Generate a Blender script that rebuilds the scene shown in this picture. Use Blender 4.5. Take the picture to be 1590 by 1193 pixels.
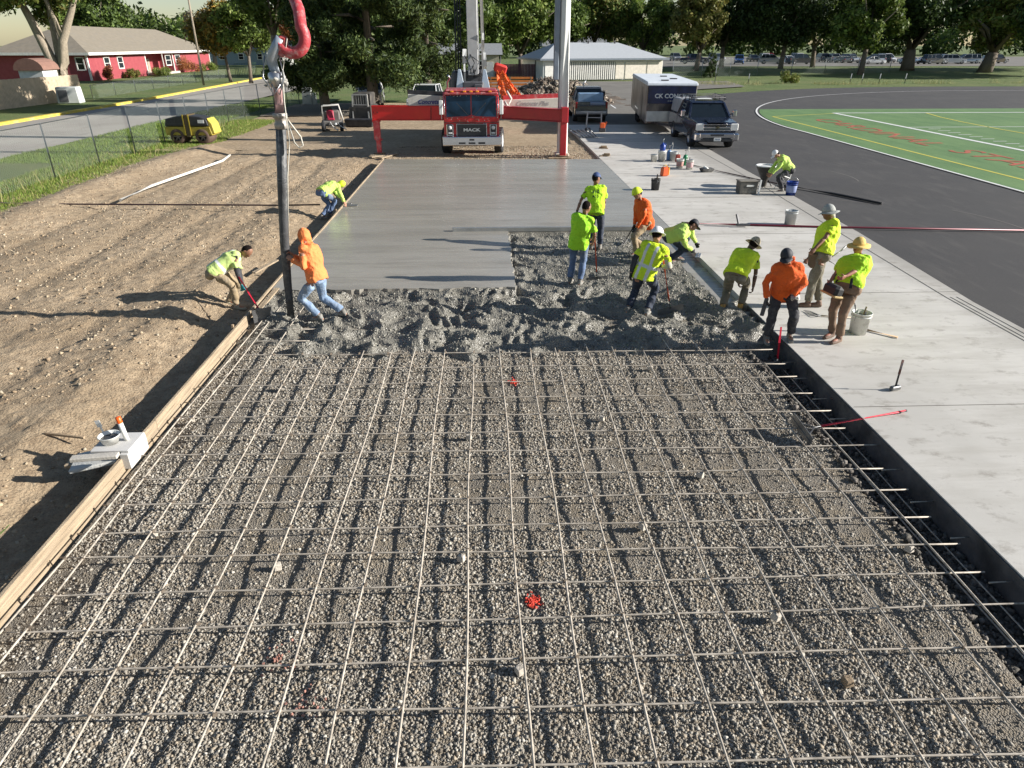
import bpy, math, random
import numpy as np
from mathutils import Vector, Matrix
R = math.radians
random.seed(7)
S = bpy.context.scene
C = S.collection
for o in list(bpy.data.objects):
    bpy.data.objects.remove(o)

# ------------------------------------------------------------------ camera
F, TH, PSI, CAMH = 1050.0, R(26.7), R(2.1), 4.33        # focal length in photo pixels, pitch, yaw, height
CX, CY = 795.0, 596.5
cam = bpy.data.objects.new('camera', bpy.data.cameras.new('camera'))
C.objects.link(cam)
S.camera = cam
cam.location = (0, 0, CAMH)
cam.rotation_euler = (R(90) - TH, 0, -PSI)
cam.data.sensor_width = 36
cam.data.lens = 36 * F / 1590
cam.data.clip_start = 0.1
cam.data.clip_end = 3000

# ------------------------------------------------------------------ light
SUN_EL, SUN_AZ = R(21.5), R(95.5)                       # azimuth clockwise from +Y
w = bpy.data.worlds.new('World'); S.world = w; w.use_nodes = True
nt = w.node_tree; bg = nt.nodes['Background']
sky = nt.nodes.new('ShaderNodeTexSky'); sky.sky_type = 'NISHITA'; sky.sun_disc = False
sky.sun_elevation = SUN_EL; sky.sun_rotation = SUN_AZ; sky.altitude = 300; sky.dust_density = 0.6
nt.links.new(sky.outputs[0], bg.inputs[0]); bg.inputs[1].default_value = 0.058
sl = bpy.data.lights.new('sun', 'SUN'); sl.energy = 5.0; sl.angle = R(0.5); sl.color = (1, 0.955, 0.89)
sun = bpy.data.objects.new('sun', sl); C.objects.link(sun)
sd = Vector((math.sin(SUN_AZ) * math.cos(SUN_EL), math.cos(SUN_AZ) * math.cos(SUN_EL), math.sin(SUN_EL)))
sun.rotation_euler = sd.to_track_quat('Z', 'Y').to_euler()
sun.location = (20, -5, 15)
S.view_settings.view_transform = 'Standard'; S.view_settings.look = 'None'
S.view_settings.gamma = 1; S.view_settings.exposure = 0.92
S.render.engine = 'CYCLES'
S.cycles.max_bounces = 6; S.cycles.transparent_max_bounces = 12

# ------------------------------------------------------------------ survey: a photo pixel to a point of the site
_f = Vector((math.sin(PSI) * math.cos(TH), math.cos(PSI) * math.cos(TH), -math.sin(TH)))
_r = Vector((math.cos(PSI), -math.sin(PSI), 0))
_u = _r.cross(_f)
def ray(px, py): return _f + _r * ((px - CX) / F) - _u * ((py - CY) / F)
def G(px, py, z=0.0):
    d = ray(px, py); t = (z - CAMH) / d.z
    return Vector((d.x * t, d.y * t, z))
def PY(px, py, y):
    d = ray(px, py); t = y / d.y
    return Vector((d.x * t, y, CAMH + d.z * t))

# ------------------------------------------------------------------ noise
def _h(ix, iy, s):
    n = (ix.astype(np.int64) * 374761393 + iy.astype(np.int64) * 668265263 + s * 974634777) & 0xffffffff
    n = ((n ^ (n >> 13)) * 1274126177) & 0xffffffff
    return ((n ^ (n >> 16)) & 0xffff) / 65535.0
def vn(x, y, s=0):
    ix = np.floor(x); iy = np.floor(y); fx = x - ix; fy = y - iy
    fx = fx * fx * (3 - 2 * fx); fy = fy * fy * (3 - 2 * fy)
    a = _h(ix, iy, s); b = _h(ix + 1, iy, s); c = _h(ix, iy + 1, s); d = _h(ix + 1, iy + 1, s)
    return (a + (b - a) * fx) * (1 - fy) + (c + (d - c) * fx) * fy - 0.5
def fbm(x, y, f, o=4, s=0):
    r = 0; a = 1.0
    for k in range(o):
        r = r + a * vn(x * f + 13.7 * k, y * f - 7.1 * k, s + k); f *= 2.03; a *= 0.5
    return r

# ------------------------------------------------------------------ materials
MATS = {}
def mat(name, col, rough=.7, metal=0.0, var=.12, scale=4, bump=0.0, bscale=40, coat=0.0, spec=None, dirt=None, dscale=2, trans=0.0, emit=0.0, stretch=None):
    if name in MATS: return MATS[name]
    m = bpy.data.materials.new(name); m.use_nodes = True; MATS[name] = m
    t = m.node_tree; N = t.nodes; L = t.links; p = N['Principled BSDF']
    p.inputs['Roughness'].default_value = rough; p.inputs['Metallic'].default_value = metal
    if coat: p.inputs['Coat Weight'].default_value = coat; p.inputs['Coat Roughness'].default_value = .08
    if spec is not None: p.inputs['Specular IOR Level'].default_value = spec
    if trans: p.inputs['Transmission Weight'].default_value = trans
    if emit: p.inputs['Emission Color'].default_value = (*col, 1); p.inputs['Emission Strength'].default_value = emit
    tc = N.new('ShaderNodeTexCoord'); src = tc.outputs['Object']
    if stretch:
        mp = N.new('ShaderNodeMapping'); mp.inputs['Scale'].default_value = stretch; L.new(src, mp.inputs[0]); src = mp.outputs[0]
    n = N.new('ShaderNodeTexNoise'); n.inputs['Scale'].default_value = scale; n.inputs['Detail'].default_value = 6; L.new(src, n.inputs[0])
    r = N.new('ShaderNodeMapRange'); r.inputs[1].default_value = .3; r.inputs[2].default_value = .7
    r.inputs[3].default_value = 1 - var; r.inputs[4].default_value = 1 + var; L.new(n.outputs[0], r.inputs[0])
    v = N.new('ShaderNodeVectorMath'); v.operation = 'SCALE'; v.inputs[0].default_value = col; L.new(r.outputs[0], v.inputs['Scale'])
    out = v.outputs[0]
    if dirt:
        n2 = N.new('ShaderNodeTexNoise'); n2.inputs['Scale'].default_value = dscale; n2.inputs['Detail'].default_value = 8; n2.inputs['Roughness'].default_value = .7; L.new(src, n2.inputs[0])
        r2 = N.new('ShaderNodeMapRange'); r2.inputs[1].default_value = .5; r2.inputs[2].default_value = .68; r2.inputs[4].default_value = .8; L.new(n2.outputs[0], r2.inputs[0])
        mx = N.new('ShaderNodeMix'); mx.data_type = 'RGBA'; L.new(r2.outputs[0], mx.inputs[0]); L.new(out, mx.inputs[6]); mx.inputs[7].default_value = (*dirt, 1); out = mx.outputs[2]
    L.new(out, p.inputs['Base Color'])
    if bump:
        n3 = N.new('ShaderNodeTexNoise'); n3.inputs['Scale'].default_value = bscale; n3.inputs['Detail'].default_value = 5; L.new(src, n3.inputs[0])
        b = N.new('ShaderNodeBump'); b.inputs['Strength'].default_value = min(1, bump); b.inputs['Distance'].default_value = 0.02 * max(1, bump); L.new(n3.outputs[0], b.inputs['Height']); L.new(b.outputs[0], p.inputs['Normal'])
    return m
def attr_mat(name, rough=.8, trans=0.0, bump=0.0, bscale=60, spec=.3):
    m = bpy.data.materials.new(name); m.use_nodes = True; MATS[name] = m
    t = m.node_tree; N = t.nodes; L = t.links; p = N['Principled BSDF']; p.inputs['Roughness'].default_value = rough
    p.inputs['Specular IOR Level'].default_value = spec
    a = N.new('ShaderNodeAttribute'); a.attribute_name = 'Col'; L.new(a.outputs[0], p.inputs['Base Color'])
    if bump:
        tc = N.new('ShaderNodeTexCoord'); n3 = N.new('ShaderNodeTexNoise'); n3.inputs['Scale'].default_value = bscale; L.new(tc.outputs['Object'], n3.inputs[0])
        b = N.new('ShaderNodeBump'); b.inputs['Strength'].default_value = bump; b.inputs['Distance'].default_value = .02; L.new(n3.outputs[0], b.inputs['Height']); L.new(b.outputs[0], p.inputs['Normal'])
    if trans:
        tr = N.new('ShaderNodeBsdfTranslucent'); mx = N.new('ShaderNodeMixShader'); mx.inputs[0].default_value = trans
        L.new(a.outputs[0], tr.inputs[0]); L.new(p.outputs[0], mx.inputs[1]); L.new(tr.outputs[0], mx.inputs[2]); L.new(mx.outputs[0], N['Material Output'].inputs[0])
    return m
class NB:                                               # small node-graph writer for the ground materials
    def __init__(s, name, rough=.9):
        s.m = bpy.data.materials.new(name); s.m.use_nodes = True; MATS[name] = s.m
        s.N = s.m.node_tree.nodes; s.L = s.m.node_tree.links; s.p = s.N['Principled BSDF']; s.p.inputs['Roughness'].default_value = rough
        s.co = s.N.new('ShaderNodeTexCoord').outputs['Object']
    def noise(s, sc, det=6, ro=.55, stretch=None, co=None):
        c = co or s.co
        if stretch:
            mp = s.N.new('ShaderNodeMapping'); mp.inputs['Scale'].default_value = stretch; s.L.new(c, mp.inputs[0]); c = mp.outputs[0]
        n = s.N.new('ShaderNodeTexNoise'); n.inputs['Scale'].default_value = sc; n.inputs['Detail'].default_value = det; n.inputs['Roughness'].default_value = ro
        s.L.new(c, n.inputs[0]); return n.outputs[0]
    def vor(s, sc, out=0, feat='F1', rnd=1):
        n = s.N.new('ShaderNodeTexVoronoi'); n.feature = feat; n.inputs['Scale'].default_value = sc; n.inputs['Randomness'].default_value = rnd; s.L.new(s.co, n.inputs['Vector']); return n.outputs[out]
    def rng(s, x, a, b, c=0, d=1):
        n = s.N.new('ShaderNodeMapRange'); s.L.new(x, n.inputs[0])
        for i, q in enumerate((a, b, c, d)): n.inputs[i + 1].default_value = q
        return n.outputs[0]
    def mix(s, f, a, b, mode='MIX'):
        n = s.N.new('ShaderNodeMix'); n.data_type = 'RGBA'; n.blend_type = mode
        if isinstance(f, (int, float)): n.inputs[0].default_value = f
        else: s.L.new(f, n.inputs[0])
        for i, q in ((6, a), (7, b)):
            if isinstance(q, tuple): n.inputs[i].default_value = (*q[:3], 1)
            else: s.L.new(q, n.inputs[i])
        return n.outputs[2]
    def math(s, op, a, b):
        n = s.N.new('ShaderNodeMath'); n.operation = op
        for i, q in ((0, a), (1, b)):
            if isinstance(q, (int, float)): n.inputs[i].default_value = q
            else: s.L.new(q, n.inputs[i])
        return n.outputs[0]
    def done(s, col, bumps=(), rough=None):
        s.L.new(col, s.p.inputs['Base Color'])
        if rough is not None: s.L.new(rough, s.p.inputs['Roughness'])
        prev = None
        for h, st, dist in bumps:
            b = s.N.new('ShaderNodeBump'); b.inputs['Strength'].default_value = st; b.inputs['Distance'].default_value = dist; s.L.new(h, b.inputs['Height'])
            if prev: s.L.new(prev, b.inputs['Normal'])
            prev = b.outputs[0]
        if prev: s.L.new(prev, s.p.inputs['Normal'])
        return s.m

# ------------------------------------------------------------------ objects and meshes
def tag(o, label=None, cat=None, group=None, kind=None):
    if label: o['label'] = label
    if cat: o['category'] = cat
    if group: o['group'] = group
    if kind: o['kind'] = kind
    return o
def thing(name, label, cat, loc=(0, 0, 0), rotz=0.0, group=None):
    o = bpy.data.objects.new(name, None); C.objects.link(o); o.empty_display_size = .2
    o.location = loc; o.rotation_euler = (0, 0, rotz)
    return tag(o, label, cat, group)
def clone(o, parent=None):
    c = o.copy(); C.objects.link(c)
    if parent: c.parent = parent
    for ch in list(o.children): clone(ch, c)
    return c
def npmesh(name, V, Fc, mats, parent=None, col=None, smooth=False, mi=None, keep=False):
    V = np.asarray(V, dtype=np.float64).reshape(-1, 3)
    me = bpy.data.meshes.new(name)
    off = np.zeros(3)
    if parent is None and not keep:
        lo = V.min(0); hi = V.max(0); off = np.array([(lo[0] + hi[0]) / 2, (lo[1] + hi[1]) / 2, lo[2]])
    V = V - off
    if isinstance(Fc, np.ndarray):
        n, k = Fc.shape
        me.vertices.add(len(V)); me.vertices.foreach_set('co', V.astype(np.float32).ravel())
        me.loops.add(n * k); me.loops.foreach_set('vertex_index', Fc.astype(np.int32).ravel())
        me.polygons.add(n); me.polygons.foreach_set('loop_start', np.arange(0, n * k, k, dtype=np.int32))
        me.update(calc_edges=True)
    else:
        me.from_pydata(V.tolist(), [], Fc)
    for m in (mats if isinstance(mats, (list, tuple)) else [mats]): me.materials.append(m)
    if mi is not None: me.polygons.foreach_set('material_index', np.asarray(mi, dtype=np.int32))
    if smooth is not False:
        me.polygons.foreach_set('use_smooth', np.ones(len(me.polygons), dtype=bool) if smooth is True else np.asarray(smooth, dtype=bool))
    if col is not None:
        a = me.color_attributes.new('Col', 'FLOAT_COLOR', 'POINT')
        cc = np.ones((len(V), 4), dtype=np.float32); cc[:, :3] = col; a.data.foreach_set('color', cc.ravel())
    me.validate(clean_customdata=False) if not isinstance(Fc, np.ndarray) else None
    me.update()
    o = bpy.data.objects.new(name, me); C.objects.link(o)
    if parent: o.parent = parent
    else: o.location = off
    return o
def rotm(rx=0, ry=0, rz=0): return Matrix.Rotation(rz, 3, 'Z') @ Matrix.Rotation(ry, 3, 'Y') @ Matrix.Rotation(rx, 3, 'X')
def frame(d, up=Vector((0, 0, 1))):
    d = d.normalized()
    if abs(d.dot(up)) > .98: up = Vector((0, 1, 0))
    x = d.cross(up).normalized(); y = x.cross(d).normalized()
    return x, y, d
class MB:
    def __init__(s): s.v = []; s.f = []; s.mi = []; s.sm = []
    def add(s, V, Fc, m=0, sm=False):
        b = len(s.v); s.v += [tuple(q) for q in V]; s.f += [[i + b for i in q] for q in Fc]; s.mi += [m] * len(Fc); s.sm += [sm] * len(Fc); return s
    def box(s, c, sz, rot=None, m=0, bev=0.0, taper=1.0):
        hx, hy, hz = sz[0] / 2, sz[1] / 2, sz[2] / 2; c = Vector(c); V = []
        if bev <= 0:
            for k in (-1, 1):
                t = taper if k > 0 else 1
                for a, b in ((-1, -1), (1, -1), (1, 1), (-1, 1)): V.append(Vector((a * hx * t, b * hy * t, k * hz)))
            Fc = [(3, 2, 1, 0), (4, 5, 6, 7), (0, 1, 5, 4), (1, 2, 6, 5), (2, 3, 7, 6), (3, 0, 4, 7)]
        else:
            e = min(bev, hx * .9, hy * .9, hz * .9)
            def ring(z, i, t=1): return [Vector((a * (hx - i) * t, b * (hy - j) * t, z)) for a, b, i, j in ((-1, -1, i + e, i), (1, -1, i + e, i), (1, -1, i, i + e), (1, 1, i, i + e), (1, 1, i + e, i), (-1, 1, i + e, i), (-1, 1, i, i + e), (-1, -1, i, i + e))]
            for z, i, t in ((-hz, e, 1), (-hz + e, 0, 1), (hz - e, 0, taper), (hz, e, taper)): V += ring(z, i, t)
            Fc = [tuple(range(7, -1, -1)), tuple(range(24, 32))]
            for k in range(3):
                for i in range(8): Fc.append((k * 8 + i, k * 8 + (i + 1) % 8, k * 8 + 8 + (i + 1) % 8, k * 8 + 8 + i))
        if rot: V = [rot @ q for q in V]
        return s.add([c + q for q in V], Fc, m)
    def bar(s, p0, p1, w, h, m=0, bev=0.0):
        p0 = Vector(p0); p1 = Vector(p1); x, y, d = frame(p1 - p0)
        return s.box((p0 + p1) / 2, (w, h, (p1 - p0).length), Matrix((x, y, d)).transposed(), m, bev)
    def tube(s, pts, r, n=8, m=0, caps=True, sm=True, flat=1.0, up=None):
        P = [Vector(q) for q in pts]; rs = r if isinstance(r, (list, tuple)) else [r] * len(P); V = []; Fc = []
        x0 = None
        for i, q in enumerate(P):
            d = (P[min(i + 1, len(P) - 1)] - P[max(i - 1, 0)]).normalized()
            if x0 is None: x0, y0, _ = frame(d, up or Vector((0, 0, 1)))
            else:
                x0 = (x0 - d * x0.dot(d)).normalized(); y0 = d.cross(x0)
            for k in range(n):
                a = 2 * math.pi * k / n; V.append(q + (x0 * math.cos(a) + y0 * math.sin(a) * flat) * rs[i])
        for i in range(len(P) - 1):
            for k in range(n): Fc.append((i * n + k, i * n + (k + 1) % n, (i + 1) * n + (k + 1) % n, (i + 1) * n + k))
        s.add(V, Fc, m, sm)
        if caps:
            b = len(s.v) - len(V)
            s.f += [[b + k for k in range(n)][::-1], [b + (len(P) - 1) * n + k for k in range(n)]]; s.mi += [m, m]; s.sm += [False, False]
        return s
    def cyl(s, p0, p1, r0, r1=None, n=16, m=0, caps=True): return s.tube([p0, p1], [r0, r0 if r1 is None else r1], n, m, caps)
    def lathe(s, prof, c=(0, 0, 0), n=20, m=0, rot=None, sm=True, sx=1, sy=1):
        V = []; Fc = []; c = Vector(c)
        for r, z in prof:
            for k in range(n):
                a = 2 * math.pi * k / n; q = Vector((r * math.cos(a) * sx, r * math.sin(a) * sy, z)); V.append(c + (rot @ q if rot else q))
        for i in range(len(prof) - 1):
            for k in range(n): Fc.append((i * n + k, i * n + (k + 1) % n, (i + 1) * n + (k + 1) % n, (i + 1) * n + k))
        return s.add(V, Fc, m, sm)
    def prism(s, poly, d0, d1, axis='x', m=0, sm=False, off=(0, 0, 0)):       # poly in the plane across axis
        V = []; off = Vector(off)
        for d in (d0, d1):
            for a, b in poly:
                q = (d, a, b) if axis == 'x' else ((a, d, b) if axis == 'y' else (a, b, d)); V.append(Vector(q) + off)
        n = len(poly); Fc = [tuple(range(n))[::-1], tuple(range(n, 2 * n))] + [(i, (i + 1) % n, n + (i + 1) % n, n + i) for i in range(n)]
        return s.add(V, Fc, m, sm)
    def quad(s, *p, m=0): return s.add([Vector(q) for q in p], [tuple(range(len(p)))], m)
    def wheel(s, c, r, w, axis=Vector((1, 0, 0)), m=0, rim=.55, mr=None):
        x, y, d = frame(axis); rot = Matrix((x, y, d)).transposed(); h = w / 2
        s.lathe([(r * rim, -h), (r * .93, -h), (r, -h * .7), (r, h * .7), (r * .93, h), (r * rim, h)], c, 24, m, rot)
        if mr is not None: s.lathe([(0, -h * .55), (r * rim * .35, -h * .8), (r * rim * .5, -h * .45), (r * rim * .85, -h * .5), (r * rim, -h * .98), (r * rim, h * .98), (r * rim * .85, h * .5), (r * rim * .5, h * .45), (r * rim * .35, h * .8), (0, h * .55)], c, 24, mr, rot)
        return s
    def build(s, name, mats, parent=None, smooth=None):
        return npmesh(name, s.v, s.f, mats, parent, mi=s.mi if isinstance(mats, (list, tuple)) else None, smooth=s.sm)
def sheet(name, xs, ys, zf, m, kind='structure', col=None, smooth=True, mask=None, parent=None):
    X, Y = np.meshgrid(np.asarray(xs, float), np.asarray(ys, float)); Z = zf(X, Y) if callable(zf) else np.full_like(X, zf)
    nx, ny = len(xs), len(ys); V = np.stack([X, Y, Z], -1).reshape(-1, 3)
    i, j = np.meshgrid(np.arange(nx - 1), np.arange(ny - 1)); a = (j * nx + i).ravel()
    Fc = np.stack([a, a + 1, a + nx + 1, a + nx], -1)
    if mask is not None:
        c = V[Fc].mean(1); Fc = Fc[mask(c[:, 0], c[:, 1])]
    o = npmesh(name, V, Fc, m, parent, smooth=smooth, col=col, keep=True)
    if kind: tag(o, kind=kind)
    return o
def polysheet(name, pts, z, m, th=None, kind='structure'):
    b = MB(); n = len(pts)
    if th is None: b.add([(x, y, z) for x, y in pts], [tuple(range(n))])
    else: b.prism(pts, z - th, z, 'z')
    o = npmesh(name, b.v, b.f, m, keep=True); tag(o, kind=kind); return o
def text(name, body, size, m, parent=None, loc=(0, 0, 0), rot=(0, 0, 0), extrude=.002, shear=0.0, sx=1.0, bold=0.0, align='CENTER'):
    c = bpy.data.curves.new(name, 'FONT'); c.body = body; c.size = size; c.extrude = extrude; c.shear = shear; c.offset = bold
    c.align_x = align; c.align_y = 'CENTER'; c.resolution_u = 3
    t = bpy.data.objects.new(name + '_t', c); C.objects.link(t)
    me = bpy.data.meshes.new_from_object(t.evaluated_get(bpy.context.evaluated_depsgraph_get())); bpy.data.objects.remove(t)
    me.name = name; me.materials.clear(); me.materials.append(m)
    o = bpy.data.objects.new(name, me); C.objects.link(o); o.location = loc; o.rotation_euler = rot; o.scale = (sx, 1, 1)
    if parent: o.parent = parent
    return o
black_rub = mat('rubber', (.025, .025, .027), .75, var=.3, scale=8, bump=.3)
steel = mat('steel', (.45, .45, .46), .35, .9, var=.15)
chrome = mat('chrome', (.75, .75, .77), .12, 1.0, var=.05)
dsteel = mat('dark_steel', (.06, .06, .065), .5, .5, var=.3)
white_p = mat('white_paint', (.75, .75, .73), .4, var=.06)
glass = mat('dark_glass', (.012, .018, .024), .05, var=.1, spec=.45)
wood = mat('form_wood', (.37, .285, .19), .85, var=.35, scale=3, bump=.5, stretch=(12, .6, 12), dirt=(.25, .21, .16), dscale=1.6)
wood2 = mat('old_wood', (.30, .22, .14), .85, var=.3, scale=5, bump=.4)
plast_w = mat('white_plastic', (.72, .72, .68), .4, var=.08, dirt=(.4, .38, .34), dscale=9)
# ================================================================== the setting
def dirt_h(X, Y):
    h = -.13 + .05 * fbm(X, Y, .35, 3, 3)
    t = np.clip((X + 5.9) / 1.3, 0, 1); t = t * t * (3 - 2 * t)
    h = h - t * (.19 + .12 * np.clip((9 - Y) / 5, 0, 1)) * np.clip((30.5 - Y) / 1.5, 0, 1)           # the ditch beside the form boards
    b = np.clip(1 - np.abs(X + 5.75 - .25 * vn(Y * .8, Y * 0, 5)) / .5, 0, 1); h = h + .05 * b * np.clip((22 - Y) / 6, 0, 1)
    # spoil ridge along the weeds, tyre ruts running up the lane
    h = h + .22 * np.exp(-((X + 13.2 + .6 * vn(Y * .3, Y * 0, 9)) / .8) ** 2) * np.clip((Y - 14) / 6, 0, 1)
    for c, wd, dp in ((-11.6, .25, .05), (-9.7, .3, .06), (-8.2, .22, .04), (-6.9, .25, .05)):
        h = h - dp * np.exp(-((X - c - .5 * vn(Y * .12, Y * 0 + c, 2)) / wd) ** 2) * (1 + .22 * np.sin(Y * 44 + 9 * np.abs(X - c)))
    return h
def dirt_z(X, Y):
    return dirt_h(X, Y) + .022 * fbm(X, Y, 1.6, 4, 11) + .028 * np.maximum(0, fbm(X, Y, 6.5, 3, 17)) * 2.0 + .020 * fbm(X, Y, 14, 3, 21)
g = NB('dirt', .95)
a1 = g.noise(.5, 4); a2 = g.noise(6, 8, .7); a3 = g.noise(38, 4, .7); v1 = g.vor(26)
c = g.mix(g.rng(a1, .35, .65), (.36, .27, .17), (.48, .37, .245))
c = g.mix(g.rng(a2, .45, .62), c, (.29, .21, .13))
c = g.mix(g.rng(v1, .0, .22, .75, 0), c, (.52, .44, .32))
c = g.mix(g.rng(a3, .5, .72, 0, .8), c, (.19, .135, .085))
dirt = g.done(c, ((a2, .5, .05), (a3, .9, .035), (v1, .6, .02)))
g = NB('asphalt', .85)
a1 = g.noise(.35, 5); a2 = g.noise(90, 2); a3 = g.noise(2.2, 5, .6, (1, .25, 1))
c = g.mix(g.rng(a1, .3, .7), (.030, .029, .031), (.044, .041, .040)); c = g.mix(g.rng(a2, .55, .75, 0, .35), c, (.15, .14, .13)); c = g.mix(g.rng(a3, .52, .72, 0, .4), c, (.10, .092, .084)); a4 = g.noise(.12, 6, .7); c = g.mix(g.rng(a4, .5, .7, 0, .5), c, (.075, .07, .066))
asphalt = g.done(c, ((a2, .5, .006),))
g = NB('street_concrete', .85)
a1 = g.noise(.25, 6); a2 = g.noise(40, 3); a3 = g.noise(1.2, 5, .6, (1, .2, 1))
c = g.mix(g.rng(a1, .3, .7), (.27, .245, .215), (.36, .33, .29)); c = g.mix(g.rng(a3, .55, .7, 0, .5), c, (.2, .185, .165)); streetc = g.done(c, ((a2, .3, .005),))
g = NB('old_lot', .9)
a1 = g.noise(.3, 6); a3 = g.noise(3, 5, .7); c = g.mix(g.rng(a1, .3, .7), (.13, .12, .105), (.20, .185, .16)); c = g.mix(g.rng(a3, .5, .7, 0, .5), c, (.08, .075, .07)); oldlot = g.done(c, ((a3, .3, .01),))
g = NB('grass_ground', .95)
a1 = g.noise(.22, 5); a2 = g.noise(7, 7, .75); a3 = g.noise(60, 2, .8, (1, .3, 1))
c = g.mix(g.rng(a1, .38, .62), (.095, .155, .03), (.16, .185, .055)); c = g.mix(g.rng(a2, .42, .65, 0, .8), c, (.05, .085, .02)); c = g.mix(g.rng(a3, .55, .75, 0, .6), c, (.2, .19, .08))
grassm = g.done(c, ((a3, 1, .05), (a2, .5, .1)))
g = NB('turf', .9)
a1 = g.noise(.9, 7, .7, (1, .3, 1)); a2 = g.noise(26, 6, .8); c = g.mix(g.rng(a1, .35, .65), (.06, .15, .04), (.115, .215, .065)); c = g.mix(g.rng(a2, .5, .7, 0, .5), c, (.16, .23, .12)); turf = g.done(c, ((a2, .6, .01),))
g = NB('old_concrete', .8)
a1 = g.noise(.45, 6, .6); a2 = g.noise(2.2, 8, .72, (1, 1.6, 1)); a3 = g.noise(70, 3); a4 = g.noise(.9, 7, .7, (.35, 2.2, 1)); a5 = g.noise(14, 6, .8)
c = g.mix(g.rng(a1, .35, .65), (.46, .44, .40), (.57, .545, .50)); c = g.mix(g.rng(a4, .48, .66, 0, .6), c, (.37, .345, .30)); c = g.mix(g.rng(a2, .54, .68, 0, .75), c, (.25, .225, .19)); c = g.mix(g.rng(a5, .60, .72, 0, .5), c, (.26, .23, .19))
sep = g.N.new('ShaderNodeSeparateXYZ'); g.L.new(g.co, sep.inputs[0])
ed = g.math('ADD', sep.outputs[0], g.rng(a4, 0, 1, -.4, .4)); c = g.mix(g.rng(ed, 8.4, 9.2, 0, .6), c, (.27, .25, .22))
oldc = g.done(c, ((a3, .35, .003), (a5, .25, .004)))
g = NB('wet_slab', .3)
a1 = g.noise(.35, 5, .6, (.5, 1.4, 1)); a2 = g.noise(1.4, 6, .6, (.6, 3, 1)); a3 = g.noise(30, 3)
c = g.mix(g.rng(a1, .35, .65), (.275, .255, .218), (.335, .31, .265)); c = g.mix(g.rng(a2, .46, .66, 0, .8), c, (.225, .208, .178)); a5 = g.noise(.8, 4, .5, (.15, 2.2, 1)); c = g.mix(g.rng(a5, .45, .65, 0, .45), c, (.37, .35, .31))
wetslab = g.done(c, ((a3, .1, .0015), (a2, .15, .006)), g.rng(a2, .3, .7, .20, .34))
g = NB('rough_concrete', .34)
a2 = g.noise(9, 6, .7); v1 = g.vor(34); v2 = g.vor(34, 1); a3 = g.noise(60, 3)
c = g.mix(g.rng(a2, .35, .65), (.125, .118, .098), (.20, .188, .158)); c = g.mix(g.rng(v1, .1, .5, .55, 0), c, (.27, .257, .222))
roughc = g.done(c, ((a2, .5, .03), (v1, .9, .015), (a3, .3, .005)))
g = NB('gravel_bed', .95)
a2 = g.noise(4, 7, .7); v1 = g.vor(62); v2 = g.vor(62, 1); c = g.mix(g.rng(v1, 0, .6), (.36, .33, .285), (.20, .175, .14)); c = g.mix(g.rng(a2, .44, .60, 0, .8), c, (.25, .205, .145))
gravelm = g.done(c, ((v1, 1, .03), (a2, .6, .03)))
stone_m = attr_mat('crushed_stone', .9, bump=.3, bscale=90)
leaf_m = attr_mat('foliage', .6, trans=.25)
blade_m = attr_mat('grass_blades', .7, trans=.3)
bark = mat('bark', (.16, .13, .10), .95, var=.35, scale=6, bump=1, stretch=(3, 3, .6))
bark_l = mat('grey_bark', (.30, .25, .19), .95, var=.3, scale=5, bump=1, stretch=(3, 3, .6))
curb_y = mat('yellow_curb_paint', (.62, .48, .06), .7, var=.15, dirt=(.35, .3, .2), dscale=1.5)
line_w = mat('line_paint', (.72, .72, .70), .7, var=.08)
line_y = mat('yellow_line', (.62, .55, .08), .7, var=.08)
line_r = mat('red_turf', (.38, .075, .04), .85, var=.3, scale=3, dirt=(.12, .2, .06), dscale=4)

# base ground to the horizon, dug out under the site
gx = [-1500, -600, -300, -150, -80, -60, -45, -32, -22, -16, -8, -5.2, -5, 4.9, 5.1, 10, 20, 40, 80, 150, 300, 600, 1500]
gy = [-600, -100, -10, 20, 29, 31.4, 32, 45, 60, 80, 100, 120, 150, 200, 300, 600, 2000]
def base_z(X, Y):
    z = np.full_like(X, -.30) + 0 * X
    z = np.where((X > -5.1) & (X < 5.0) & (Y < 31.5), -1.0, z); return z
sheet('ground', gx, gy, base_z, grassm)
lawn_z = lambda X, Y: -.05 + .05 * fbm(X, Y, .12, 3, 5)
kx = lambda y: np.interp(y, [-30, 20, 45, 62, 90, 135, 300], [-29.5, -29.5, -29.55, -29.7, -31.0, -33.6, -26])
sheet('lawn', np.concatenate([np.arange(-130, -36, 2.5), np.arange(-36, -25, .5)]), np.arange(-30, 260, 3), lambda X, Y: lawn_z(X, Y), grassm, mask=lambda x, y: x < kx(y) - .2)
def bank_z(X, Y):
    t = np.clip((Y - 96) / 26, 0, 1); t = t * t * (3 - 2 * t)
    r = np.clip((X - 8) / 30, 0, 1)
    return -.14 + .8 * t * r + .06 * fbm(X, Y, .1, 3, 8)
sheet('field_bank', np.arange(-10, 200, 3), np.arange(62, 320, 3), bank_z, grassm)
sheet('verge', np.arange(-21.6, -13.0, .3), np.arange(-5, 70, .5), lambda X, Y: -.15 + .05 * fbm(X, Y, .5, 3, 6), grassm)
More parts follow.
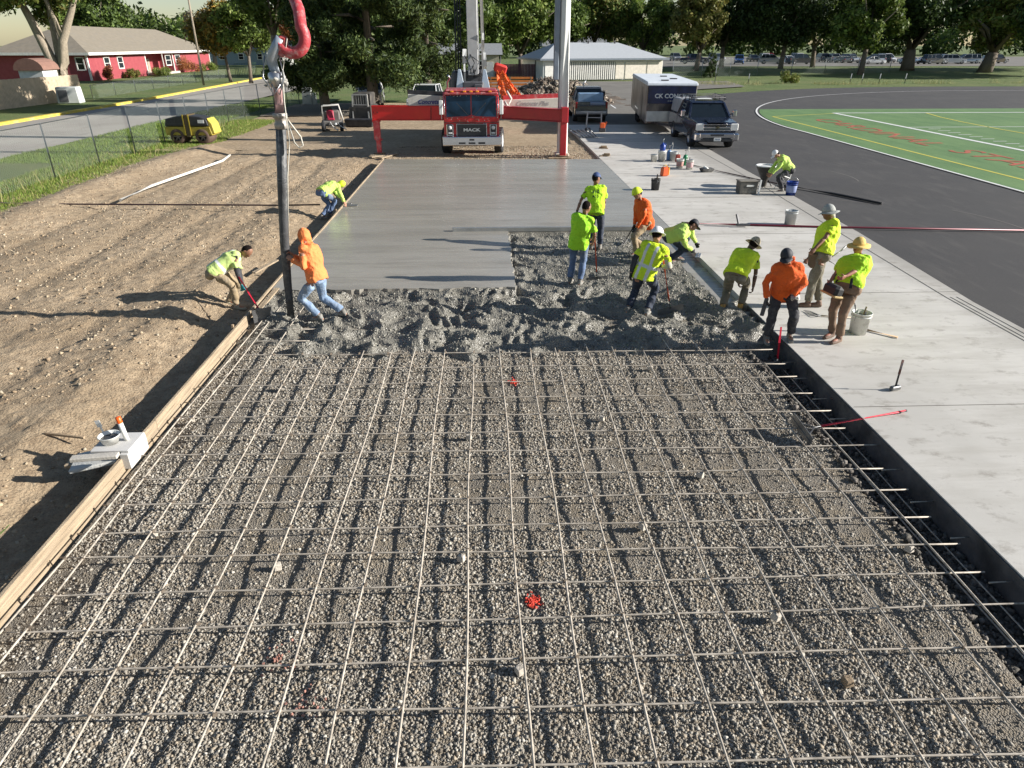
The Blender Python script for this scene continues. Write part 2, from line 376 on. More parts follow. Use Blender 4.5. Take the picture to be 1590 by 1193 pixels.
# street with the yellow kerb
polysheet('street', [(-29.4, -30), (-21.3, -30), (-20.9, 60), (-19.5, 140), (-6, 300), (-20, 300), (-33.5, 140), (-29.6, 60)], -.12, streetc)
kb = MB()
kp = [(-29.5, -30), (-29.5, 20), (-29.55, 45), (-29.7, 62), (-31.0, 90), (-33.6, 135)]
for i in range(len(kp) - 1):
    a, b = kp[i], kp[i + 1]; d = Vector((b[0] - a[0], b[1] - a[1], 0)).normalized(); nrm = Vector((-d.y, d.x, 0))
    A = Vector((a[0], a[1], 0)); B = Vector((b[0], b[1], 0)); w_ = .42
    kb.add([A + Vector((0, 0, -.2)), B + Vector((0, 0, -.2)), B + Vector((0, 0, .03)), A + Vector((0, 0, .03)), A + nrm * w_ + Vector((0, 0, .03)), B + nrm * w_ + Vector((0, 0, .03))], [(0, 1, 2, 3), (3, 2, 5, 4)])
tag(kb.build('kerb', curb_y), kind='structure')
# construction lane soil
xs = np.concatenate([np.arange(-15.4, -9, .075), np.arange(-9, -4.32, .045)]); xs[-1] = -4.335
ys = np.concatenate([np.arange(-2, 3, .12), np.arange(3, 20, .055), np.arange(20, 34, .09)])
sheet('soil', xs, ys, dirt_z, dirt)
def yard_z(X, Y): return -.12 + .03 * fbm(X, Y, .5, 4, 31) + .02 * fbm(X, Y, 4, 3, 33) + np.where(X > 5, -.1, 0) + np.where(Y < 33.9, -.015, 0)
sheet('yard_soil', np.arange(-15.4, 5.6, .14), np.arange(33.85, 62, .16), yard_z, dirt)
sheet('truck_pad_soil', np.arange(-4.33, 4.80, .08), np.arange(30.05, 34.0, .08), lambda X, Y: -.10 + .03 * fbm(X, Y, .8, 3, 41) + .035 * np.maximum(0, fbm(X, Y, 5, 3, 43)), dirt)
sheet('gravel_verge', np.arange(-15.4, -8, .3), np.arange(50, 60, .3), lambda X, Y: -.05 + .03 * fbm(X, Y, 2, 3, 44), gravelm)
# existing concrete strip on the right and its joints
oc = MB(); pts = [(4.82, -6), (9.0, -6), (9.1, 11.7), (9.55, 17), (9.8, 22), (9.97, 27), (10.3, 33), (10.5, 43), (4.82, 43)]
oc.prism(pts, -.42, 0, 'z'); o = npmesh('concrete_strip', oc.v, oc.f, oldc, keep=True); tag(o, kind='structure')
jm = mat('joint', (.16, .15, .13), .9)
jb = MB()
for y in (3.2, 7.75, 12.3, 16.9, 21.5, 26, 30.6, 35.2): jb.box((7.0, y, .0035), (4.3, .008, .003))
[jb.bar((8.62 + d_, -6, .0035), (8.70 + d_, 12, .0035), .014, .003) or jb.bar((8.70 + d_, 12, .0035), (9.12 + d_, 18, .0035), .014, .003) for d_ in (.14, .26)]; jb.bar((8.62, -6, .0035), (8.75, 12, .0035), .018, .003); jb.bar((8.75, 12, .0035), (9.45, 24, .0035), .018, .003); jb.bar((9.45, 24, .0035), (9.9, 40, .0035), .018, .003)
tag(npmesh('concrete_joint_lines', jb.v, jb.f, jm, keep=True), kind='structure')
# track and field
ctr = (52.3, 40.0)
def arc(r, a0, a1, n=40): return [(ctr[0] + r * math.cos(R(a0 + (a1 - a0) * i / n)), ctr[1] + r * math.sin(R(a0 + (a1 - a0) * i / n))) for i in range(n + 1)]
outer = [(9.0, -20)] + [(9.1, 11.7), (9.55, 17), (9.8, 22), (9.97, 27), (10.3, 33), (10.5, 43)] + [(12.2, 56)] + arc(42.6, 155, 90, 20) + [(160, 82.6), (160, -20)]
polysheet('running_track', outer, -.03, asphalt)
polysheet('parking_asphalt', [(4.9, 43), (10.45, 43), (12, 56), (16, 68), (22, 78), (30, 84), (32, 96.5), (-4, 96.5), (2, 75), (5.5, 58)], -.045, oldlot)
lb = MB()
inner = [(17.35, -20), (17.62, 24.5), (17.6, 38.9)] + arc(34.8, 178, 92, 50) + [(160, 74.9)]
def ribbon(b, pts, w_, z, m=0):
    P = [Vector((x, y, z)) for x, y in pts]; L_ = []; R_ = []
    for i, q in enumerate(P):
        d = (P[min(i + 1, len(P) - 1)] - P[max(i - 1, 0)]).normalized(); n_ = Vector((-d.y, d.x, 0)) * w_ / 2; L_.append(q + n_); R_.append(q - n_)
    n = len(P); b.add(L_ + R_, [(n + i, n + i + 1, i + 1, i) for i in range(n - 1)], m)
kb2 = MB(); ribbon(kb2, inner, .12, .0); tag(npmesh('track_inner_edge_line', kb2.v, kb2.f, line_w, keep=True), kind='structure')
tp = [(17.45, -20), (17.72, 24.5), (17.72, 39)] + arc(34.6, 178, 157, 14) + [(160, 53.6), (160, -20)]
polysheet('turf_field', tp, -.018, turf)
lb = MB()
ribbon(lb, [(24.5, -20), (24.5, 50.1)], .28, -.010, 0); ribbon(lb, [(24.4, 50.2), (160, 50.2)], .28, -.010, 0)
ribbon(lb, [(24.7, 41.1), (160, 41.1)], .13, -.010, 0)
for i in range(1, 30): ribbon(lb, [(25.3, 41.1 - i * .914), (26.0, 41.1 - i * .914)], .1, -.010, 0)
ribbon(lb, [(19.2, -20), (19.2, 47.8)], .13, -.012, 1); ribbon(lb, [(19.2, 47.8), (24.4, 49.9)], .12, -.012, 1)
ribbon(lb, [(31.0, 50), (30.2, 47), (29.7, 44), (29.3, 40), (29.1, 30)], .13, -.010, 1)
ribbon(lb, [(20.3, 52.6), (60, 53.0)], .35, -.012, 2)
o = npmesh('field_lines', lb.v, lb.f, [line_w, line_y, mat('pale_turf', (.13, .24, .1), .9)], keep=True, mi=lb.mi); tag(o, kind='structure')
t = text('field_lettering', 'CARDINAL  STADIUM', 2.0, line_r, None, (21.6, 33.4, -.009), (0, 0, -R(90)), .0015, sx=1.3, bold=0)
tag(t, kind='structure')
# faint arcs where the fresh asphalt was scuffed
ab = MB()
for (x0, y0, l, a) in ((12.4, 27.5, 1.6, 100), (13.2, 24.2, 2.1, 70), (14.1, 17.0, 2.6, 80), (11.8, 20.3, 1.3, 120)): ribbon(ab, [(x0 + l * t_ * math.cos(R(a + 20 * t_)), y0 + l * t_ * math.sin(R(a + 20 * t_))) for t_ in np.linspace(0, 1, 8)], .05, -.026)
tag(npmesh('scuff_marks', ab.v, ab.f, mat('scuff', (.13, .12, .11), .9), keep=True), kind='structure')
ribbon_l = MB(); ribbon(ribbon_l, [(10.2, 60.8), (9.9, 55)], .12, -.040); ribbon(ribbon_l, [(7.2, 62), (11, 63.5)], .12, -.040)
tag(npmesh('lot_lines', ribbon_l.v, ribbon_l.f, line_w, keep=True), kind='structure')

# ------------------------------------------------------------------ gravel base, trench, concrete
def edge_r(Y): return 4.12 + .10 * np.clip((Y - 4) / 2, 0, 1) + .12 * vn(Y * 1.7, Y * 0, 71) + .05 * vn(Y * 6, Y * 0, 72)
def grav_z(X, Y):
    h = -.20 + .03 * fbm(X, Y, .9, 3, 51) + .022 * fbm(X, Y, 3.5, 3, 52)
    t = np.clip((X - edge_r(Y)) / .22, 0, 1); h = h - .16 * t * t * (3 - 2 * t)
    return h - .05 * np.clip((-3.85 - X) / .3, 0, 1)
b = MB(); b.box((4.806, 3.6, -.215), (.016, 16.2, .40)); tag(npmesh('slab_shade_board', b.v, b.f, mat('slab_face_shade', (.07, .065, .065), .85, var=.5, scale=3, bump=1, bscale=12, dirt=(.15, .135, .115), dscale=2.2), keep=True), 'added dark board standing in for shade on the face of the old slab', 'shade board')  # added board: the shade on the slab face put into a dark colour
sheet('trench_floor', np.arange(4.30, 4.80, .06), np.arange(-3, 10.8, .06), lambda X, Y: grav_z(X, Y) + .012, mat('trench_shade_soil', (.10, .085, .068), .9, var=.4, scale=6, bump=1, bscale=30), mask=lambda x, y: x > edge_r(y) + .13)  # trench shade painted into the soil colour
gxs = np.arange(-4.29, 4.83, .035); gxs[-1] = 4.818
sheet('gravel_base', gxs, np.arange(-3, 13.6, .04), grav_z, gravelm)
rng = np.random.default_rng(5)
def stones(name, n, xr, yr, size, zf, cols, keepf=None, sink=.25, bias=1.0):
    x = rng.uniform(*xr, n); y = yr[0] + (yr[1] - yr[0]) * rng.uniform(0, 1, n) ** bias
    if keepf is not None: k = keepf(x, y); x, y = x[k], y[k]; n = len(x)
    s = np.exp(rng.normal(np.log(size), .48, n)) / 2; s = np.minimum(s, size * 1.15)
    base = np.array([(a, b, c_) for c_ in (-1, 1) for a, b in ((-1, -1), (1, -1), (1, 1), (-1, 1))], float)
    V = base[None] * (.78 + .45 * rng.uniform(-.5, .5, (n, 8, 3))) * np.stack([rng.uniform(.75, 1.25, n), rng.uniform(.75, 1.25, n), rng.uniform(.5, .95, n)], -1)[:, None]
    q = rng.normal(size=(n, 4)); q[:, 1:3] *= .8; q /= np.linalg.norm(q, axis=1, keepdims=True); a, b, c_, d = q.T
    Rm = np.stack([1 - 2 * (c_ * c_ + d * d), 2 * (b * c_ - a * d), 2 * (b * d + a * c_), 2 * (b * c_ + a * d), 1 - 2 * (b * b + d * d), 2 * (c_ * d - a * b), 2 * (b * d - a * c_), 2 * (c_ * d + a * b), 1 - 2 * (b * b + c_ * c_)], -1).reshape(n, 3, 3)
    V = np.einsum('nij,nkj->nki', Rm, V) * s[:, None, None]
    V += np.stack([x, y, zf(x, y) + s * (1 - 2 * sink)], -1)[:, None]
    fq = np.array([(3, 2, 1, 0), (4, 5, 6, 7), (0, 1, 5, 4), (1, 2, 6, 5), (2, 3, 7, 6), (3, 0, 4, 7)])
    Fc = (fq[None] + 8 * np.arange(n)[:, None, None]).reshape(-1, 4)
    cols = np.array(cols); cc = cols[rng.integers(0, len(cols), n)] * rng.uniform(.7, 1.25, (n, 1)); cc = np.repeat(cc, 8, axis=0)
    o = npmesh(name, V.reshape(-1, 3), Fc, stone_m, col=cc, keep=True); return o
SC = [(.34, .31, .26), (.38, .35, .295), (.30, .27, .225), (.34, .285, .215), (.25, .225, .185), (.44, .41, .355), (.31, .28, .235), (.21, .18, .14)]
def kp(x, y):
    thin = 1.75 * fbm(x, y, .8, 4, 90) + .25 * (np.abs(x) > 3.4)
    return (x < edge_r(y) + .1) & (rng.uniform(0, 1, len(x)) > np.clip(thin * 1.8 - .12, 0, .85))
o = stones('gravel_stones', 330000, (-4.24, 4.75), (1.9, 10.6), .0150, grav_z, SC, kp, bias=1.18, sink=.50); tag(o, 'grey crushed stone spread under the steel mesh', 'gravel', kind='stuff')
o = stones('trench_stones', 5000, (4.2, 4.8), (1.9, 10.2), .03, lambda x, y: grav_z(x, y) + .01, [(.12, .11, .095), (.18, .16, .14), (.08, .07, .06)]); tag(o, 'loose stones in the dark trench along the old slab', 'gravel', kind='stuff')  # stone colours darkened to carry the trench shade
o = stones('soil_clods', 15000, (-15, -4.5), (3, 30), .026, lambda x, y: dirt_z(x, y) - .004, [(.33, .25, .165), (.39, .31, .21), (.27, .2, .13), (.40, .34, .25)], lambda x, y: (fbm(x, y, .5, 3, 95) > -.1), sink=.4, bias=1.3); tag(o, 'loose clods and pebbles on the brown soil', 'soil', kind='stuff')
o = stones('yard_pebbles', 12000, (-4.2, 4.7), (29.75, 34.5), .024, lambda x, y: -.10 + 0 * x, [(.34, .28, .20), (.38, .33, .26), (.25, .2, .14)], sink=.4); tag(o, 'pale loose gravel strip behind the finished slab', 'gravel', kind='stuff')
# fresh concrete
def front(X): return 10.02 + .35 * vn(X * .9, X * 0, 61) + .3 * vn(X * 2.6, X * 0, 62) + .12 * vn(X * 7, X * 0, 63) - .35 * np.exp(-((X + 2.2) / .9) ** 2) + .5 * np.clip((-3.0 - X) / .4, 0, 1)*1.4
def rough_z(X, Y):
    n = fbm(X, Y, 1.5, 4, 64); wx = X + .35 * vn(X * 1.6, Y * 1.6, 65) + .1 * vn(X * 5, Y * 5, 75); wy = Y + .35 * vn(X * 1.6, Y * 1.6, 66) + .1 * vn(X * 5, Y * 5, 76)
    ridg = 1 - 2 * np.abs(vn(wx * 1.9, wy * 1.9, 67)); ridg2 = 1 - 2 * np.abs(vn(wx * 4.6, wy * 4.6, 68))
    calm = np.clip((X - .5) / .4, 0, 1) * np.clip((Y - 12.6) / .5, 0, 1)
    h = -.075 + (.10 * n + .19 * (ridg - .75) + .10 * (ridg2 - .7)) * (1 - .6 * calm) + .008 * fbm(X, Y, 14, 3, 69)
    back = np.where(X < .56, 12.9, 17.42); h = h + (np.minimum(0, -.02) - h) * np.clip(1 - (back - Y) / .12, 0, 1) * .8
    t = np.clip((Y - front(X)) / .42, 0, 1); t = np.sqrt(np.clip(t * (2 - t), 0, 1)); h = -.36 + (h + .36) * t
    return h
sheet('fresh_concrete', np.append(np.arange(-4.28, 4.80, .024), 4.812), np.append(np.arange(9.1, 17.4, .024), 17.415), rough_z, roughc, kind='stuff', mask=lambda x, y: (y > front(x) - .05) & ((y < 12.92) | (x > .535)) & ((x < 4.35) | (y < 11.95)))
tag(bpy.data.objects['fresh_concrete'], 'rough lumpy wet concrete just placed over the steel mesh', 'concrete')
tag(stones('aggregate', 34000, (-4.2, 4.3), (9.6, 17.3), .019, lambda x, y: rough_z(x, y) - .002, [(.25, .24, .205), (.33, .315, .27), (.19, .18, .155)], lambda x, y: (y > front(x) + .15) & ((y < 12.85) | (x > .6)), sink=.45), 'grey stones showing in the wet concrete', 'concrete', kind='stuff')
wv = [(x, 12.90 + .05 * math.sin(x * 5.1) * math.sin(x * 1.7) + random.uniform(-.025, .025)) for x in np.linspace(-4.2, .45, 60)]; wv2 = [(.54 + random.uniform(-.03, .03), y) for y in np.linspace(13.0, 17.3, 50)]
b = MB(); b.prism([(-4.28, 12.9)] + wv + [(.54, 12.9)] + wv2 + [(.54, 17.42), (4.818, 17.42), (4.818, 29.5), (-4.28, 29.85)], -.3, -.004, 'z')
tag(npmesh('finished_slab', b.v, b.f, wetslab, keep=True), kind='structure')
b = MB(); b.prism([(4.345, 11.85), (4.815, 11.75), (4.815, 17.41), (4.345, 17.41)], -.3, -.115, 'z')
tag(npmesh('screeded_edge_strip', b.v, b.f, wetslab, keep=True), kind='structure')
# bright paint on the stones
pm = mat('marking_paint', (.65, .06, .03), .7, var=.2)
def splash(name, px, py, n, r, label):
    c_ = G(px, py, -.18); b = MB()
    for k in range(n):
        a = random.uniform(0, 6.28); q = abs(random.gauss(0, r * .8)); x = c_.x + q * math.cos(a); y = c_.y + q * math.sin(a) * 1.1
        z = float(grav_z(np.array([x]), np.array([y]))[0]) + .022
        b.box((x, y, z), [random.uniform(.008, .02) for _ in range(3)], rotm(random.random() * 3, random.random() * 3, random.random() * 3))
    tag(b.build(name, pm), label, 'paint mark', kind='stuff')
splash('paint_mark', 797, 594, 70, .07, 'small bright red paint spot on the gravel near the wet concrete')
splash('paint_mark', 827, 935, 90, .055, 'bright red paint splash on the gravel in the middle foreground')
pm = mat('faded_paint', (.34, .17, .13), .8)
splash('paint_mark', 430, 1024, 30, .14, 'faint red paint trace on the gravel at the lower left')
splash('paint_mark', 468, 1098, 26, .12, 'faint red paint trace nearest the bottom edge')
# ================================================================== things on the site
rebar_m = mat('mill_steel', (.42, .37, .305), .65, .1, var=.4, scale=14)
mesh = thing('rebar_mat', 'steel bar mesh tied over the crushed stone in the foreground', 'rebar', (0, 2, -.2))
LX = [-4.10, -3.93] + [-2.98 + .455 * k for k in range(-1, 17)]
for k, x in enumerate(LX):
    x += random.uniform(-.02, .02); sk = random.uniform(-.05, .05); y1 = float(front(np.array([x]))[0]) + .25
    if x < -3.2: y1 = 12.2
    if x > 4.1: y1 = 9.6
    P = []
    for y in np.arange(-1.5, y1, .35): P.append((x + sk * (y - 5) / 5 + .016 * math.sin(y * 1.3 + k * 1.7), y - 2, .118 + .006 * math.sin(y * 1.9 + k * 2)))
    MB().tube(P, .0100, 6).build('longitudinal_bar', rebar_m, mesh)
TY = [-1.2, -.7, -.2, .25, .7, 1.15, 1.6, 2.05, 2.52, 2.97, 3.43, 3.87, 4.3, 4.72, 5.17, 5.57, 6.04, 6.5, 7.0, 7.44, 7.9, 8.38, 8.88, 9.4, 9.93, 10.5, 11.0]
for k, y in enumerate(TY):
    d = random.uniform(-.04, .04); x1 = 4.62 + random.uniform(-.12, .1)
    if y > 10.2: xs_ = [-4.2, -3.2 + random.uniform(-.1, .3)]
    else: xs_ = [-4.2 + random.uniform(-.03, .03), x1]
    P = [(x, y - 2 + d * x / 4 - .02 * x / 4, .101 + .005 * math.sin(x * 2.2 + k * 3)) for x in np.arange(xs_[0], xs_[1] + .3, .4)]
    MB().tube(P, .0088, 6).build('transverse_bar', rebar_m, mesh)
for x in (4.42, 4.63):
    MB().tube([(x + .01 * math.sin(y * 2), y - 2, -.06) for y in np.arange(-1.5, 9.6, .5)], .0075, 6).build('edge_bar', rebar_m, mesh)
tb_ = MB()
for x in LX:
    for y in TY[1:25]:
        if x < 4.2: yy = y - 2 - .02 * x / 4; tb_.box((x + random.uniform(-.01, .01), yy + random.uniform(-.02, .02), .118), (.034, .012, .034), rotm(0, random.uniform(-.3, .3), .78 + random.uniform(-.3, .3))); tb_.tube([(x, yy, .13), (x + random.uniform(-.02, .02), yy + .01, .15), (x + random.uniform(-.03, .03), yy + random.uniform(-.03, .03), .155)], .0014, 3)
tag(tb_.build('tie_wires', mat('tie_wire', (.16, .13, .10), .7, .3), mesh), kind='stuff')
dw = [(1215, 563), (1232, 588), (1262, 620), (1289, 651), (1333, 692), (1369, 730), (1414, 780), (1476, 836), (1536, 905), (1590, 985)]
for k, (px, py) in enumerate(dw):
    q = G(px, py, -.11); b = MB(); b.tube([(q.x, q.y, -.112), (4.90, q.y + .01, -.105)], .0095, 8)
    tag(b.build('dowel_bar', rebar_m), 'short steel dowel sticking out of the old slab face over the trench', 'dowel', 'dowels along the old slab face')
blk = mat('spacer_concrete', (.50, .45, .38), .9, var=.15, bump=.4)
db = [(440, 600, 'beside the left lobe of wet concrete'), (935, 648, 'near the second wide row below the wet concrete, right of centre'), (728, 676, 'left of centre, below the small red paint spot'), (237, 826, 'near the form board at the left'), (430, 878, 'left of the middle, in the lower half'), (716, 864, 'in the middle of the mesh'), (998, 815, 'right of the middle of the mesh'), (1087, 735, 'below the fallen come-along'), (1413, 850, 'at the edge of the trench on the right'), (1205, 955, 'in the lower right of the mesh'), (808, 1037, 'nearest the bottom edge, in the middle'), (1317, 1055, 'nearest the lower right corner, brown and tilted'), (297, 649, 'close to the form board, above the white tub'), (1010, 570, 'just in front of the wet concrete on the right')]
for k, (px, py, lb_) in enumerate(db):
    q = G(px, py, -.13); b = MB(); s_ = .072; rz = random.random() * 3
    b.box((0, 0, .035), (s_, s_ * random.uniform(.8, 1.2), .07), rotm(random.uniform(-.15, .15), random.uniform(-.15, .15), rz), bev=.006, taper=.85)
    b.tube([(0, 0, .07), (.01, .01, .085), (.03, .01, .09)], .0015, 4)
    o = b.build('spacer_block', wood2 if k == 11 else blk); o.location = (q.x, q.y, -.185)
    tag(o, 'small concrete spacer block ' + lb_ if k != 11 else 'small brown block ' + lb_, 'block', 'spacer blocks under the mesh')
# form boards on the left
bl = ['nearest the camera', 'beside the white tub', 'in front of the bent worker with the shovel', 'behind the hose, along the grey slab', 'beside the crouching worker at the slab edge', 'farthest, by the outrigger foot']
yb = [-1.9, 2.95, 7.7, 12.5, 17.3, 23.0, 29.9]
for i in range(6):
    b = MB(); y0, y1 = yb[i] + .006, yb[i + 1] - .006; off = random.uniform(-.006, .006)
    b.box((-4.312 + off, (y0 + y1) / 2, -.095), (.040, y1 - y0, .235), bev=.003)
    tag(b.build('form_board', wood), 'plank on edge as concrete form, ' + bl[i], 'form board', 'form boards along the left edge')
for k, (y, lb_) in enumerate(((4.4, 'nearest the camera'), (10.9, 'at the end of the shovel'), (14.6, 'behind the black hose'), (19.9, 'beside the crouching worker'))):
    b = MB(); b.box((-4.362, y, -.17), (.04, .05, .42), bev=.003, taper=.9); b.box((-4.362, y, .05), (.036, .045, .03), bev=.004)
    tag(b.build('form_stake', wood2), 'wooden stake driven behind the form board, ' + lb_, 'stake', 'stakes behind the form boards')
def plank(name, p0, p1, w_, h_, m, label, cat='plank', roll=0.0):
    b = MB(); b.bar(p0, p1, w_, h_, 0, .003); return tag(b.build(name, m), label, cat)
plank('timber_offcut', G(103, 722, -.1), G(152, 720, -.1), .10, .04, wood, 'short pale timber offcut in the ditch left of the white tub')
plank('weathered_stick', G(70, 673, -.08), G(131, 680, -.1), .03, .03, wood2, 'brown stick lying on the soil at the left edge')
plank('loose_plank', G(394, 424, -.12), G(430, 404, -.05), .10, .03, wood, 'pale plank lying on the soil behind the bent worker')
plank('loose_plank', G(395, 489, -.02), G(430, 448, -.0), .10, .03, wood, 'pale plank leaning along the form where the shovel works')
plank('support_board', G(575, 244, -.06), G(606, 240, -.05), .28, .05, wood, 'pale board lying under the left outrigger foot', 'board')
plank('support_board', G(590, 246, -.06), G(615, 239, -.03), .20, .04, wood, 'pale board set askew at the far left slab corner', 'board')
b = MB(); b.tube([G(187, 311, -.02), G(235, 289, .03), G(300, 266, .05), G(345, 250, .06), G(357, 241, .05)], .045, 10)
tag(b.build('plastic_pipe', mat('pvc', (.74, .70, .62), .5)), 'long white plastic pipe lying on the soil', 'pipe')
dark_pole = mat('dark_pole', (.05, .025, .03), .45, .3)
b = MB(); P = [G(x, y, z_) for x, y, z_ in ((-30, 314, .0), (75, 317, .0), (250, 318, .02), (440, 319, .03), (497, 318, .05))]; b.tube(P, .022, 8)
tag(b.build('float_pole', dark_pole), 'thin dark float pole lying across the soil on the left', 'pole')
maroon = mat('maroon_pole', (.13, .012, .025), .4, .2)
P = [G(1058, 346, .03), G(1150, 349, .03), G(1300, 353, .03), G(1700, 360, .02)]; b = MB(); b.tube(P, .027, 8)
tag(b.build('float_pole', maroon), 'long maroon float pole lying across the pale slab and the track', 'pole')
tl = thing('float_bracket', 'black bracket head lying on the maroon pole', 'float bracket', G(1152, 352))
MB().box((0, -.05, .06), (.36, .1, .05), bev=.01).build('base_plate', dsteel, tl)
MB().bar((-.1, -.03, .06), (-.17, .05, .32), .07, .04, 0, .005).build('handle_socket', dsteel, tl)
P = [G(1073, 256, .03), G(1130, 269, .03), G(1215, 287, .02), G(1295, 301, .015), G(1370, 316, .015)]
b = MB(); b.tube(P[:3], .02, 8); tag(b.build('float_pole', dark_pole), 'thin black pole running from the buckets to the mixing worker', 'pole')
b = MB(); b.tube(P[2:], .04, 8); tag(b.build('rubber_pipe', black_rub), 'straight black pipe lying on the asphalt track', 'pipe')
b = MB(); b.box((1.55, 17.44, .035), (4.9, .05, .10), bev=.004); b.box((1.55, 17.47, .085), (4.9, .09, .008))
tag(b.build('straightedge', mat('magnesium', (.42, .42, .41), .4, .7)), 'long metal straightedge lying along the edge of the finished slab', 'straightedge')
# ---- tools
red_h = mat('red_fibreglass', (.55, .02, .045), .35, var=.1)
org_h = mat('orange_fibreglass', (.6, .09, .03), .4)
wood_h = mat('ash_handle', (.42, .29, .16), .5)
tool_st = mat('tool_steel', (.20, .20, .20), .45, .7, var=.3)
def comealong(name, label, top, head, hm=red_h, blade=(.48, .10), grip=True, bdir=(1, 0, 0), cat='concrete rake'):
    top = Vector(top); head = Vector(head); t = thing(name, label, cat, head); d = top - head
    b = MB(); b.tube([d * .18, d], .015, 8); b.build('handle', hm, t)
    if grip: b = MB(); b.tube([d * .93, d * 1.002], .018, 8); b.build('grip', black_rub, t)
    b = MB(); b.tube([d * .02, d * .2], .012, 8)
    bx = Vector(bdir).normalized(); bx = (bx - d.normalized() * bx.dot(d.normalized())).normalized(); by = d.normalized().cross(bx)
    b.bar(-bx * blade[0] * .3, d * .12, .012, .012); b.bar(bx * blade[0] * .3, d * .12, .012, .012); b.build('shank', tool_st, t)
    b = MB(); b.bar(-bx * blade[0] / 2, bx * blade[0] / 2, .006, blade[1]); b.bar(-bx * blade[0] / 2 + by * .01, bx * blade[0] / 2 + by * .01, .02, .012); b.build('blade', tool_st, t)
    return t
comealong('concrete_rake', 'red handled concrete rake lying from the mesh onto the pale slab', G(1407, 638, .04), G(1245, 667, -.06), blade=(.46, .14), bdir=(.30, -.9, -.25))
hm_ = thing('sledgehammer', 'small sledgehammer standing on its head on the pale slab', 'hammer', G(1389, 606))
q = PY(1402, 560, G(1389, 606).y) - G(1389, 606)
MB().tube([(0, 0, .03), tuple(q)], .013, 8).build('handle', dsteel, hm_)
MB().box((0, 0, .035), (.16, .065, .065), rotm(0, 0, .3), bev=.012).build('head', tool_st, hm_)
MB().tube([tuple(q * .55), tuple(q * 1.01)], .016, 8).build('grip', mat('grip', (.12, .05, .04), .7), hm_)
b = thing('small_rake', 'small grey hand rake lying on the slab behind the feet of the standing worker', 'rake', G(1275, 492)); 
MB().tube([(0, 0, .02), (.55, -.12, .02)], .012, 6).build('handle', wood_h, b)
hb = MB()
for k in range(5): hb.tube([(0, 0, .02), (-.12, .06 * (k - 2) + .08, .03), (-.2, .06 * (k - 2) + .16, .015)], .006, 5)
hb.build('tines', tool_st, b)
b = MB(); b.tube([G(1345, 512, .02), G(1394, 524, .02)], .018, 8); tag(b.build('wooden_stick', wood_h), 'wooden stick lying on the slab right of the white bucket', 'stick')
# ---- buckets and containers
def bucket(label, loc, m, r=.15, h=.36, content=None, handle=True, tools=0, name='bucket', group='buckets on the pale slab', band=None, lid=None):
    t = thing(name, label, 'bucket', loc, random.uniform(0, 6), group)
    b = MB(); b.lathe([(r * .82, .004), (r * .85, 0), (r, h * .97), (r * 1.06, h * .97), (r * 1.06, h), (r * .97, h), (r * .82, .02), (0, .02)], n=24); b.lathe([(r * 1.0, h * .82), (r * 1.045, h * .83), (r * 1.045, h * .86), (r, h * .87)], n=24)
    b.build('shell', m, t)
    if band: MB().lathe([(r * .885, h * .22), (r * .90, h * .23), (r * .985, h * .72), (r * .975, h * .73)], n=24).build('printed_band', band, t)
    if lid: MB().lathe([(r * 1.08, h * .97), (r * 1.08, h * 1.03), (r * .9, h * 1.04), (0, h * 1.04)], n=24).build('lid', lid, t)
    elif content is not None: MB().lathe([(r * .95, h * .8), (0, h * .82)], n=20).build('contents', content, t)
    if handle: MB().tube([(r * 1.06 * math.cos(a), .02 + r * .25 * math.sin(a), h * .88 - r * 1.1 * math.sin(a) * (1 if tools != 9 else -1)) for a in np.linspace(0, math.pi, 12)], .004, 5).build('handle', steel, t)
    for k in range(tools if tools < 9 else 0):
        a = random.uniform(0, 6); MB().tube([(.3 * r * math.cos(a), .3 * r * math.sin(a), h * .5), (r * .9 * math.cos(a), r * .9 * math.sin(a), h * random.uniform(1.15, 1.4))], .014, 6).build('hand_tool', [dsteel, wood2, tool_st][k % 3], t)
    return t
wetm = mat('dark_water', (.05, .05, .05), .1)
greyb = mat('grey_bucket', (.28, .29, .30), .6, dirt=(.4, .38, .35)); blackb = mat('black_bucket', (.045, .045, .045), .6, dirt=(.3, .29, .27))
blue = mat('blue_plastic', (.015, .05, .28), .4, var=.1); green = mat('green_plastic', (.02, .22, .09), .4)
bucket('white bucket full of hand tools on the slab behind the straw hat worker', G(1331, 517), plast_w, .155, .37, wetm, True, 3)
bucket('pale grey bucket standing alone on the slab by the maroon pole', G(1226, 349), mat('pale_grey', (.48, .50, .50), .5, dirt=(.6, .58, .52)), .16, .38, wetm, True)
bucket('dirty black bucket standing in front of the fuel can', G(1017, 295), blackb, .15, .36, wetm, True, 2)
bucket('small dirty white pail leftmost of the bucket cluster', G(1015, 251), plast_w, .14, .28, wetm, False)
bucket('tall white bucket with a blue jug on top, in the bucket cluster', G(1027, 250.5), plast_w, .16, .40, None, True, lid=plast_w)
bucket('cloudy white bucket beside the blue sprayer', G(1045, 250), mat('cloudy', (.55, .58, .58), .4), .16, .37, wetm, True)
bucket('white bucket with a brown band, front left of the cluster', G(1055, 261), plast_w, .145, .34, None, True, band=mat('pinkish', (.45, .25, .22), .6))
bucket('white bucket with a pink band, front right of the cluster', G(1070, 263), plast_w, .145, .36, wetm, True, 2, band=mat('pinkish2', (.55, .36, .36), .6))
bucket('dark blue bucket on the asphalt beside the mixing worker', G(1227, 303), blue, .17, .42, wetm, True, 9, group='buckets on the asphalt', band=mat('blue_label', (.25, .3, .5), .5))
q = G(1027, 250.5); t = thing('blue_jug', 'blue plastic jug standing on the tall white bucket', 'jug', (q.x, q.y, .42))
MB().lathe([(.0, 0), (.1, 0), (.115, .03), (.115, .2), (.05, .27), (.03, .28), (.03, .31), (0, .31)], n=16).build('body', blue, t)
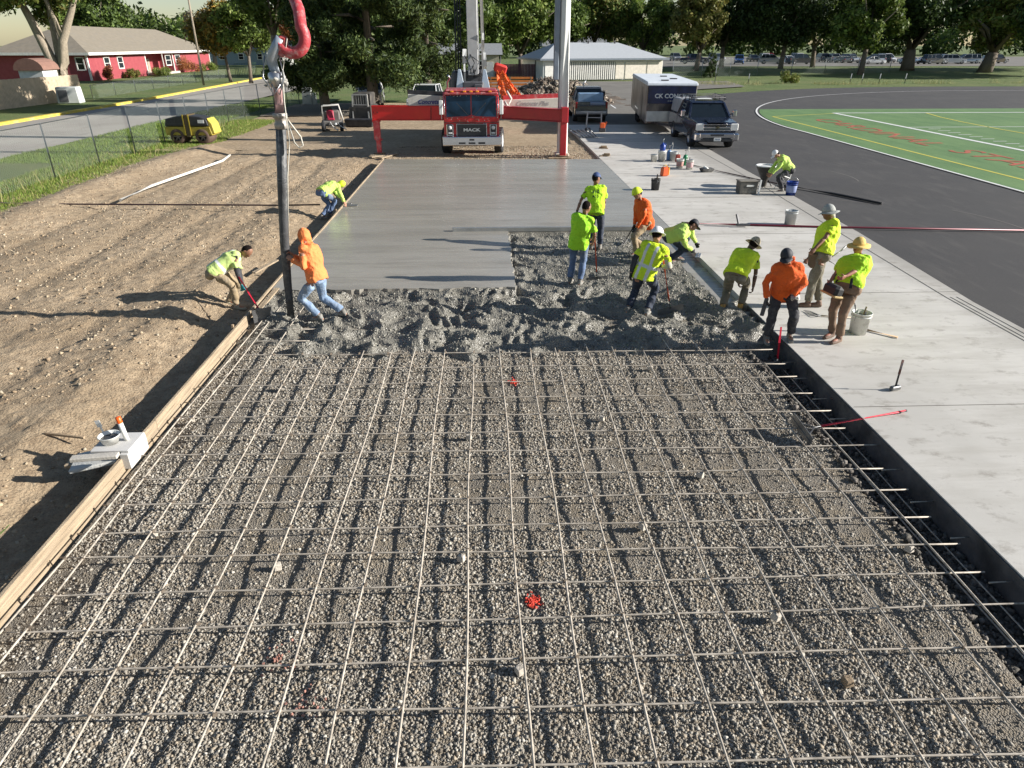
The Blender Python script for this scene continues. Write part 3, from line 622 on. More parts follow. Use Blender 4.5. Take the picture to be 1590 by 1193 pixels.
MB().tube([(.03, 0, .27), (.10, 0, .29), (.13, 0, .22), (.11, 0, .14)], .014, 8).build('handle', blue, t)
MB().tube([(0, 0, .31), (0, 0, .42), (.04, 0, .45)], .01, 6).build('spout', plast_w, t)
def sprayer(label, loc, m, name='pump_sprayer'):
    t = thing(name, label, 'sprayer', loc, .6, 'pump sprayers')
    MB().lathe([(0, 0), (.095, 0), (.1, .03), (.1, .3), (.07, .38), (.035, .41), (0, .41)], n=18).build('tank', m, t)
    MB().cyl((0, 0, .41), (0, 0, .56), .012, n=8).build('pump_rod', dsteel, t); MB().bar((-.07, 0, .57), (.07, 0, .57), .025, .025, 0, .005).build('pump_handle', dsteel, t)
    MB().tube([(.08, 0, .35), (.2, .02, .45), (.22, .02, .6), (.16, 0, .68), (.1, .0, .55)], .007, 6).build('hose', plast_w, t)
sprayer('blue pump sprayer among the white buckets', G(1038, 249), mat('light_blue', (.08, .2, .42), .4))
sprayer('green pump sprayer behind the banded buckets', G(1063, 257), green)
q = G(1052, 252); t = thing('red_jug', 'dull red fuel jug behind the green sprayer', 'jug', q)
MB().box((0, 0, .15), (.2, .18, .3), bev=.03, taper=.85).build('body', mat('dull_red', (.35, .06, .04), .5), t); MB().cyl((0, 0, .3), (.03, 0, .36), .025).build('cap', plast_w, t)
q = G(1031, 273.5); t = thing('fuel_can', 'orange red fuel can with yellow side on the pale slab', 'fuel can', q, .3)
MB().box((0, 0, .16), (.27, .22, .32), bev=.035, taper=.88).build('body', mat('can_orange', (.62, .10, .02), .45), t)
MB().box((.145, 0, .17), (.05, .18, .28), bev=.02).build('side_panel', mat('can_yellow', (.75, .42, .03), .45), t)
MB().tube([(-.08, 0, .32), (-.05, 0, .38), (.05, 0, .38), (.09, 0, .32)], .016, 8).build('handle', mat('can_yellow', (.75, .42, .03)), t); MB().cyl((.1, 0, .3), (.17, 0, .42), .022, .016).build('spout', mat('can_yellow', (.75, .42, .03)), t)
t = thing('tool_crate', 'dark plastic tool crate with a pale printed mark on the pale slab', 'tool crate', G(1158, 300.5), .03)
b = MB(); b.box((0, 0, .2), (.58, .34, .38), bev=.02, taper=1.04); b.build('body', mat('crate_grey', (.09, .085, .075), .6, dirt=(.3, .28, .24)), t)
MB().box((0, 0, .405), (.64, .38, .045), bev=.012).build('rim', mat('crate_rim', (.2, .18, .15), .6), t); MB().box((.04, -.181, .27), (.24, .012, .055)).build('printed_mark', plast_w, t)
MB().bar((.33, -.2, 0), (.36, -.2, .45), .05, .03).build('side_post', white_p, t)
t = thing('mud_pan', 'dark mud pan resting on the slab near the thin black pole', 'pan', G(1097, 267), .2)
b = MB(); b.box((0, 0, .07), (.42, .25, .13), bev=.02, taper=1.2); b.build('body', blackb, t); MB().box((-.05, -.02, .15), (.12, .2, .06), rotm(.3, .2, .4), bev=.01).build('float_block', plast_w, t)
for k, (px, py, lb_) in enumerate(((937, 231, 'farther small wooden block pile on the slab edge'), (939, 243, 'nearer small wooden block pile on the slab edge'))):
    b = MB(); q = G(px, py)
    for j in range(3): b.box((random.uniform(-.08, .08), random.uniform(-.05, .05), .03 + j * .045), (.42 - j * .08, .12, .04), rotm(0, 0, random.uniform(-.5, .5)), bev=.004)
    o = b.build('wood_blocks', wood2); o.location = q; tag(o, lb_, 'wood blocks', 'wooden blocks at the slab edge')
# ---- at the form board: tub, tube, board
blp = mat('grey_plastic_box', (.55, .54, .52), .6, var=.06)
t = thing('form_bracket_box', 'pale grey box straddling the form board', 'box', (-4.29, 7.02, 0))
MB().box((.035, 0, -.02), (.10, .46, .20), bev=.006).build('front_side', blp, t); MB().box((-.14, .02, .095), (.44, .42, .03), bev=.006).build('top_plate', blp, t)
b = MB(); b.box((-4.66, 6.93, -.055), (.52, .40, .05), rotm(.0, -.10, .25), bev=.012); tag(b.build('foam_board', mat('foam', (.5, .5, .47), .8, bump=.4)), 'dusty grey board lying beside the pale box', 'board')
b = MB(); b.box((-4.50, 6.66, .135), (.50, .10, .045), rotm(0, 0, .12), bev=.006); tag(b.build('grey_float', mat('grey_stone', (.46, .43, .38), .8, bump=.3)), 'flat grey float laid across the front of the pale box', 'float')
t = thing('white_tub', 'white plastic tub standing on the pale box', 'tub', (-4.50, 7.02, .085))
MB().lathe([(0, .01), (.075, .008), (.08, 0), (.115, .12), (.125, .125), (.12, .13), (.11, .125), (.075, .02), (0, .02)], n=22).build('bowl', plast_w, t)
MB().lathe([(.1, .09), (0, .085)], n=18).build('contents', wetm, t)
t = thing('caulk_tube', 'white caulk tube with an orange cap standing beside the tub', 'caulk tube', (-4.335, 7.07, .112)); t.rotation_euler = (.0, -.10, 0)
MB().lathe([(0, 0), (.029, 0), (.029, .235), (0, .235)], n=16).build('tube_body', plast_w, t); MB().lathe([(.03, .235), (.031, .24), (.031, .31), (.02, .315), (0, .315)], n=16).build('cap', mat('orange_cap', (.85, .12, .01), .4), t)
t = thing('putty_knife', 'small white scraper sticking up behind the tub', 'scraper', (-4.60, 7.1, .02)); MB().box((0, 0, .17), (.022, .012, .22), rotm(0, -.2, 0), bev=.004).build('handle', plast_w, t); MB().box((-.03, 0, .30), (.06, .004, .09), rotm(0, -.2, 0)).build('blade', white_p, t)
b = MB()
for k in range(10): a = random.uniform(0, 6); b.tube([(-4.42 + random.uniform(-.1, .1), 7.6 + random.uniform(-.2, .2), -.26), (-4.42 + random.uniform(-.2, .2), 7.6 + random.uniform(-.2, .2), -.1)], .004, 4)
tag(b.build('dry_twigs', wood2), 'dry twigs and scraps behind the tub in the ditch', 'twigs', kind='stuff')
# ---- vibrating screed by the far pickup
t = thing('vibrating_screed', 'grey frame screed machine with orange engine standing on the pale slab', 'screed machine', (5.95, 39.5, 0))
b = MB(); b.bar((-.42, 0, .1), (-.36, 0, 1.0), .07, .05); b.bar((.42, 0, .1), (.40, 0, 1.0), .07, .05); b.bar((-.75, 0, 1.02), (.62, 0, 1.0), .05, .06); b.bar((-.40, 0, .72), (.41, 0, .72), .04, .03); b.build('frame', mat('grey_frame', (.42, .42, .42), .5), t)
b = MB(); b.box((.45, -.25, .34), (.26, .26, .3), bev=.03); b.box((.62, -.25, .42), (.08, .2, .25), rotm(0, .3, 0), bev=.02); b.build('engine', mat('engine_orange', (.7, .12, .03), .4), t)
b = MB(); b.box((.45, -.25, .12), (.34, .32, .2), bev=.03); b.box((-.35, -.2, .12), (.3, .25, .2), bev=.04); b.build('engine_base', dsteel, t)
t = thing('aluminium_frames', 'tangle of pale metal frame bars lying on the corner of the slab', 'metal frames', (5.1, 37.8, .02))
for k in range(5): MB().tube([(-.2 + k * .15, -1.3, .03 + .02 * k), (-.5 + k * .24, 1.5, .05 + .03 * k), (-.3 + k * .24, 1.6, .05), (.05 + k * .15, -1.2, .03)], .03, 6).build('frame_bar', steel, t)
# ---- pumping hose hanging from the boom tip
hb = G(452, 492, -.1); ht = PY(436, 190, hb.y + .0)
t = thing('placing_hose', 'black rubber placing hose hanging down to the wet concrete', 'hose', hb)
dd = ht - hb; P = [Vector((0, 0, 0)), dd * .2 + Vector((-.03, 0, 0)), dd * .42 + Vector((-.045, 0, 0)), dd * .68 + Vector((-.03, 0, 0)), dd]
MB().tube(P, [.062, .070, .078, .082, .082], 18).build('rubber_hose', mat('hose_rubber', (.06, .062, .066), .55, var=.35, scale=5, bump=.3, dirt=(.28, .28, .27), dscale=3), t)
for k, f in enumerate((.58,)):
    q = P[3] + (P[4] - P[3]) * .15; MB().tube([q - Vector((0, 0, .03)), q + Vector((0, 0, .03))], .087, 16).build('tape_band', plast_w, t)
tp_ = ht - hb
b = MB(); b.lathe([(.085, -.10), (.105, -.09), (.105, -.02), (.09, 0), (.09, .06), (.115, .07), (.115, .13), (.09, .14)], tp_, 20); b.build('coupling', mat('coupling', (.35, .32, .29), .6, .4, dirt=(.6, .55, .5)), t)
b = MB(); u_ = tp_ + Vector((0, 0, .1)); top_ = PY(430, 125, hb.y) - hb
b.tube([u_, u_ * .4 + top_ * .6, top_], [.07, .066, .07], 16); b.build('reducer_pipe', mat('pinkish_pipe', (.50, .30, .29), .5, .2, dirt=(.6, .56, .52)), t)
b = MB(); e0 = PY(426, 100, hb.y) - hb; b.lathe([(.07, -.1), (.12, -.09), (.12, .1), (.08, .12)], top_, 18); b.build('clamp', steel, t)
cem = mat('cement_caked', (.40, .385, .35), .9, var=.3, bump=1, bscale=20)
b = MB(); lump = []
for k in range(34):
    q = top_ + Vector((random.gauss(0, .07), random.gauss(0, .07), random.uniform(-.1, .12))); b.box(q, [random.uniform(.03, .09) for _ in range(3)], rotm(random.random() * 3, random.random() * 3, 0), bev=.015)
b.build('caked_cement', cem, t)
b = MB(); pA = PY(421, 92, hb.y) - hb; pB = PY(437, 60, hb.y) - hb
b.tube([top_, pA, pA * .4 + pB * .6, pB], [.075, .085, .09, .085], 16); b.build('upper_pipe', mat('blue_grey_pipe', (.28, .33, .40), .5, .3, dirt=(.5, .48, .45)), t)
b = MB(); q0 = pB; q1 = PY(441, 85, hb.y) - hb; b.box((q0 + q1) / 2, (.14, .14, .3), rotm(0, .15, 0), bev=.03); b.build('swivel_bracket', mat('pump_red_dirty', (.42, .05, .05), .5, dirt=(.5, .4, .36)), t)
cxr = PY(452, 58, hb.y) - hb; b = MB(); Rr = (PY(474, 58, hb.y) - PY(440, 58, hb.y)).length * .62
arcp = [cxr + Vector((Rr * math.cos(a), 0, Rr * math.sin(a) * 1.05)) for a in np.linspace(R(200), R(395), 22)]
arcp = arcp + [arcp[-1] + Vector((-.06, .25, .25)), arcp[-1] + Vector((-.3, .9, .55)), arcp[-1] + Vector((-.6, 2.2, .9))]
b.tube(arcp, .088, 18); b.build('red_elbow', mat('pump_red_worn', (.42, .045, .055), .55, var=.2, bump=.3, dirt=(.50, .33, .31), dscale=9), t)
ropem = mat('rope', (.58, .55, .48), .9, bump=.5)
b = MB(); b.tube([pB + Vector((.1, -.06, 0)), top_ + Vector((.12, -.08, .1)), top_ + Vector((.1, -.12, -.3)), tp_ + Vector((.12, -.1, -.3)), tp_ * .75 + Vector((.09, -.1, 0)), tp_ * .45 + Vector((.06, -.1, 0))], .010, 6); b.build('tag_line', ropem, t)
b = MB(); l0 = tp_ + Vector((.12, -.1, .12)); b.tube([l0, l0 + Vector((.05, 0, -.12)), l0 + Vector((.19, 0, -.33)), l0 + Vector((.21, 0, -.46)), l0 + Vector((.15, 0, -.50)), l0 + Vector((.08, 0, -.42)), l0 + Vector((.02, 0, -.1))], .013, 6); b.build('rope_loop', ropem, t)
b = MB()
for (a_, c_) in ((-.12, .02), (.1, .03)): b.tube([top_ + Vector((a_, -.05, .35)), top_ + Vector((a_ * 1.5, -.1, .05)), top_ + Vector((a_ * .4, -.1, -.2)), top_ + Vector((-a_ * .6, -.1, -.05))], .014, 6)
b.build('safety_chain', steel, t)
# ================================================================== vehicles and machines
def bevel(o, w_=.02, seg=2, ang=35):
    m = o.modifiers.new('bevel', 'BEVEL'); m.width = w_; m.segments = seg; m.limit_method = 'ANGLE'; m.angle_limit = R(ang); m.harden_normals = False
    return o
red = mat('pump_red', (.50, .012, .02), .28, var=.06, coat=.5, dirt=(.3, .06, .05), dscale=3)
redb = mat('beam_red', (.60, .012, .015), .35, var=.06, coat=.3)
lamp_m = mat('lamp_lens', (.7, .7, .68), .15, var=.02); amber = mat('amber_lens', (.8, .3, .03), .3)
tail_m = mat('tail_lens', (.35, .01, .01), .2)
def silh(w_front, w_rear, top, r, zb, n=8):
    """side outline with two wheel arches; top = list of (y, z) from front to rear"""
    P = list(top); last = P[-1][0]; P.append((last, zb))
    for c in (w_rear, w_front):
        P.append((c + r, zb)); P += [(c + r * math.cos(a), .02 + r * math.sin(a) + (r * .05)) for a in np.linspace(R(25), R(155), n)] ; P.append((c - r, zb))
    P.append((P[0][0], zb)); return P
def prismw(b, poly, wf, m=0):
    n = len(poly); V = [Vector((-wf(y, z), y, z)) for y, z in poly] + [Vector((wf(y, z), y, z)) for y, z in poly]
    return b.add(V, [tuple(range(n))[::-1], tuple(range(n, 2 * n))] + [(i, (i + 1) % n, n + (i + 1) % n, n + i) for i in range(n)], m)
def car_wheels(t, ys, hw, r, w_=.22, axle_turn=0.0):
    for y in ys:
        for s in (-1, 1):
            c = Vector((s * (hw - w_ / 2 - .01), y, r)); o = MB().wheel((0, 0, 0), r, w_, m=0).build('wheel', black_rub, t); o.location = c
            h = w_ / 2; b = MB(); b.lathe([(0, h * .5), (r * .2, h * .7), (r * .35, h * .35), (r * .55, h * .45), (r * .6, h * .97)], (0, 0, 0), 16, 0, Matrix.Rotation(R(90) * s, 3, 'Y')); b.build('rim', steel, o)
def make_car(kind, label, cat, paint):
    L, W, Hh, r = {'sedan': (4.6, .90, 1.45, .33), 'suv': (4.7, .94, 1.72, .37), 'van': (5.0, .97, 1.75, .35), 'truck': (5.7, 1.0, 1.85, .40)}[kind]
    name = {'sedan': 'parked_car', 'suv': 'parked_suv', 'van': 'parked_minivan', 'truck': 'parked_pickup'}[kind]
    t = thing(name, label, cat); b = MB(); g_ = MB(); rf = MB()
    belt = {'sedan': .92, 'suv': 1.05, 'van': 1.0, 'truck': 1.15}[kind]; hood = {'sedan': 1.3, 'suv': 1.15, 'van': .9, 'truck': 1.5}[kind]
    top = [(0, .55), (.08, belt - .22), (hood, belt - .02), (hood + .5, belt), (L - .9, belt + .02), (L - .1, belt - (.05 if kind != 'truck' else 0)), (L, .6)]
    if kind == 'truck': top = [(0, .6), (.06, belt - .15), (hood, belt), (L - 1.9, belt), (L - 1.88, belt - .03), (L - .02, belt - .03), (L, .6)]
    prismw(b, silh(.85, L - .95, top, r + .07, .26), lambda y, z: W - .10 * max(0, z - .75) - .06 * max(0, .5 - z) - .10 * max(0, 1 - y / .5) ** 2 - .08 * max(0, 1 - (L - y) / .4) ** 2)
    bevel(b.build('body', paint, t), .05, 2)
    cw = lambda y, z: W - .09 - .32 * (z - belt) / (Hh - belt) * .55
    if kind == 'sedan': cp = [(hood - .05, belt - .02), (hood + .75, Hh - .03), (L - 1.65, Hh - .03), (L - .75, belt - .02)]
    elif kind == 'truck': cp = [(hood - .02, belt - .03), (hood + .65, Hh - .03), (L - 2.05, Hh - .04), (L - 1.92, belt - .03)]
    else: cp = [(hood - .05, belt - .02), (hood + (.75 if kind == 'suv' else .95), Hh - .03), (L - .45, Hh - .05), (L - .12, belt - .02)]
    prismw(g_, cp, cw); bevel(g_.build('windows', glass, t), .03, 1)
    y0, y1 = cp[1][0] - .05, cp[2][0] + .05; prismw(rf, [(y0, Hh - .06), (y0 + .1, Hh), (y1 - .1, Hh), (y1, Hh - .06)], lambda y, z: cw(y, z) + .015); p = rf
    for s in (-1, 1):
        for (a, c_) in ((cp[0], cp[1]), (cp[3], cp[2])): p.bar((s * cw(*a), a[0], a[1]), (s * cw(*c_), c_[0], c_[1]), .07, .05)
        for yy in ([(y0 + y1) / 2 + .1] if kind in ('sedan', 'truck') else [(y0 + y1) / 2 - .3, y1 - .7]): p.bar((s * (cw(0, belt) + .004), yy, belt - .02), (s * (cw(0, Hh) + .004), yy, Hh - .04), .07, .03)
    bevel(p.build('roof', paint, t), .03, 2)
    for s in (-1, 1):
        MB().box((s * (W - .27), .035, belt - .32), (.32, .12, .14), bev=.03).build('headlight', lamp_m, t)
        MB().box((s * (W - .2), L - .03, belt - .18), (.22, .1, .18), bev=.02).build('tail_light', tail_m, t)
        MB().box((s * (W + .06), hood + .45, belt + .06), (.2, .1, .13), bev=.03).build('mirror', paint, t)
    MB().box((0, .0, .62), (.9, .06, .14), bev=.01).build('grille', dsteel, t)
    MB().box((0, .02, .40), (W * 1.7, .12, .16), bev=.04).build('bumper', dsteel if kind != 'truck' else chrome, t)
    car_wheels(t, (.85, L - .95), W, r); return t

# ---- the pump truck -------------------------------------------------------------------
T = thing('pump_truck', 'red cab-over concrete pump truck parked on its outriggers behind the grey slab', 'pump truck', (-.60, 31.0, -.10), R(.8))
b = MB()
b.prism([(0.02, 1.62), (.0, .92), (.05, .62), (2.0, .62), (2.0, 2.62), (.30, 2.62), (.12, 2.5)], -1.19, 1.19)
bevel(b.build('cab', red, T), .05, 3)
b = MB(); b.box((0, .72, 2.665), (2.2, 1.4, .10), bev=.04); b.box((0, .06, 2.56), (2.28, .16, .10), bev=.03); b.build('roof_visor', mat('visor', (.42, .06, .07), .5, dirt=(.55, .4, .38), dscale=6), T)
for x in (-.8, -.27, .27, .8, 0): MB().box((x, .02, 2.64), (.14, .09, .06), bev=.02).build('marker_lamp', amber, T)
for s in (-1, 1):
    b = MB(); x0, x1 = (.03, 1.06); b.add([(s * x0, .020, 1.68), (s * x1, .028, 1.64), (s * x1, .118, 2.47), (s * x0, .112, 2.50)], [(0, 1, 2, 3)] if s > 0 else [(3, 2, 1, 0)]); b2 = MB()
    V = [Vector(q) + Vector((0, -.03, 0)) for q in b.v]; W_ = [Vector(q) + Vector((0, .02, 0)) for q in b.v]
    b2.add(V + W_, [(0, 1, 2, 3), (7, 6, 5, 4), (0, 4, 5, 1), (1, 5, 6, 2), (2, 6, 7, 3), (3, 7, 4, 0)]); b2.build('windshield', mat('truck_glass', (.01, .028, .055), .08, var=.7, scale=1.5, spec=.35), T)
    MB().bar((s * .12, -.045, 1.70), (s * .62, -.03, 2.2), .02, .02).build('wiper', dsteel, T)
    b = MB(); b.box((s * .93, -.018, 1.12), (.30, .05, .46), bev=.02); o = b.build('headlight_frame', chrome, T)
    b = MB(); b.box((s * .93, -.030, 1.12), (.24, .05, .40), bev=.01); b.build('headlight_panel', dsteel, T)
    for z in (1.21, 1.0):
        if z > 1.1: MB().lathe([(0, -.055), (.08, -.04), (.085, 0)], (s * .93, -.02, z), 16, rot=Matrix.Rotation(0, 3, 'X') @ rotm(R(90), 0, 0) @ Matrix.Scale(-1, 3, (0, 0, 1))).build('headlight', lamp_m, T)
        else: MB().box((s * .93, -.055, z), (.17, .02, .07), bev=.01).build('headlight', lamp_m, T)
    b = MB(); b.bar((s * 1.27, .05, 1.55), (s * 1.27, .05, 2.45), .02, .02); b.bar((s * 1.17, .15, 2.4), (s * 1.27, .05, 2.4), .02, .02); b.bar((s * 1.17, .15, 1.6), (s * 1.27, .05, 1.6), .02, .02); o = b.build('mirror_arm', chrome, T)
    MB().box((s * 1.28, .0, 2.02), (.16, .05, .58), bev=.02).build('mirror', white_p, T)
    b = MB(); b.add([(s * 1.195, .40, 1.7), (s * 1.195, 1.4, 1.7), (s * 1.195, 1.4, 2.42), (s * 1.195, .48, 2.42)], [(0, 1, 2, 3)]); b.build('side_window', glass, T)
b = MB(); b.box((0, -.015, 1.12), (1.32, .05, .52), bev=.02); b.build('grille_frame', chrome, T)
b = MB(); b.box((0, -.030, 1.12), (1.26, .045, .46)); 
for k in range(9): b.box((0, -.055, .93 + k * .047), (1.24, .012, .016))
b.build('grille', mat('grille_dark', (.05, .05, .055), .4, .5), T)
text('grille_lettering', 'MACK', .17, chrome, T, (0, -.066, 1.12), (R(90), 0, 0), .004, sx=1.5, bold=.006)
b = MB(); b.prism([(-.20, .50), (-.22, .86), (-.05, .9), (.1, .9), (.1, .46), (-.1, .46)], -1.26, 1.26); bevel(b.build('bumper', chrome, T), .03, 2)
b = MB()
for x in (-.42, 0, .42): b.box((x, -.218, .60), (.3, .03, .07), bev=.01)
b.box((0, -.222, .74), (.22, .03, .07), bev=.01); b.build('bumper_slots', dsteel, T)
MB().bar((-.5, -.06, 1.55), (0, -.05, 1.72), .04, .02).bar((.5, -.06, 1.55), (0, -.05, 1.72), .04, .02).build('emblem_bars', mat('emblem_red', (.3, .01, .015), .4), T)
spat = mat('concrete_spatter', (.45, .43, .39), .9, var=.2); b = MB()
for k in range(90): x = random.uniform(-1.15, 1.15); z = random.choice([random.uniform(.6, .95), random.uniform(1.45, 1.65), random.uniform(2.45, 2.6)]); b.box((x, -.012 if z < 1.7 else .08, z), (random.uniform(.01, .035), .02, random.uniform(.01, .05)), rotm(0, random.random() * 3, 0))
b.build('spatter', spat, T)
b = MB(); b.box((0, -.004, 1.42), (2.38, .02, .02)); b.box((0, -.004, .93), (2.38, .02, .015)); b.bar((-1.0, -.10, .93), (-1.0, -.10, 1.42), .015, .015); b.build('panel_seams', dsteel, T)
b = MB(); [b.tube([(s * 1.12, -.02, 1.66), (s * 1.14, -.10, 1.9), (s * 1.12, .06, 2.44)], .018, 6) for s in (-1, 1)]; [b.cyl((s * .25, .1, 2.72), (s * .25, .5, 2.74), .05, .025, 10) for s in (-1, 1)]; b.build('grab_rails', chrome, T)
b = MB(); b.box((-.35, 5.5, .85), (.25, 9, .28)); b.box((.35, 5.5, .85), (.25, 9, .28)); b.box((0, 1.3, .55), (2.0, .2, .2)); b.box((0, 4, .9), (1.1, 3, .3)); b.build('chassis', dsteel, T)
for (x, y, a) in ((1.22, 1.35, -.16), (-1.12, 1.35, -.16), (1.05, 7.4, 0), (-1.05, 7.4, 0), (1.05, 8.8, 0), (-1.05, 8.8, 0)):
    o = MB().wheel((0, 0, 0), .54, .34 if y < 3 else .55, m=0).build('wheel', black_rub, T); o.location = (x, y, .54); o.rotation_euler = (0, 0, a)
    b = MB(); b.lathe([(0, .13), (.1, .14), (.12, .08), (.25, .06), (.30, .165)], (0, 0, 0), 18, 0, Matrix.Rotation(R(90) * (1 if x > 0 else -1), 3, 'Y')); b.build('rim', white_p, o)
    tb = MB()
    for k in range(26):
        q = 2 * math.pi * k / 26; tb.box((0, .541 * math.cos(q), .541 * math.sin(q)), ((.32 if y < 3 else .5), .05, .02), rotm(q - R(90), 0, 0))
    tb.build('tread', black_rub, o)
b = MB(); b.box((0, 2.4, 1.55), (2.3, .5, 1.3), bev=.03); b.box((0, 6.0, 1.35), (2.35, 6.4, .5), bev=.03); b.box((-1.0, 5.6, 1.85), (.3, 5, .5), bev=.02); b.box((1.0, 5.6, 1.85), (.3, 5, .5), bev=.02); b.build('deck', mat('deck_grey', (.16, .16, .17), .6, dirt=(.35, .33, .3)), T)
b = MB(); b.box((0, 9.9, 1.3), (1.9, 1.2, .9), bev=.05, taper=1.2); b.build('hopper', red, T)
# outriggers
OL = [(-1.25, .55), (-4.27, .72)]
b = MB(); b.bar((-1.2, .5, 1.77), (-4.27, .62, 1.77), .34, .54); b.bar((-1.2, .5, 2.05), (-4.27, .62, 2.05), .42, .03); b.bar((-1.2, .5, 1.49), (-4.27, .62, 1.49), .42, .03); bevel(b.build('outrigger_beam', redb, T), .01, 1)
b = MB(); b.bar((-4.05, .42, 1.8), (-3.99, .42, 1.8), .06, .05); b.bar((-4.2, .42, 1.8), (-4.16, .42, 1.8), .05, .05); b.bar((-1.75, .34, 1.5), (-1.72, .34, 2.05), .03, .02); b.build('beam_fittings', mat('deep_red', (.12, .01, .01), .5), T)
b = MB(); b.box((-4.13, .62, 1.08), (.28, .28, .80), bev=.02); b.box((-4.13, .62, 1.44), (.34, .32, .10), bev=.02); b.box((-4.08, .62, .68), (.30, .3, .07), bev=.02); b.box((-4.10, .62, .40), (.20, .2, .62), bev=.01); bevel(b.build('outrigger_leg', mat('leg_red', (.58, .05, .06), .4, dirt=(.55, .28, .26), dscale=4), T), .005, 1)
b = MB(); b.cyl((-4.1, .62, .08), (-4.1, .62, .14), .26, n=20); b.box((-4.1, .6, .04), (.75, .6, .08), bev=.01); b.build('foot_pad', wood, T)
b = MB(); b.bar((1.2, .4, 1.80), (4.0, -.48, 1.72), .34, .44); b.bar((1.2, .4, 2.04), (4.0, -.48, 1.96), .42, .03); b.bar((1.2, .4, 1.56), (4.0, -.48, 1.48), .42, .03); b.box((3.93, -.50, 1.75), (.3, .4, .62), bev=.02); bevel(b.build('outrigger_beam', mat('beam_red_shaded', (.40, .012, .02), .35, coat=.3), T), .01, 1)  # right outrigger: shade-side tone painted as a darker red
b = MB(); b.box((3.90, -.5, .80), (.26, .28, 1.4), bev=.02); b.box((3.90, -.5, .55), (.2, .22, 1.0), bev=.01); b.build('outrigger_leg', mat('beam_red_shaded', (.40, .012, .02)), T)
b = MB(); b.cyl((3.9, -.5, .06), (3.9, -.5, .12), .26, n=20); b.box((3.88, -.5, .02), (.8, .5, .07), bev=.01); b.box((3.7, -.75, .05), (.9, .14, .05), rotm(0, 0, .1), bev=.01); b.build('foot_pad', wood2, T)
for s, (xa, xb, za, zb, zc) in ((-1, (-2.82, -1.2, 2.42, 2.34, 1.9)), (1, (1.45, 3.95, 2.17, 2.25, 1.83))):
    b = MB(); b.prism([(xa, zc), (xb, zc), (xb, zb), (xa, za)], 1.95, 2.2, 'y'); bevel(b.build('side_panel', mat('cream_panel', (.74, .71, .62), .45, dirt=(.5, .47, .42)), T), .01, 1)
    b = MB(); b.bar((xa, 2.07, za + .03), (xb, 2.07, zb + .03), .06, .30); b.build('panel_trim', mat('leg_red', (.58, .05, .06)) if s > 0 else dsteel, T)
script_m = mat('script_paint', (.03, .05, .28), .5); script_g = mat('script_faded', (.42, .42, .42), .5)
text('panel_lettering', 'Concrete Pump', .27, script_m, T, (-1.63, 1.945, 2.10), (R(90), 0, 0), .003, shear=.45, sx=.9, bold=.006)
text('panel_lettering', 'Concrete Plus', .27, script_g, T, (2.75, 1.945, 2.02), (R(90), 0, 0), .003, shear=.45, sx=.95)
# pedestal, mast and boom
blw = mat('blue_white', (.50, .60, .72), .45, dirt=(.65, .62, .58)); mastg = mat('mast_grey', (.40, .40, .40), .5, var=.08, dirt=(.36, .35, .33), dscale=1.5)
b = MB()
for (xa, xb) in ((-.75, -.25), (.45, .95)): b.prism([(xa, 2.3), (xb, 2.3), ((xa + xb) / 2 + .02, 3.35), ((xa + xb) / 2 - .1, 3.35)], 4.4, 4.6, 'y')
bevel(b.build('pedestal_bracket', blw, T), .01, 1)
MB().box((-.1, 6.2, 2.5), (1.7, 1.6, 1.5), bev=.1).box((-.2, 8.6, 2.3), (1.9, 2.4, 1.3), bev=.1).cyl((.1, 4.9, 1.7), (.1, 4.9, 2.8), .55, n=24).box((.1, 4.6, 2.65), (1.0, .5, .35), bev=.05).box((.35, 4.2, 2.62), (.4, .3, .18), bev=.03).build('pedestal', mat('pedestal_dark', (.09, .09, .10), .6), T)
bA, bB, bC, bD = Vector((.12, 5.4, 2.7)), Vector((.05, 6.3, 14)), Vector((-.9, -9, 17.5)), Vector((-2.6, -17.9, 6.3))
b = MB(); b.bar(bA + Vector((0, 0, .35)), bB, .50, .62, 0, .02); b.build('lower_boom', mastg, T)
b = MB(); b.bar(bA + Vector((.28, -.05, .7)), bB + Vector((.28, -.05, 0)), .05, .1); b.build('boom_edge_rail', white_p, T)
b = MB(); b.bar(bB, bC, .42, .5, 0, .02); b.bar(bC, bD, .30, .36, 0, .02); b.build('upper_boom', white_p, T)
b = MB(); b.tube([bA + Vector((.5, -.1, .4)), bB + Vector((.42, -.1, 0)), bC + Vector((.35, 0, .1)), bD + Vector((.22, 0, 0))], .075, 10); b.build('delivery_pipe', white_p, T)
b = MB()
b.cyl(bA + Vector((.60, -.2, .75)), bA + Vector((.55, -.1, 1.35)), .07, n=12); b.cyl(bA + Vector((-.42, -.3, .9)), bA + Vector((-.40, -.2, 1.5)), .10, n=12); b.cyl(bA + Vector((-.42, -.32, .1)), bA + Vector((-.42, -.3, .95)), .05, n=10); b.cyl(bA + Vector((.50, -.2, 1.6)), bA + Vector((.5, -.2, 2.2)), .05, n=10)
b.build('hydraulic_rams', white_p, T)
b = MB()
for k in range(22):
    a = Vector((random.uniform(-.8, .5), random.uniform(-.5, .3), random.uniform(-.3, .8))); b.tube([bA + a, bA + a + Vector((random.uniform(-.3, .3), random.uniform(-.2, .2), random.uniform(.1, .5))), bA + a + Vector((random.uniform(-.3, .3), 0, random.uniform(.3, 1.0)))], .022, 6)
for x in (-.62, -.74, -.86): b.tube([bA + Vector((x, 0, -.2)), bA + Vector((x + .04, .1, 1.6)), bB * .5 + bA * .5 + Vector((x + .1, 0, 0))], .035, 6)
b.build('hydraulic_hoses', black_rub, T)
b = MB(); b.tube([(-1.0, 1.9, 2.3), (-1.05, 1.9, 2.9), (-.92, 1.7, 3.1), (-1.0, 1.6, 3.2)], .045, 8); b.build('exhaust_stack', steel, T)
b = MB()
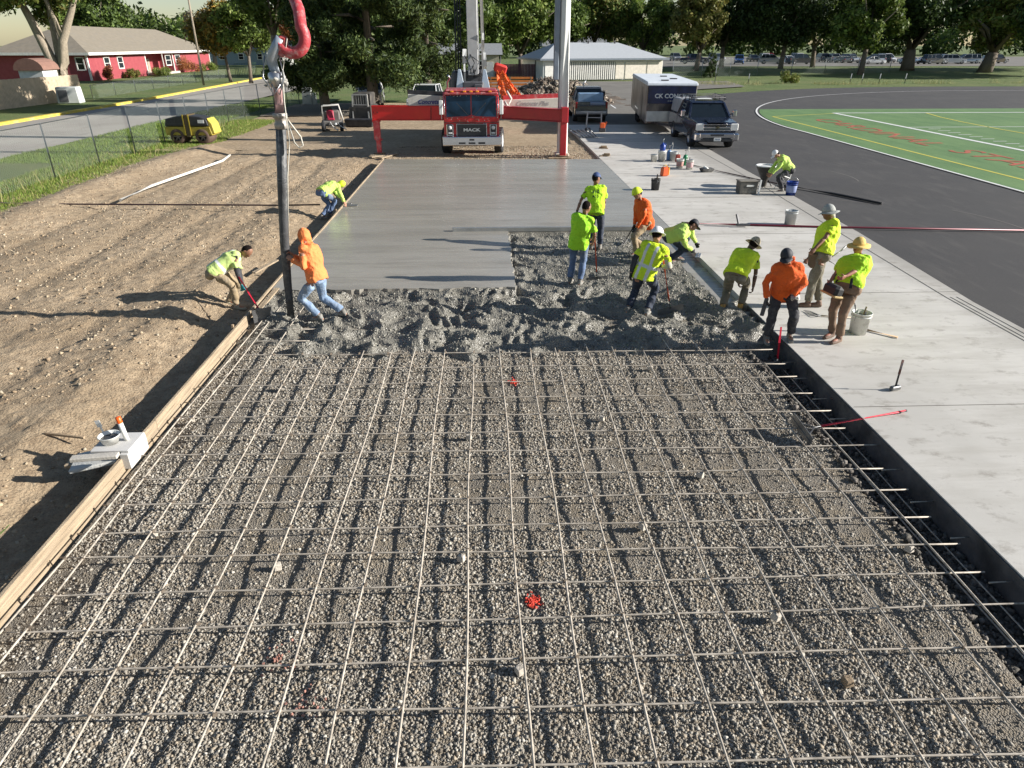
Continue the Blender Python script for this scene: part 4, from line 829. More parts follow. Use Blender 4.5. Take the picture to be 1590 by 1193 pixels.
for (x, z) in ((1.3, 1.6), (1.5, 1.5), (1.6, 1.9)): b.tube([(x, 1.0, z), (x + .15, .9, z + .4), (x - .05, .9, z + .7)], .05, 8)
b.build('side_hoses', mat('dusty', (.5, .48, .44), .8), T)

# ---- dark blue pickup with cap, rack and trailer ------------------------------------------
def big_pickup(name, label, loc, rz, paint, front=True, rear_open=False, cap=False, rack=False):
    t = thing(name, label, 'pickup', loc, rz); L, W, r = 5.9, 1.01, .42
    top = [(.0, .62), (.0, 1.12), (.10, 1.17), (1.55, 1.27), (1.8, 1.27), (4.0, 1.29), (4.02, 1.22), (5.86, 1.22), (5.9, .62)]
    b = MB(); prismw(b, silh(.98, 4.65, top, .50, .42), lambda y, z: W - .10 * max(0, z - .95) - .12 * max(0, 1 - y / .45) ** 2); bevel(b.build('body', paint, t), .04, 3)
    cw = lambda y, z: W - .05 - .20 * (z - 1.25) / .65
    cp = [(1.50, 1.26), (2.2, 1.86), (3.85, 1.88), (4.02, 1.26)]; b = MB(); prismw(b, cp, cw); bevel(b.build('windows', glass, t), .03, 2)
    b = MB(); prismw(b, [(2.10, 1.84), (2.3, 1.93), (3.75, 1.94), (3.95, 1.84)], lambda y, z: cw(y, z) + .02)
    for s in (-1, 1):
        for a, c_ in ((cp[0], cp[1]), (cp[3], cp[2])): b.bar((s * cw(*a), a[0], a[1]), (s * cw(*c_), c_[0], c_[1]), .10, .07)
        b.bar((s * (cw(0, 1.26) + .005), 2.95, 1.25), (s * (cw(0, 1.88) + .005), 2.93, 1.86), .10, .03)
    bevel(b.build('roof', paint, t), .03, 2)
    for s in (-1, 1):
        MB().box((s * 1.22, 1.75, 1.42), (.20, .12, .30), bev=.03).build('mirror', chrome if front else dsteel, t)
        MB().bar((s * 1.0, 1.8, 1.36), (s * 1.16, 1.78, 1.4), .04, .05).build('mirror_arm', dsteel, t)
        for y in (2.1, 3.05, 3.95): MB().box((s * (W - .012), y, .95), (.008, .012, .6)).build('door_seam', dsteel, t)
        MB().box((s * (W + .005), 2.85, 1.08), (.02, .16, .04)).build('door_handle', chrome, t)
    if front:
        for s in (-1, 1):
            MB().box((s * .78, .02, .98), (.36, .12, .30), bev=.03).build('headlight', lamp_m, t)
            MB().box((s * .80, -.04, .56), (.42, .30, .34), bev=.06).build('bumper_corner', chrome, t)
        b = MB(); b.box((0, -.02, 1.09), (1.24, .08, .05), bev=.012); b.box((0, -.025, .97), (1.24, .08, .07), bev=.012); b.box((0, -.02, .84), (1.24, .08, .05), bev=.012); b.build('grille_bars', chrome, t)
        MB().box((0, .0, .97), (1.2, .06, .28)).build('grille', mat('grille_dark', (.05, .05, .055)), t)
        e = MB(); e.box((0, -.075, .97), (.20, .03, .045), bev=.01); e.box((0, -.075, .97), (.10, .03, .085), bev=.01); e.build('emblem', mat('emblem_dark', (.08, .07, .03), .4), t)
        b = MB(); b.box((0, -.10, .62), (1.6, .22, .22), bev=.04); b.build('bumper', chrome, t)
        MB().box((0, -.215, .66), (.62, .03, .08), bev=.01).build('bumper_slot', dsteel, t); MB().box((0, -.10, .44), (1.5, .2, .16), bev=.03).build('air_dam', dsteel, t)
        o = MB().box((.02, -.215, .47), (.32, .015, .15), bev=.005).build('licence_plate', white_p, t); text('plate_lettering', '7218', .11, mat('plate_ink', (.03, .04, .2), .5), o, (.02, -.224, .47), (R(90), 0, 0), .001)
        MB().box((0, .25, 1.22), (.9, .0 + .9, .03), rotm(R(3), 0, 0), bev=.01).build('hood_bulge', paint, t)
    car_wheels(t, (.98, 4.65), W + .02, r, .28)
    if cap:
        b = MB(); prismw(b, [(4.05, 1.24), (4.08, 1.90), (5.80, 1.88), (5.86, 1.24)], lambda y, z: .95 - .12 * (z - 1.24)); bevel(b.build('bed_cap', mat('cap_grey', (.33, .34, .36), .4, dirt=(.45, .44, .42)), t), .05, 3)
        b = MB()
        for s in (-1, 1):
            b.tube([(s * .80, 2.0, 2.0), (s * .82, 2.3, 2.14), (s * .82, 4.2, 2.14), (s * .80, 4.6, 2.0)], .022, 8)
            for y in (2.4, 3.2, 4.0): b.tube([(s * .82, y, 2.14), (s * .84, y, 1.93)], .02, 6)
        for y in (2.3, 2.9, 3.5, 4.1): b.tube([(-.82, y, 2.14), (.82, y, 2.14)], .018, 6)
        b.tube([(-.82, 2.15, 2.08), (.82, 2.15, 2.08)], .03, 6); b.build('roof_rack', dsteel, t)
        MB().box((-.1, 2.7, 2.0), (.7, .7, .03), bev=.01).build('roof_panel', white_p, t)
    return t
navy = mat('navy_paint', (.010, .015, .034), .18, var=.1, coat=1.0, dirt=(.05, .05, .07), dscale=3)
big_pickup('pickup_truck', 'dark navy pickup with chrome grille, roof rack and grey bed cap facing the camera', (10.52, 32.35, -.03), R(-2.5), navy, cap=True)
t = thing('enclosed_trailer', 'tall enclosed trailer with white roof and dark wrapped sides hitched behind the navy pickup', 'trailer', (9.98, 38.9, -.03), R(-7.2))
wrap = NB('trailer_wrap', .3); n1 = wrap.noise(1.1, 5, .6, (1, 1.3, 1)); n2 = wrap.noise(2.6, 6, .7, (1, 1, .8)); cc = wrap.mix(wrap.rng(n1, .42, .6), (.035, .03, .035), (.22, .18, .15)); n3 = wrap.noise(1.5, 4, .6, (1, 2.5, .25)); cc = wrap.mix(wrap.rng(n3, .54, .6, 0, .8), cc, (.42, .40, .38)); cc = wrap.mix(wrap.rng(n2, .56, .66, 0, .7), cc, (.32, .16, .12)); wrapm = wrap.done(cc)
b = MB(); b.prism([(0.1, .48), (0, .7), (0, 2.38), (.12, 2.46), (11.6, 2.46), (11.6, .45)], -1.3, 1.3); bevel(b.build('box_body', wrapm, t), .03, 2)
b = MB(); b.prism([(-.03, 2.40), (.02, 2.50), (.5, 2.56), (11.2, 2.56), (11.65, 2.46), (11.65, 2.38), (-.03, 2.36)], -1.33, 1.33); bevel(b.build('roof', mat('trailer_roof', (.70, .74, .78), .5, dirt=(.5, .52, .55)), t), .04, 2)
b = MB(); b.box((0, -.03, 1.92), (2.5, .03, .86)); b.build('front_panel', mat('front_blue', (.010, .018, .075), .25, var=.5, scale=2), t)
b = MB(); b.box((-.62, -.05, .85), (1.3, .06, .52), bev=.01); b.build('gravel_guard', mat('checker_plate', (.55, .56, .58), .35, .7, dirt=(.6, .6, .6)), t)
text('front_lettering', 'CK CONCRETE', .30, white_p, t, (.18, -.052, 1.86), (R(90), 0, 0), .003, sx=1.05, bold=.008); text('front_lettering', 'C O N S T R U C T I O N', .10, white_p, t, (.35, -.052, 1.62), (R(90), 0, 0), .003)
b = MB(); b.box((-1.305, 3.2, 1.3), (.02, .9, 1.75)); b.build('side_door', mat('door_dark', (.10, .09, .085), .35), t)
for x_, y_ in ((-.3, 1.2), (.4, 3.2), (.2, 6.5)): MB().box((x_, y_, 2.59), (.4, .3, .05), bev=.01).build('roof_vent', dsteel, t)
b = MB(); b.bar((-.7, .1, .5), (0, -1.3, .5), .08, .12); b.bar((.7, .1, .5), (0, -1.3, .5), .08, .12); b.build('tongue', dsteel, t)
b = MB(); b.box((-1.31, 6.3, .82), (.04, 2.1, .08)); b.build('fender', chrome, t)
for y in (5.9, 6.8):
    for s in (-1, 1): MB().wheel((s * 1.18, y, .36), .36, .24, m=0).build('wheel', black_rub, t)
dk = mat('charcoal_paint', (.03, .035, .045), .25, coat=.6, dirt=(.08, .08, .09))
t = big_pickup('pickup_truck', 'charcoal pickup seen from behind with a pale blue box in its open bed', (6.72, 50.4, -.05), R(180 - 2), dk, front=False)
MB().box((-.05, 4.5, 1.38), (1.55, .7, .52), bev=.03).build('bed_toolbox', mat('pale_blue', (.28, .42, .60), .35, .2), t); MB().box((0, 5.0, 1.1), (1.7, 1.6, .2)).build('bed_floor', mat('bed_blue', (.06, .12, .25), .5), t)
for s in (-1, 1): MB().box((s * .93, 5.89, 1.02), (.12, .06, .36), bev=.01).build('tail_light', tail_m, t)
MB().box((0, 6.05, .62), (1.9, .2, .2), bev=.03).build('rear_bumper', mat('grey_bumper', (.35, .35, .36), .4, .5), t); MB().box((0, 6.15, 1.02), (1.6, .5, .06), bev=.01).build('tailgate', dk, t); MB().box((-.35, 6.0, 1.12), (.9, .3, .14), bev=.02).build('bed_load', mat('bed_load', (.3, .36, .45), .5), t)
MB().tube([(.3, 3.6, 1.95), (.3, 3.5, 2.15), (.15, 3.4, 2.3)], .03, 6).build('roof_light', steel, t)
# ---- machines on the left
yel = mat('machine_yellow', (.36, .28, .03), .5, var=.15, dirt=(.22, .18, .09))
t = thing('trench_roller', 'yellow compactor with a black ribbed hood parked in the weeds by the chain link fence', 'roller', (-14.6, 36.3, -.12), R(-3))
b = MB(); b.prism([(-1.12, .42), (-1.15, .82), (1.08, .82), (1.18, .42)], -.45, .45, 'y'); bevel(b.build('body', yel, t), .03, 2)
b = MB(); b.prism([(-1.12, .84), (-1.02, 1.18), (-.5, 1.30), (-.12, 1.32), (-.12, .84)], -.46, .46, 'y'); b.prism([(.10, .84), (.10, 1.33), (.65, 1.28), (.98, 1.16), (1.06, .84)], -.46, .46, 'y'); bevel(b.build('hood', mat('hood_black', (.03, .03, .032), .5), t), .05, 2)
b = MB(); b.box((-.01, 0, .85), (.20, .94, 1.02), bev=.02); b.build('centre_post', mat('post_dark', (.10, .07, .03), .6), t); b = MB(); b.box((-.14, -.47, .9), (.05, .03, .95)); b.box((.13, -.47, .9), (.05, .03, .95)); b.build('post_trim', yel, t)
b = MB()
for k in range(5): b.box((-.75, -.47, .90 + k * .07), (.42, .02, .02))
b.build('vent_ribs', dsteel, t); MB().box((.72, -.472, 1.06), (.30, .02, .15)).build('label_plate', white_p, t)
b = MB(); b.prism([(1.06, .5), (1.30, .5), (1.22, .95), (1.02, 1.22)], -.42, .42, 'y'); bevel(b.build('end_cowl', mat('yellow_bright', (.52, .42, .07), .5), t), .03, 2)
for x in (-.58, .66):
    o = MB().wheel((0, 0, 0), .37, .92, Vector((0, 1, 0)), m=0).build('drum', mat('rusty_drum', (.12, .08, .06), .8, .3, var=.3), t); o.location = (x, 0, .37)
    b = MB()
    for k in range(6): a = k * math.pi / 3; b.bar((0, -.40, 0), (.3 * math.cos(a), -.40, .3 * math.sin(a)), .04, .05)
    b.build('spokes', mat('spoke', (.2, .17, .14), .8), o)
t = thing('ride_on_machine', 'small machine with a red seat and bent grey frame under the dark pines', 'machine', (-8.75, 41.6, -.12), R(10))
b = MB(); b.tube([(-.5, 0, .5), (-.48, 0, 1.3), (.42, 0, 1.35), (.62, -.05, .55)], .04, 8); b.tube([(-.5, .5, .5), (-.48, .5, 1.3), (.42, .5, 1.35), (.6, .5, .55)], .04, 8); b.box((0, .25, 1.33), (.85, .5, .04)); b.build('frame', mat('pale_frame', (.50, .48, .44), .6), t)
b = MB(); b.box((-.05, -.05, .62), (.42, .45, .12), bev=.05); b.box((-.08, .2, .85), (.40, .12, .48), rotm(-.15, 0, 0), bev=.05); b.build('seat', mat('seat_red', (.35, .02, .05), .5), t)
b = MB(); b.box((0, .1, .42), (1.1, 1.1, .28), bev=.06); b.box((0, .6, .75), (.9, .5, .6), bev=.08); b.build('body', mat('machine_grey', (.13, .12, .11), .7, dirt=(.3, .28, .24)), t)
for x in (-.5, .5):
    for y in (-.35, .6): MB().wheel((x, y, .26), .26, .2, m=0).build('wheel', black_rub, t)
b = MB(); b.tube([(-.1, -.5, .5), (.05, -.55, .25), (.3, -.6, .05)], .03, 6); b.tube([(.3, -.4, .5), (.45, -.6, .3), (.75, -.55, .1)], .03, 6); b.box((.2, -.5, .4), (.12, .1, .12), bev=.02); b.build('levers', white_p, t)
t = thing('skid_loader', 'dark skid loader with a pale cage front in the shade of the pines', 'loader', (-7.45, 44.2, -.12), R(-4))
b = MB(); b.box((0, .6, .75), (1.4, 1.9, .8), bev=.08); b.box((0, .9, 1.45), (1.1, 1.2, .75), bev=.06); b.build('body', mat('loader_dark', (.05, .045, .04), .6, dirt=(.15, .13, .1)), t)
b = MB(); b.bar((-.48, -.35, .35), (-.44, -.25, 1.75), .07, .07); b.bar((.48, -.35, .35), (.44, -.25, 1.75), .07, .07); b.bar((-.45, -.25, 1.75), (.45, -.25, 1.75), .08, .07); b.bar((-.47, -.33, .42), (.47, -.33, .42), .06, .06); b.bar((-.46, -.3, 1.2), (.46, -.3, 1.2), .04, .04)
for k in range(6): b.bar((-.36 + k * .145, -.3, 1.2), (-.36 + k * .14, -.26, 1.72), .02, .02)
b.build('cage', mat('pale_frame', (.5, .48, .44)), t)
for x in (-.62, .62):
    for y in (.1, 1.2): MB().wheel((x, y, .42), .42, .28, m=0).build('wheel', black_rub, t)
MB().box((0, -.8, .25), (1.6, .5, .45), bev=.05, taper=1.1).build('bucket', dsteel, t)
wp = mat('car_white', (.70, .71, .72), .2, coat=.8, var=.03)
t = make_car('truck', 'white pickup parked behind the pines, facing the camera', 'pickup', wp); t.location = (-8.9, 57.0, -.05); t.rotation_euler.z = R(6)
t = make_car('truck', 'white pickup half hidden between the pine trunks and the red beam', 'pickup', wp); t.location = (-4.5, 50.0, -.05); t.rotation_euler.z = R(-8)
# ---- light pole beside the truck
t = thing('light_pole', 'thick pale steel pole standing beside the right outrigger', 'pole', (3.32, 31.05, -.12))
b = MB(); b.tube([(0.02, 0, 0), (-.02, 0, 5), (-.06, 0, 14)], [.235, .215, .17], 8, sm=False); b.build('shaft', mat('pole_white', (.66, .66, .64), .6, var=.06, dirt=(.5, .49, .47)), t)
MB().box((-.34, .05, 5.4), (.20, .36, 4.6), bev=.02).build('conduit_box', mat('slate_box', (.20, .23, .28), .6), t)
MB().box((0, 0, .08), (.6, .6, .2), bev=.03).build('base', mat('spacer_concrete', (.50, .45, .38)), t)
# ================================================================== people
def remeshed(b, vox, it=3, fac=.5):
    me = bpy.data.meshes.new('tmp'); me.from_pydata([tuple(q) for q in b.v], [], b.f); o = bpy.data.objects.new('tmp', me); C.objects.link(o)
    m = o.modifiers.new('r', 'REMESH'); m.mode = 'VOXEL'; m.voxel_size = vox; m.use_smooth_shade = True
    s = o.modifiers.new('s', 'SMOOTH'); s.factor = fac; s.iterations = it
    r = bpy.data.meshes.new_from_object(o.evaluated_get(bpy.context.evaluated_depsgraph_get())); bpy.data.objects.remove(o); bpy.data.meshes.remove(me); return r
def as_part(me, name, mats, parent, wr=0.0, wf=9.0, mfun=None, seed=0):
    me.name = name; me.materials.clear()
    for m in (mats if isinstance(mats, (list, tuple)) else [mats]): me.materials.append(m)
    n = len(me.vertices); co = np.empty(n * 3, np.float32); me.vertices.foreach_get('co', co); co = co.reshape(-1, 3).astype(float)
    if mfun:
        k = len(me.polygons); ce = np.empty(k * 3, np.float32); me.polygons.foreach_get('center', ce); me.polygons.foreach_set('material_index', mfun(ce.reshape(-1, 3)).astype(np.int32))
    if wr:
        no = np.empty(n * 3, np.float32); me.vertices.foreach_get('normal', no); no = no.reshape(-1, 3)
        x, y, z = co.T; u = x + .6 * y; v = z + .5 * y
        d = fbm(u + .3 * vn(v * 5, u * 5, seed), v, wf, 3, seed) + .8 * (1 - 2 * np.abs(vn(u * wf * .8 + v * 3, v * wf * .45 - u * 4, seed + 9))) - .4
        co = co + no * (d * wr)[:, None]; me.vertices.foreach_set('co', co.astype(np.float32).ravel())
    me.polygons.foreach_set('use_smooth', np.ones(len(me.polygons), dtype=bool)); me.update()
    o = bpy.data.objects.new(name, me); C.objects.link(o); o.parent = parent; return o
def loft(b, rings, n=16, p=2.3):
    V = []; Fc = []
    for c, x, y, rx, ry in rings:
        for k in range(n):
            a = 2 * math.pi * k / n; ca, sa = math.cos(a), math.sin(a)
            V.append(c + x * (rx * math.copysign(abs(ca) ** (2 / p), ca)) + y * (ry * math.copysign(abs(sa) ** (2 / p), sa)))
    for i in range(len(rings) - 1):
        for k in range(n): Fc.append((i * n + k, i * n + (k + 1) % n, (i + 1) * n + (k + 1) % n, (i + 1) * n + k))
    Fc += [tuple(range(n))[::-1], tuple(range((len(rings) - 1) * n, len(rings) * n))]
    return b.add(V, Fc)
def ell(b, c, ax, r, n=12):
    rot = Matrix(ax).transposed(); prof = [(math.sin(a), -math.cos(a)) for a in np.linspace(.0, math.pi, n)]
    prof[0] = (.02, -1); prof[-1] = (.02, 1); V = []; Fc = []
    for q, z in prof:
        for k in range(n): a = 2 * math.pi * k / n; V.append(Vector(c) + rot @ Vector((q * math.cos(a) * r[0], q * math.sin(a) * r[1], z * r[2])))
    for i in range(n - 1):
        for k in range(n): Fc.append((i * n + k, i * n + (k + 1) % n, (i + 1) * n + (k + 1) % n, (i + 1) * n + k))
    Fc += [tuple(range(n))[::-1], tuple(range((n - 1) * n, n * n))]
    return b.add(V, Fc)
def ik(a, t, l1, l2, pole):
    d = t - a; L_ = d.length; mx = (l1 + l2) * .995
    if L_ > mx: t = a + d * (mx / L_); d = t - a; L_ = mx
    L_ = max(L_, abs(l1 - l2) + .02); u = d.normalized(); p = (pole - u * pole.dot(u))
    p = p.normalized() if p.length > 1e-4 else Vector((0, 0, 1)); c_ = (l1 * l1 + L_ * L_ - l2 * l2) / (2 * L_)
    return a + u * c_ + p * math.sqrt(max(0, l1 * l1 - c_ * c_)), t
def on_px(px, py, y0, base, L_, sgn):
    best = None
    for k in range(0, 61):
        q = PY(px, py, y0 + sgn * k * .01); e = abs((q - base).length - L_)
        if best is None or e < best[0]: best = (e, q)
    d = best[1] - base; return base + d.normalized() * L_
skin_l = mat('skin', (.36, .18, .11), .55, var=.08); skin_t = mat('tanned_skin', (.25, .12, .07), .55, var=.08)
lime = mat('lime_shirt', (.45, .78, .015), .8, var=.10, bump=1.6, bscale=15); lime_y = mat('lime_yellow_shirt', (.62, .82, .02), .8, var=.10, bump=1.6, bscale=15, dirt=(.42, .55, .05), dscale=3); lime_p = mat('pale_lime_shirt', (.50, .70, .14), .8, var=.10, bump=1.6, bscale=15)
orange = mat('orange_sweatshirt', (.74, .11, .01), .85, var=.1, bump=1.6, bscale=14, dirt=(.5, .10, .03), dscale=3); orange_l = mat('light_orange_sweatshirt', (.85, .24, .07), .85, var=.1, bump=1.6, bscale=14)
denim = mat('denim', (.10, .15, .26), .85, var=.25, scale=6, bump=.3, dirt=(.24, .25, .26), dscale=4); denim_l = mat('light_denim', (.20, .28, .40), .85, var=.2, scale=6, bump=.3, dirt=(.34, .35, .35), dscale=4); denim_d = mat('dark_denim', (.025, .035, .06), .85, var=.3, bump=.3, dirt=(.10, .10, .11), dscale=4)
khaki = mat('khaki_cloth', (.33, .25, .15), .85, var=.15, bump=.3, dirt=(.24, .2, .15), dscale=5); olive = mat('grey_olive_cloth', (.16, .14, .10), .85, var=.2, bump=.3, dirt=(.3, .28, .24), dscale=5); brown_c = mat('brown_cloth', (.20, .13, .085), .85, var=.15, bump=.3); char_c = mat('charcoal_cloth', (.035, .035, .042), .85, var=.3, bump=.3, dirt=(.10, .10, .10), dscale=5)
boot_m = mat('mud_boot', (.20, .19, .17), .8, var=.3, bump=.5, dirt=(.34, .33, .30), dscale=7); boot_tan = mat('tan_boot', (.50, .27, .06), .7, var=.2, bump=.4, dirt=(.35, .32, .27), dscale=7); boot_br = mat('brown_boot', (.16, .10, .07), .7, var=.3, bump=.4)
silver = mat('reflective_tape', (.62, .64, .64), .4, var=.05); hairm = mat('dark_hair', (.012, .009, .008), .95, bump=.5, spec=.1); hairg = mat('grey_hair', (.45, .42, .38), .7, bump=.5)
teal = mat('teal_glove', (.02, .25, .30), .7); blackg = mat('black_glove', (.02, .02, .022), .7); tan_hat = mat('beige_straw', (.50, .42, .28), .8, bump=.4, bscale=90); straw = mat('yellow_straw', (.66, .46, .13), .8, bump=.5, bscale=90); greyhat = mat('grey_hat', (.34, .35, .33), .8, bump=.3); capb = mat('blue_cap', (.03, .06, .17), .7, dirt=(.35, .38, .42), dscale=6); capd = mat('dark_cap', (.02, .022, .03), .7); hardw = mat('white_hat', (.75, .75, .74), .35, var=.04); limehat = mat('lime_hood', (.60, .72, .03), .7); eye_m = mat('eye_dark', (.01, .01, .01), .3); lip_m = mat('lip', (.22, .07, .06), .5)
PEOPLE = {}
def person(label, yaw, feet, pelvis, neck, head, hands, k=1.035, shirt=lime, sleeve='short', sleeve_m=None, trousers=denim, boots=boot_m, hat=None, hat_m=None, skin=skin_l, gloves=None, vest=None, headyaw=0, pole=(None, None), hair=hairm, hem=.0, lean_neck=1, wide=1.0, twist=0, cuffs=True, fat=1.0, print_m=None, stand=False, group='workers on the pour'):
    seed = len(PEOPLE) * 3 + 100; a = R(yaw); f = Vector((math.cos(a), math.sin(a), 0)); l = Vector((-f.y, f.x, 0))
    FL = [G(*q) for q in feet]; base = (FL[0] + FL[1]) / 2; y0 = base.y
    P = PY(pelvis[0], pelvis[1], y0 + pelvis[2]); P = Vector((P.x, P.y, base.z + .955 * k)) if stand else P; N_ = on_px(neck[0], neck[1], P.y, P, .50 * k, neck[2]); Hd = on_px(head[0], head[1], N_.y, N_, .170 * k, head[2]); Hd = N_ + ((Hd - N_).normalized() * .72 + Vector((0, 0, .38))).normalized() * .170 * k
    t = thing('person', label, 'person', (base.x, base.y, min(FL[0].z, FL[1].z)), 0, group); O = Vector(t.location)
    FL = [q - O for q in FL]; P, N_, Hd = P - O, N_ - O, Hd - O
    HT = []
    for h in hands: HT.append((G(h[1], h[2], h[3]) if h[0] == 'g' else PY(h[0], h[1], y0 + h[2])) - O)
    T_ = (N_ - P).normalized(); S_ = (l - T_ * l.dot(T_)).normalized(); S_ = Matrix.Rotation(R(twist), 3, T_) @ S_; Fw = S_.cross(T_)
    HS = l if abs(T_.dot(l)) < .9 else S_
    hips = [P + HS * .095 * k * s - T_ * .02 for s in (1, -1)]; sh = [N_ + S_ * .185 * k * s * wide - T_ * .045 * k for s in (1, -1)]
    ank = [q + Vector((0, 0, .085)) for q in FL]; kn = []; 
    for i in (0, 1):
        kk, aa = ik(hips[i], ank[i], .445 * k, .43 * k, f * 1.0 + l * (.12 if i == 0 else -.12)); kn.append(kk); ank[i] = aa
    el = []; wr = []
    for i in (0, 1):
        s = 1 if i == 0 else -1; pl = Vector(pole[i]) if pole[i] else (l * s * .55 - f * .5 + Vector((0, 0, -.6)))
        e_, w_ = ik(sh[i], HT[i], .29 * k, .255 * k, pl); el.append(e_); wr.append(w_)
    Hu = ((Hd - N_).normalized() + Vector((0, 0, .35))).normalized(); hf = Matrix.Rotation(R(headyaw), 3, 'Z') @ (f * 1.0); hf = (hf - Hu * hf.dot(Hu)); hf = hf.normalized() if hf.length > .15 else (Fw - Hu * Fw.dot(Hu)).normalized(); hx = hf.cross(Hu).normalized()
    if Hu.z < .6: hf = (hf + Hu * .0).normalized()
    # body: one surface
    b = MB()
    def limb(q0, q1, r0, r1, bb): bb.tube([q0, q0.lerp(q1, .35), q1], [r0, (r0 + r1) / 2 + .006 * k, r1], 12); 
    def trunk(bb, g_, hemd=.0, top=True):
        K = k * fat
        rg = [(P - T_ * (.10 + hemd), .155, .115), (P, .165, .125), (P + T_ * .14 * k, .148, .112), (P + T_ * .30 * k, .172, .128), (P + T_ * .41 * k, .178, .115), (P + T_ * .475 * k, .12, .085), (N_ + T_ * .01, .062, .062)]
        loft(bb, [(c_ + Fw * (.012 if i in (1, 2) else 0), S_ if i > 1 else (S_ + HS).normalized(), Fw, (rx + g_) * K * (wide if i > 2 else 1), (ry + g_) * K) for i, (c_, rx, ry) in enumerate(rg)])
    hc = Hd + Hu * .02; trunk(b, -.035)
    b.tube([N_ - T_ * .05, N_.lerp(hc, .5), hc - Hu * .03], [.064 * k, .055 * k, .055 * k], 12)
    hc = Hd + Hu * .02
    ell(b, hc, (hx, hf, Hu), (.080 * k, .099 * k, .113 * k)); ell(b, hc + hf * .032 * k - Hu * .065 * k, (hx, hf, Hu), (.052 * k, .058 * k, .05 * k)); ell(b, hc + hf * .094 * k - Hu * .018 * k, (hx, hf, Hu), (.013, .022, .026), 8)
    ell(b, hc + hf * .076 * k + Hu * .022 * k, (hx, hf, Hu), (.05, .018, .013), 8)
    for s in (1, -1): ell(b, hc + hx * .078 * k * s - Hu * .01, (hx, hf, Hu), (.01, .018, .03), 8)
    for i in (0, 1):
        s = 1 if i == 0 else -1
        ell(b, sh[i] - S_ * s * .02, (S_, Fw, T_), (.05, .05, .05)); limb(sh[i], el[i], .038 * k, .034 * k, b); limb(el[i], wr[i], .037 * k, .026 * k, b)
        limb(hips[i], kn[i], .082 * k, .055 * k, b); limb(kn[i], ank[i], .056 * k, .036 * k, b)
        ell(b, ank[i] + f * .05 - Vector((0, 0, .04)), (l, f, Vector((0, 0, 1))), (.042, .12, .04))
    def hand(bb, g_=0.0, which=(0, 1)):
        for i in which:
            s = 1 if i == 0 else -1
            d = (wr[i] - el[i]).normalized(); w_ = wr[i]; side = (f - d * f.dot(d)); side = side.normalized() if side.length > .2 else Fw
            nrm = d.cross(side).normalized() * (-s)           # towards the body
            if nrm.dot(l) * s > 0: nrm = -nrm
            pc = w_ + d * .048 * k; loft(bb, [(w_, side, nrm, .026 + g_, .02 + g_), (pc, side, nrm, .042 + g_, .017 + g_), (w_ + d * .092 * k, side, nrm, .040 + g_, .014 + g_)], 12)
            for j, (o_, ln) in enumerate(((.030, .066), (.010, .076), (-.011, .070), (-.031, .054))):
                q = w_ + d * .088 * k + side * o_; q1 = q + (d * .8 + nrm * .5).normalized() * ln * .45; q2 = q1 + (d * .15 + nrm * 1.0).normalized() * ln * .38; q3 = q2 + (-d * .5 + nrm * .7).normalized() * ln * .3
                bb.tube([q - d * .01, q1, q2, q3], [.0098 + g_, .0092 + g_, .0086 + g_, .0075 + g_], 8)
            q = w_ + d * .03 + side * .034; q1 = q + (side * .6 + d * .7 + nrm * .35).normalized() * .036; q2 = q1 + (d * .7 + nrm * .8).normalized() * .032; bb.tube([q - side * .012, q1, q2], [.012 + g_, .011 + g_, .009 + g_], 8)
    hand(b)
    as_part(remeshed(b, .0075, 2), 'body', skin, t)
    e = MB()
    for s in (1, -1): ell(e, hc + hf * .083 * k + hx * .031 * s * k + Hu * .004, (hx, hf, Hu), (.012, .008, .008), 8)
    e.build('eyes', eye_m, t); e = MB(); ell(e, hc + hf * .086 * k - Hu * .058 * k, (hx, hf, Hu), (.022, .008, .007), 8); e.build('mouth', lip_m, t)
    # trousers, boots
    b = MB(); loft(b, [(P - T_ * .03 - Vector((0, 0, .08)), HS, f, .15 * k * fat, .115 * k * fat), (P, (S_ + HS).normalized(), (Fw + f).normalized(), .166 * k * fat, .128 * k * fat), (P + T_ * .06, S_, Fw, .150 * k * fat, .115 * k * fat)])
    for i in (0, 1):
        b.tube([hips[i] + Vector((0, 0, .02)), hips[i].lerp(kn[i], .4), kn[i], kn[i].lerp(ank[i], .45), kn[i].lerp(ank[i], .88)], [.102 * k * fat, .094 * k, .074 * k, .068 * k, .066 * k], 14); ell(b, kn[i], (l, f, Vector((0, 0, 1))), (.075, .076, .075))
    if T_.z < .8:
        for i in (0, 1): ell(b, hips[i] - f * .03 - Vector((0, 0, .03)), (l, f, Vector((0, 0, 1))), (.098 * fat, .105, .11))
    as_part(remeshed(b, .013, 3), 'trousers', trousers, t, .019, 9, seed=seed)
    for i in (0, 1):
        b = MB(); q = ank[i]; top = kn[i].lerp(q, .62); b.tube([top, q + Vector((0, 0, .02)), q - Vector((0, 0, .02))], [.058, .05, .052], 12)
        loft(b, [(q - f * .055 - Vector((0, 0, .045)), l, Vector((0, 0, 1)), .036, .036), (q + f * .02 - Vector((0, 0, .04)), l, Vector((0, 0, 1)), .046, .045), (q + f * .12 - Vector((0, 0, .052)), l, Vector((0, 0, 1)), .048, .032), (q + f * .185 - Vector((0, 0, .058)), l, Vector((0, 0, 1)), .034, .024)])
        as_part(remeshed(b, .011, 2), 'boot', boots, t, .003, 20, seed=seed + i)
    # shirt
    b = MB(); trunk(b, .034, hem if T_.z > .8 else min(hem, 0) - .05); loft(b, [(N_ - T_ * .07, S_, Fw, .15 * k, .085 * k), (N_ - T_ * .01, S_, Fw, .10 * k, .075 * k), (N_ + T_ * .035, S_, Fw, .072 * k, .068 * k)])
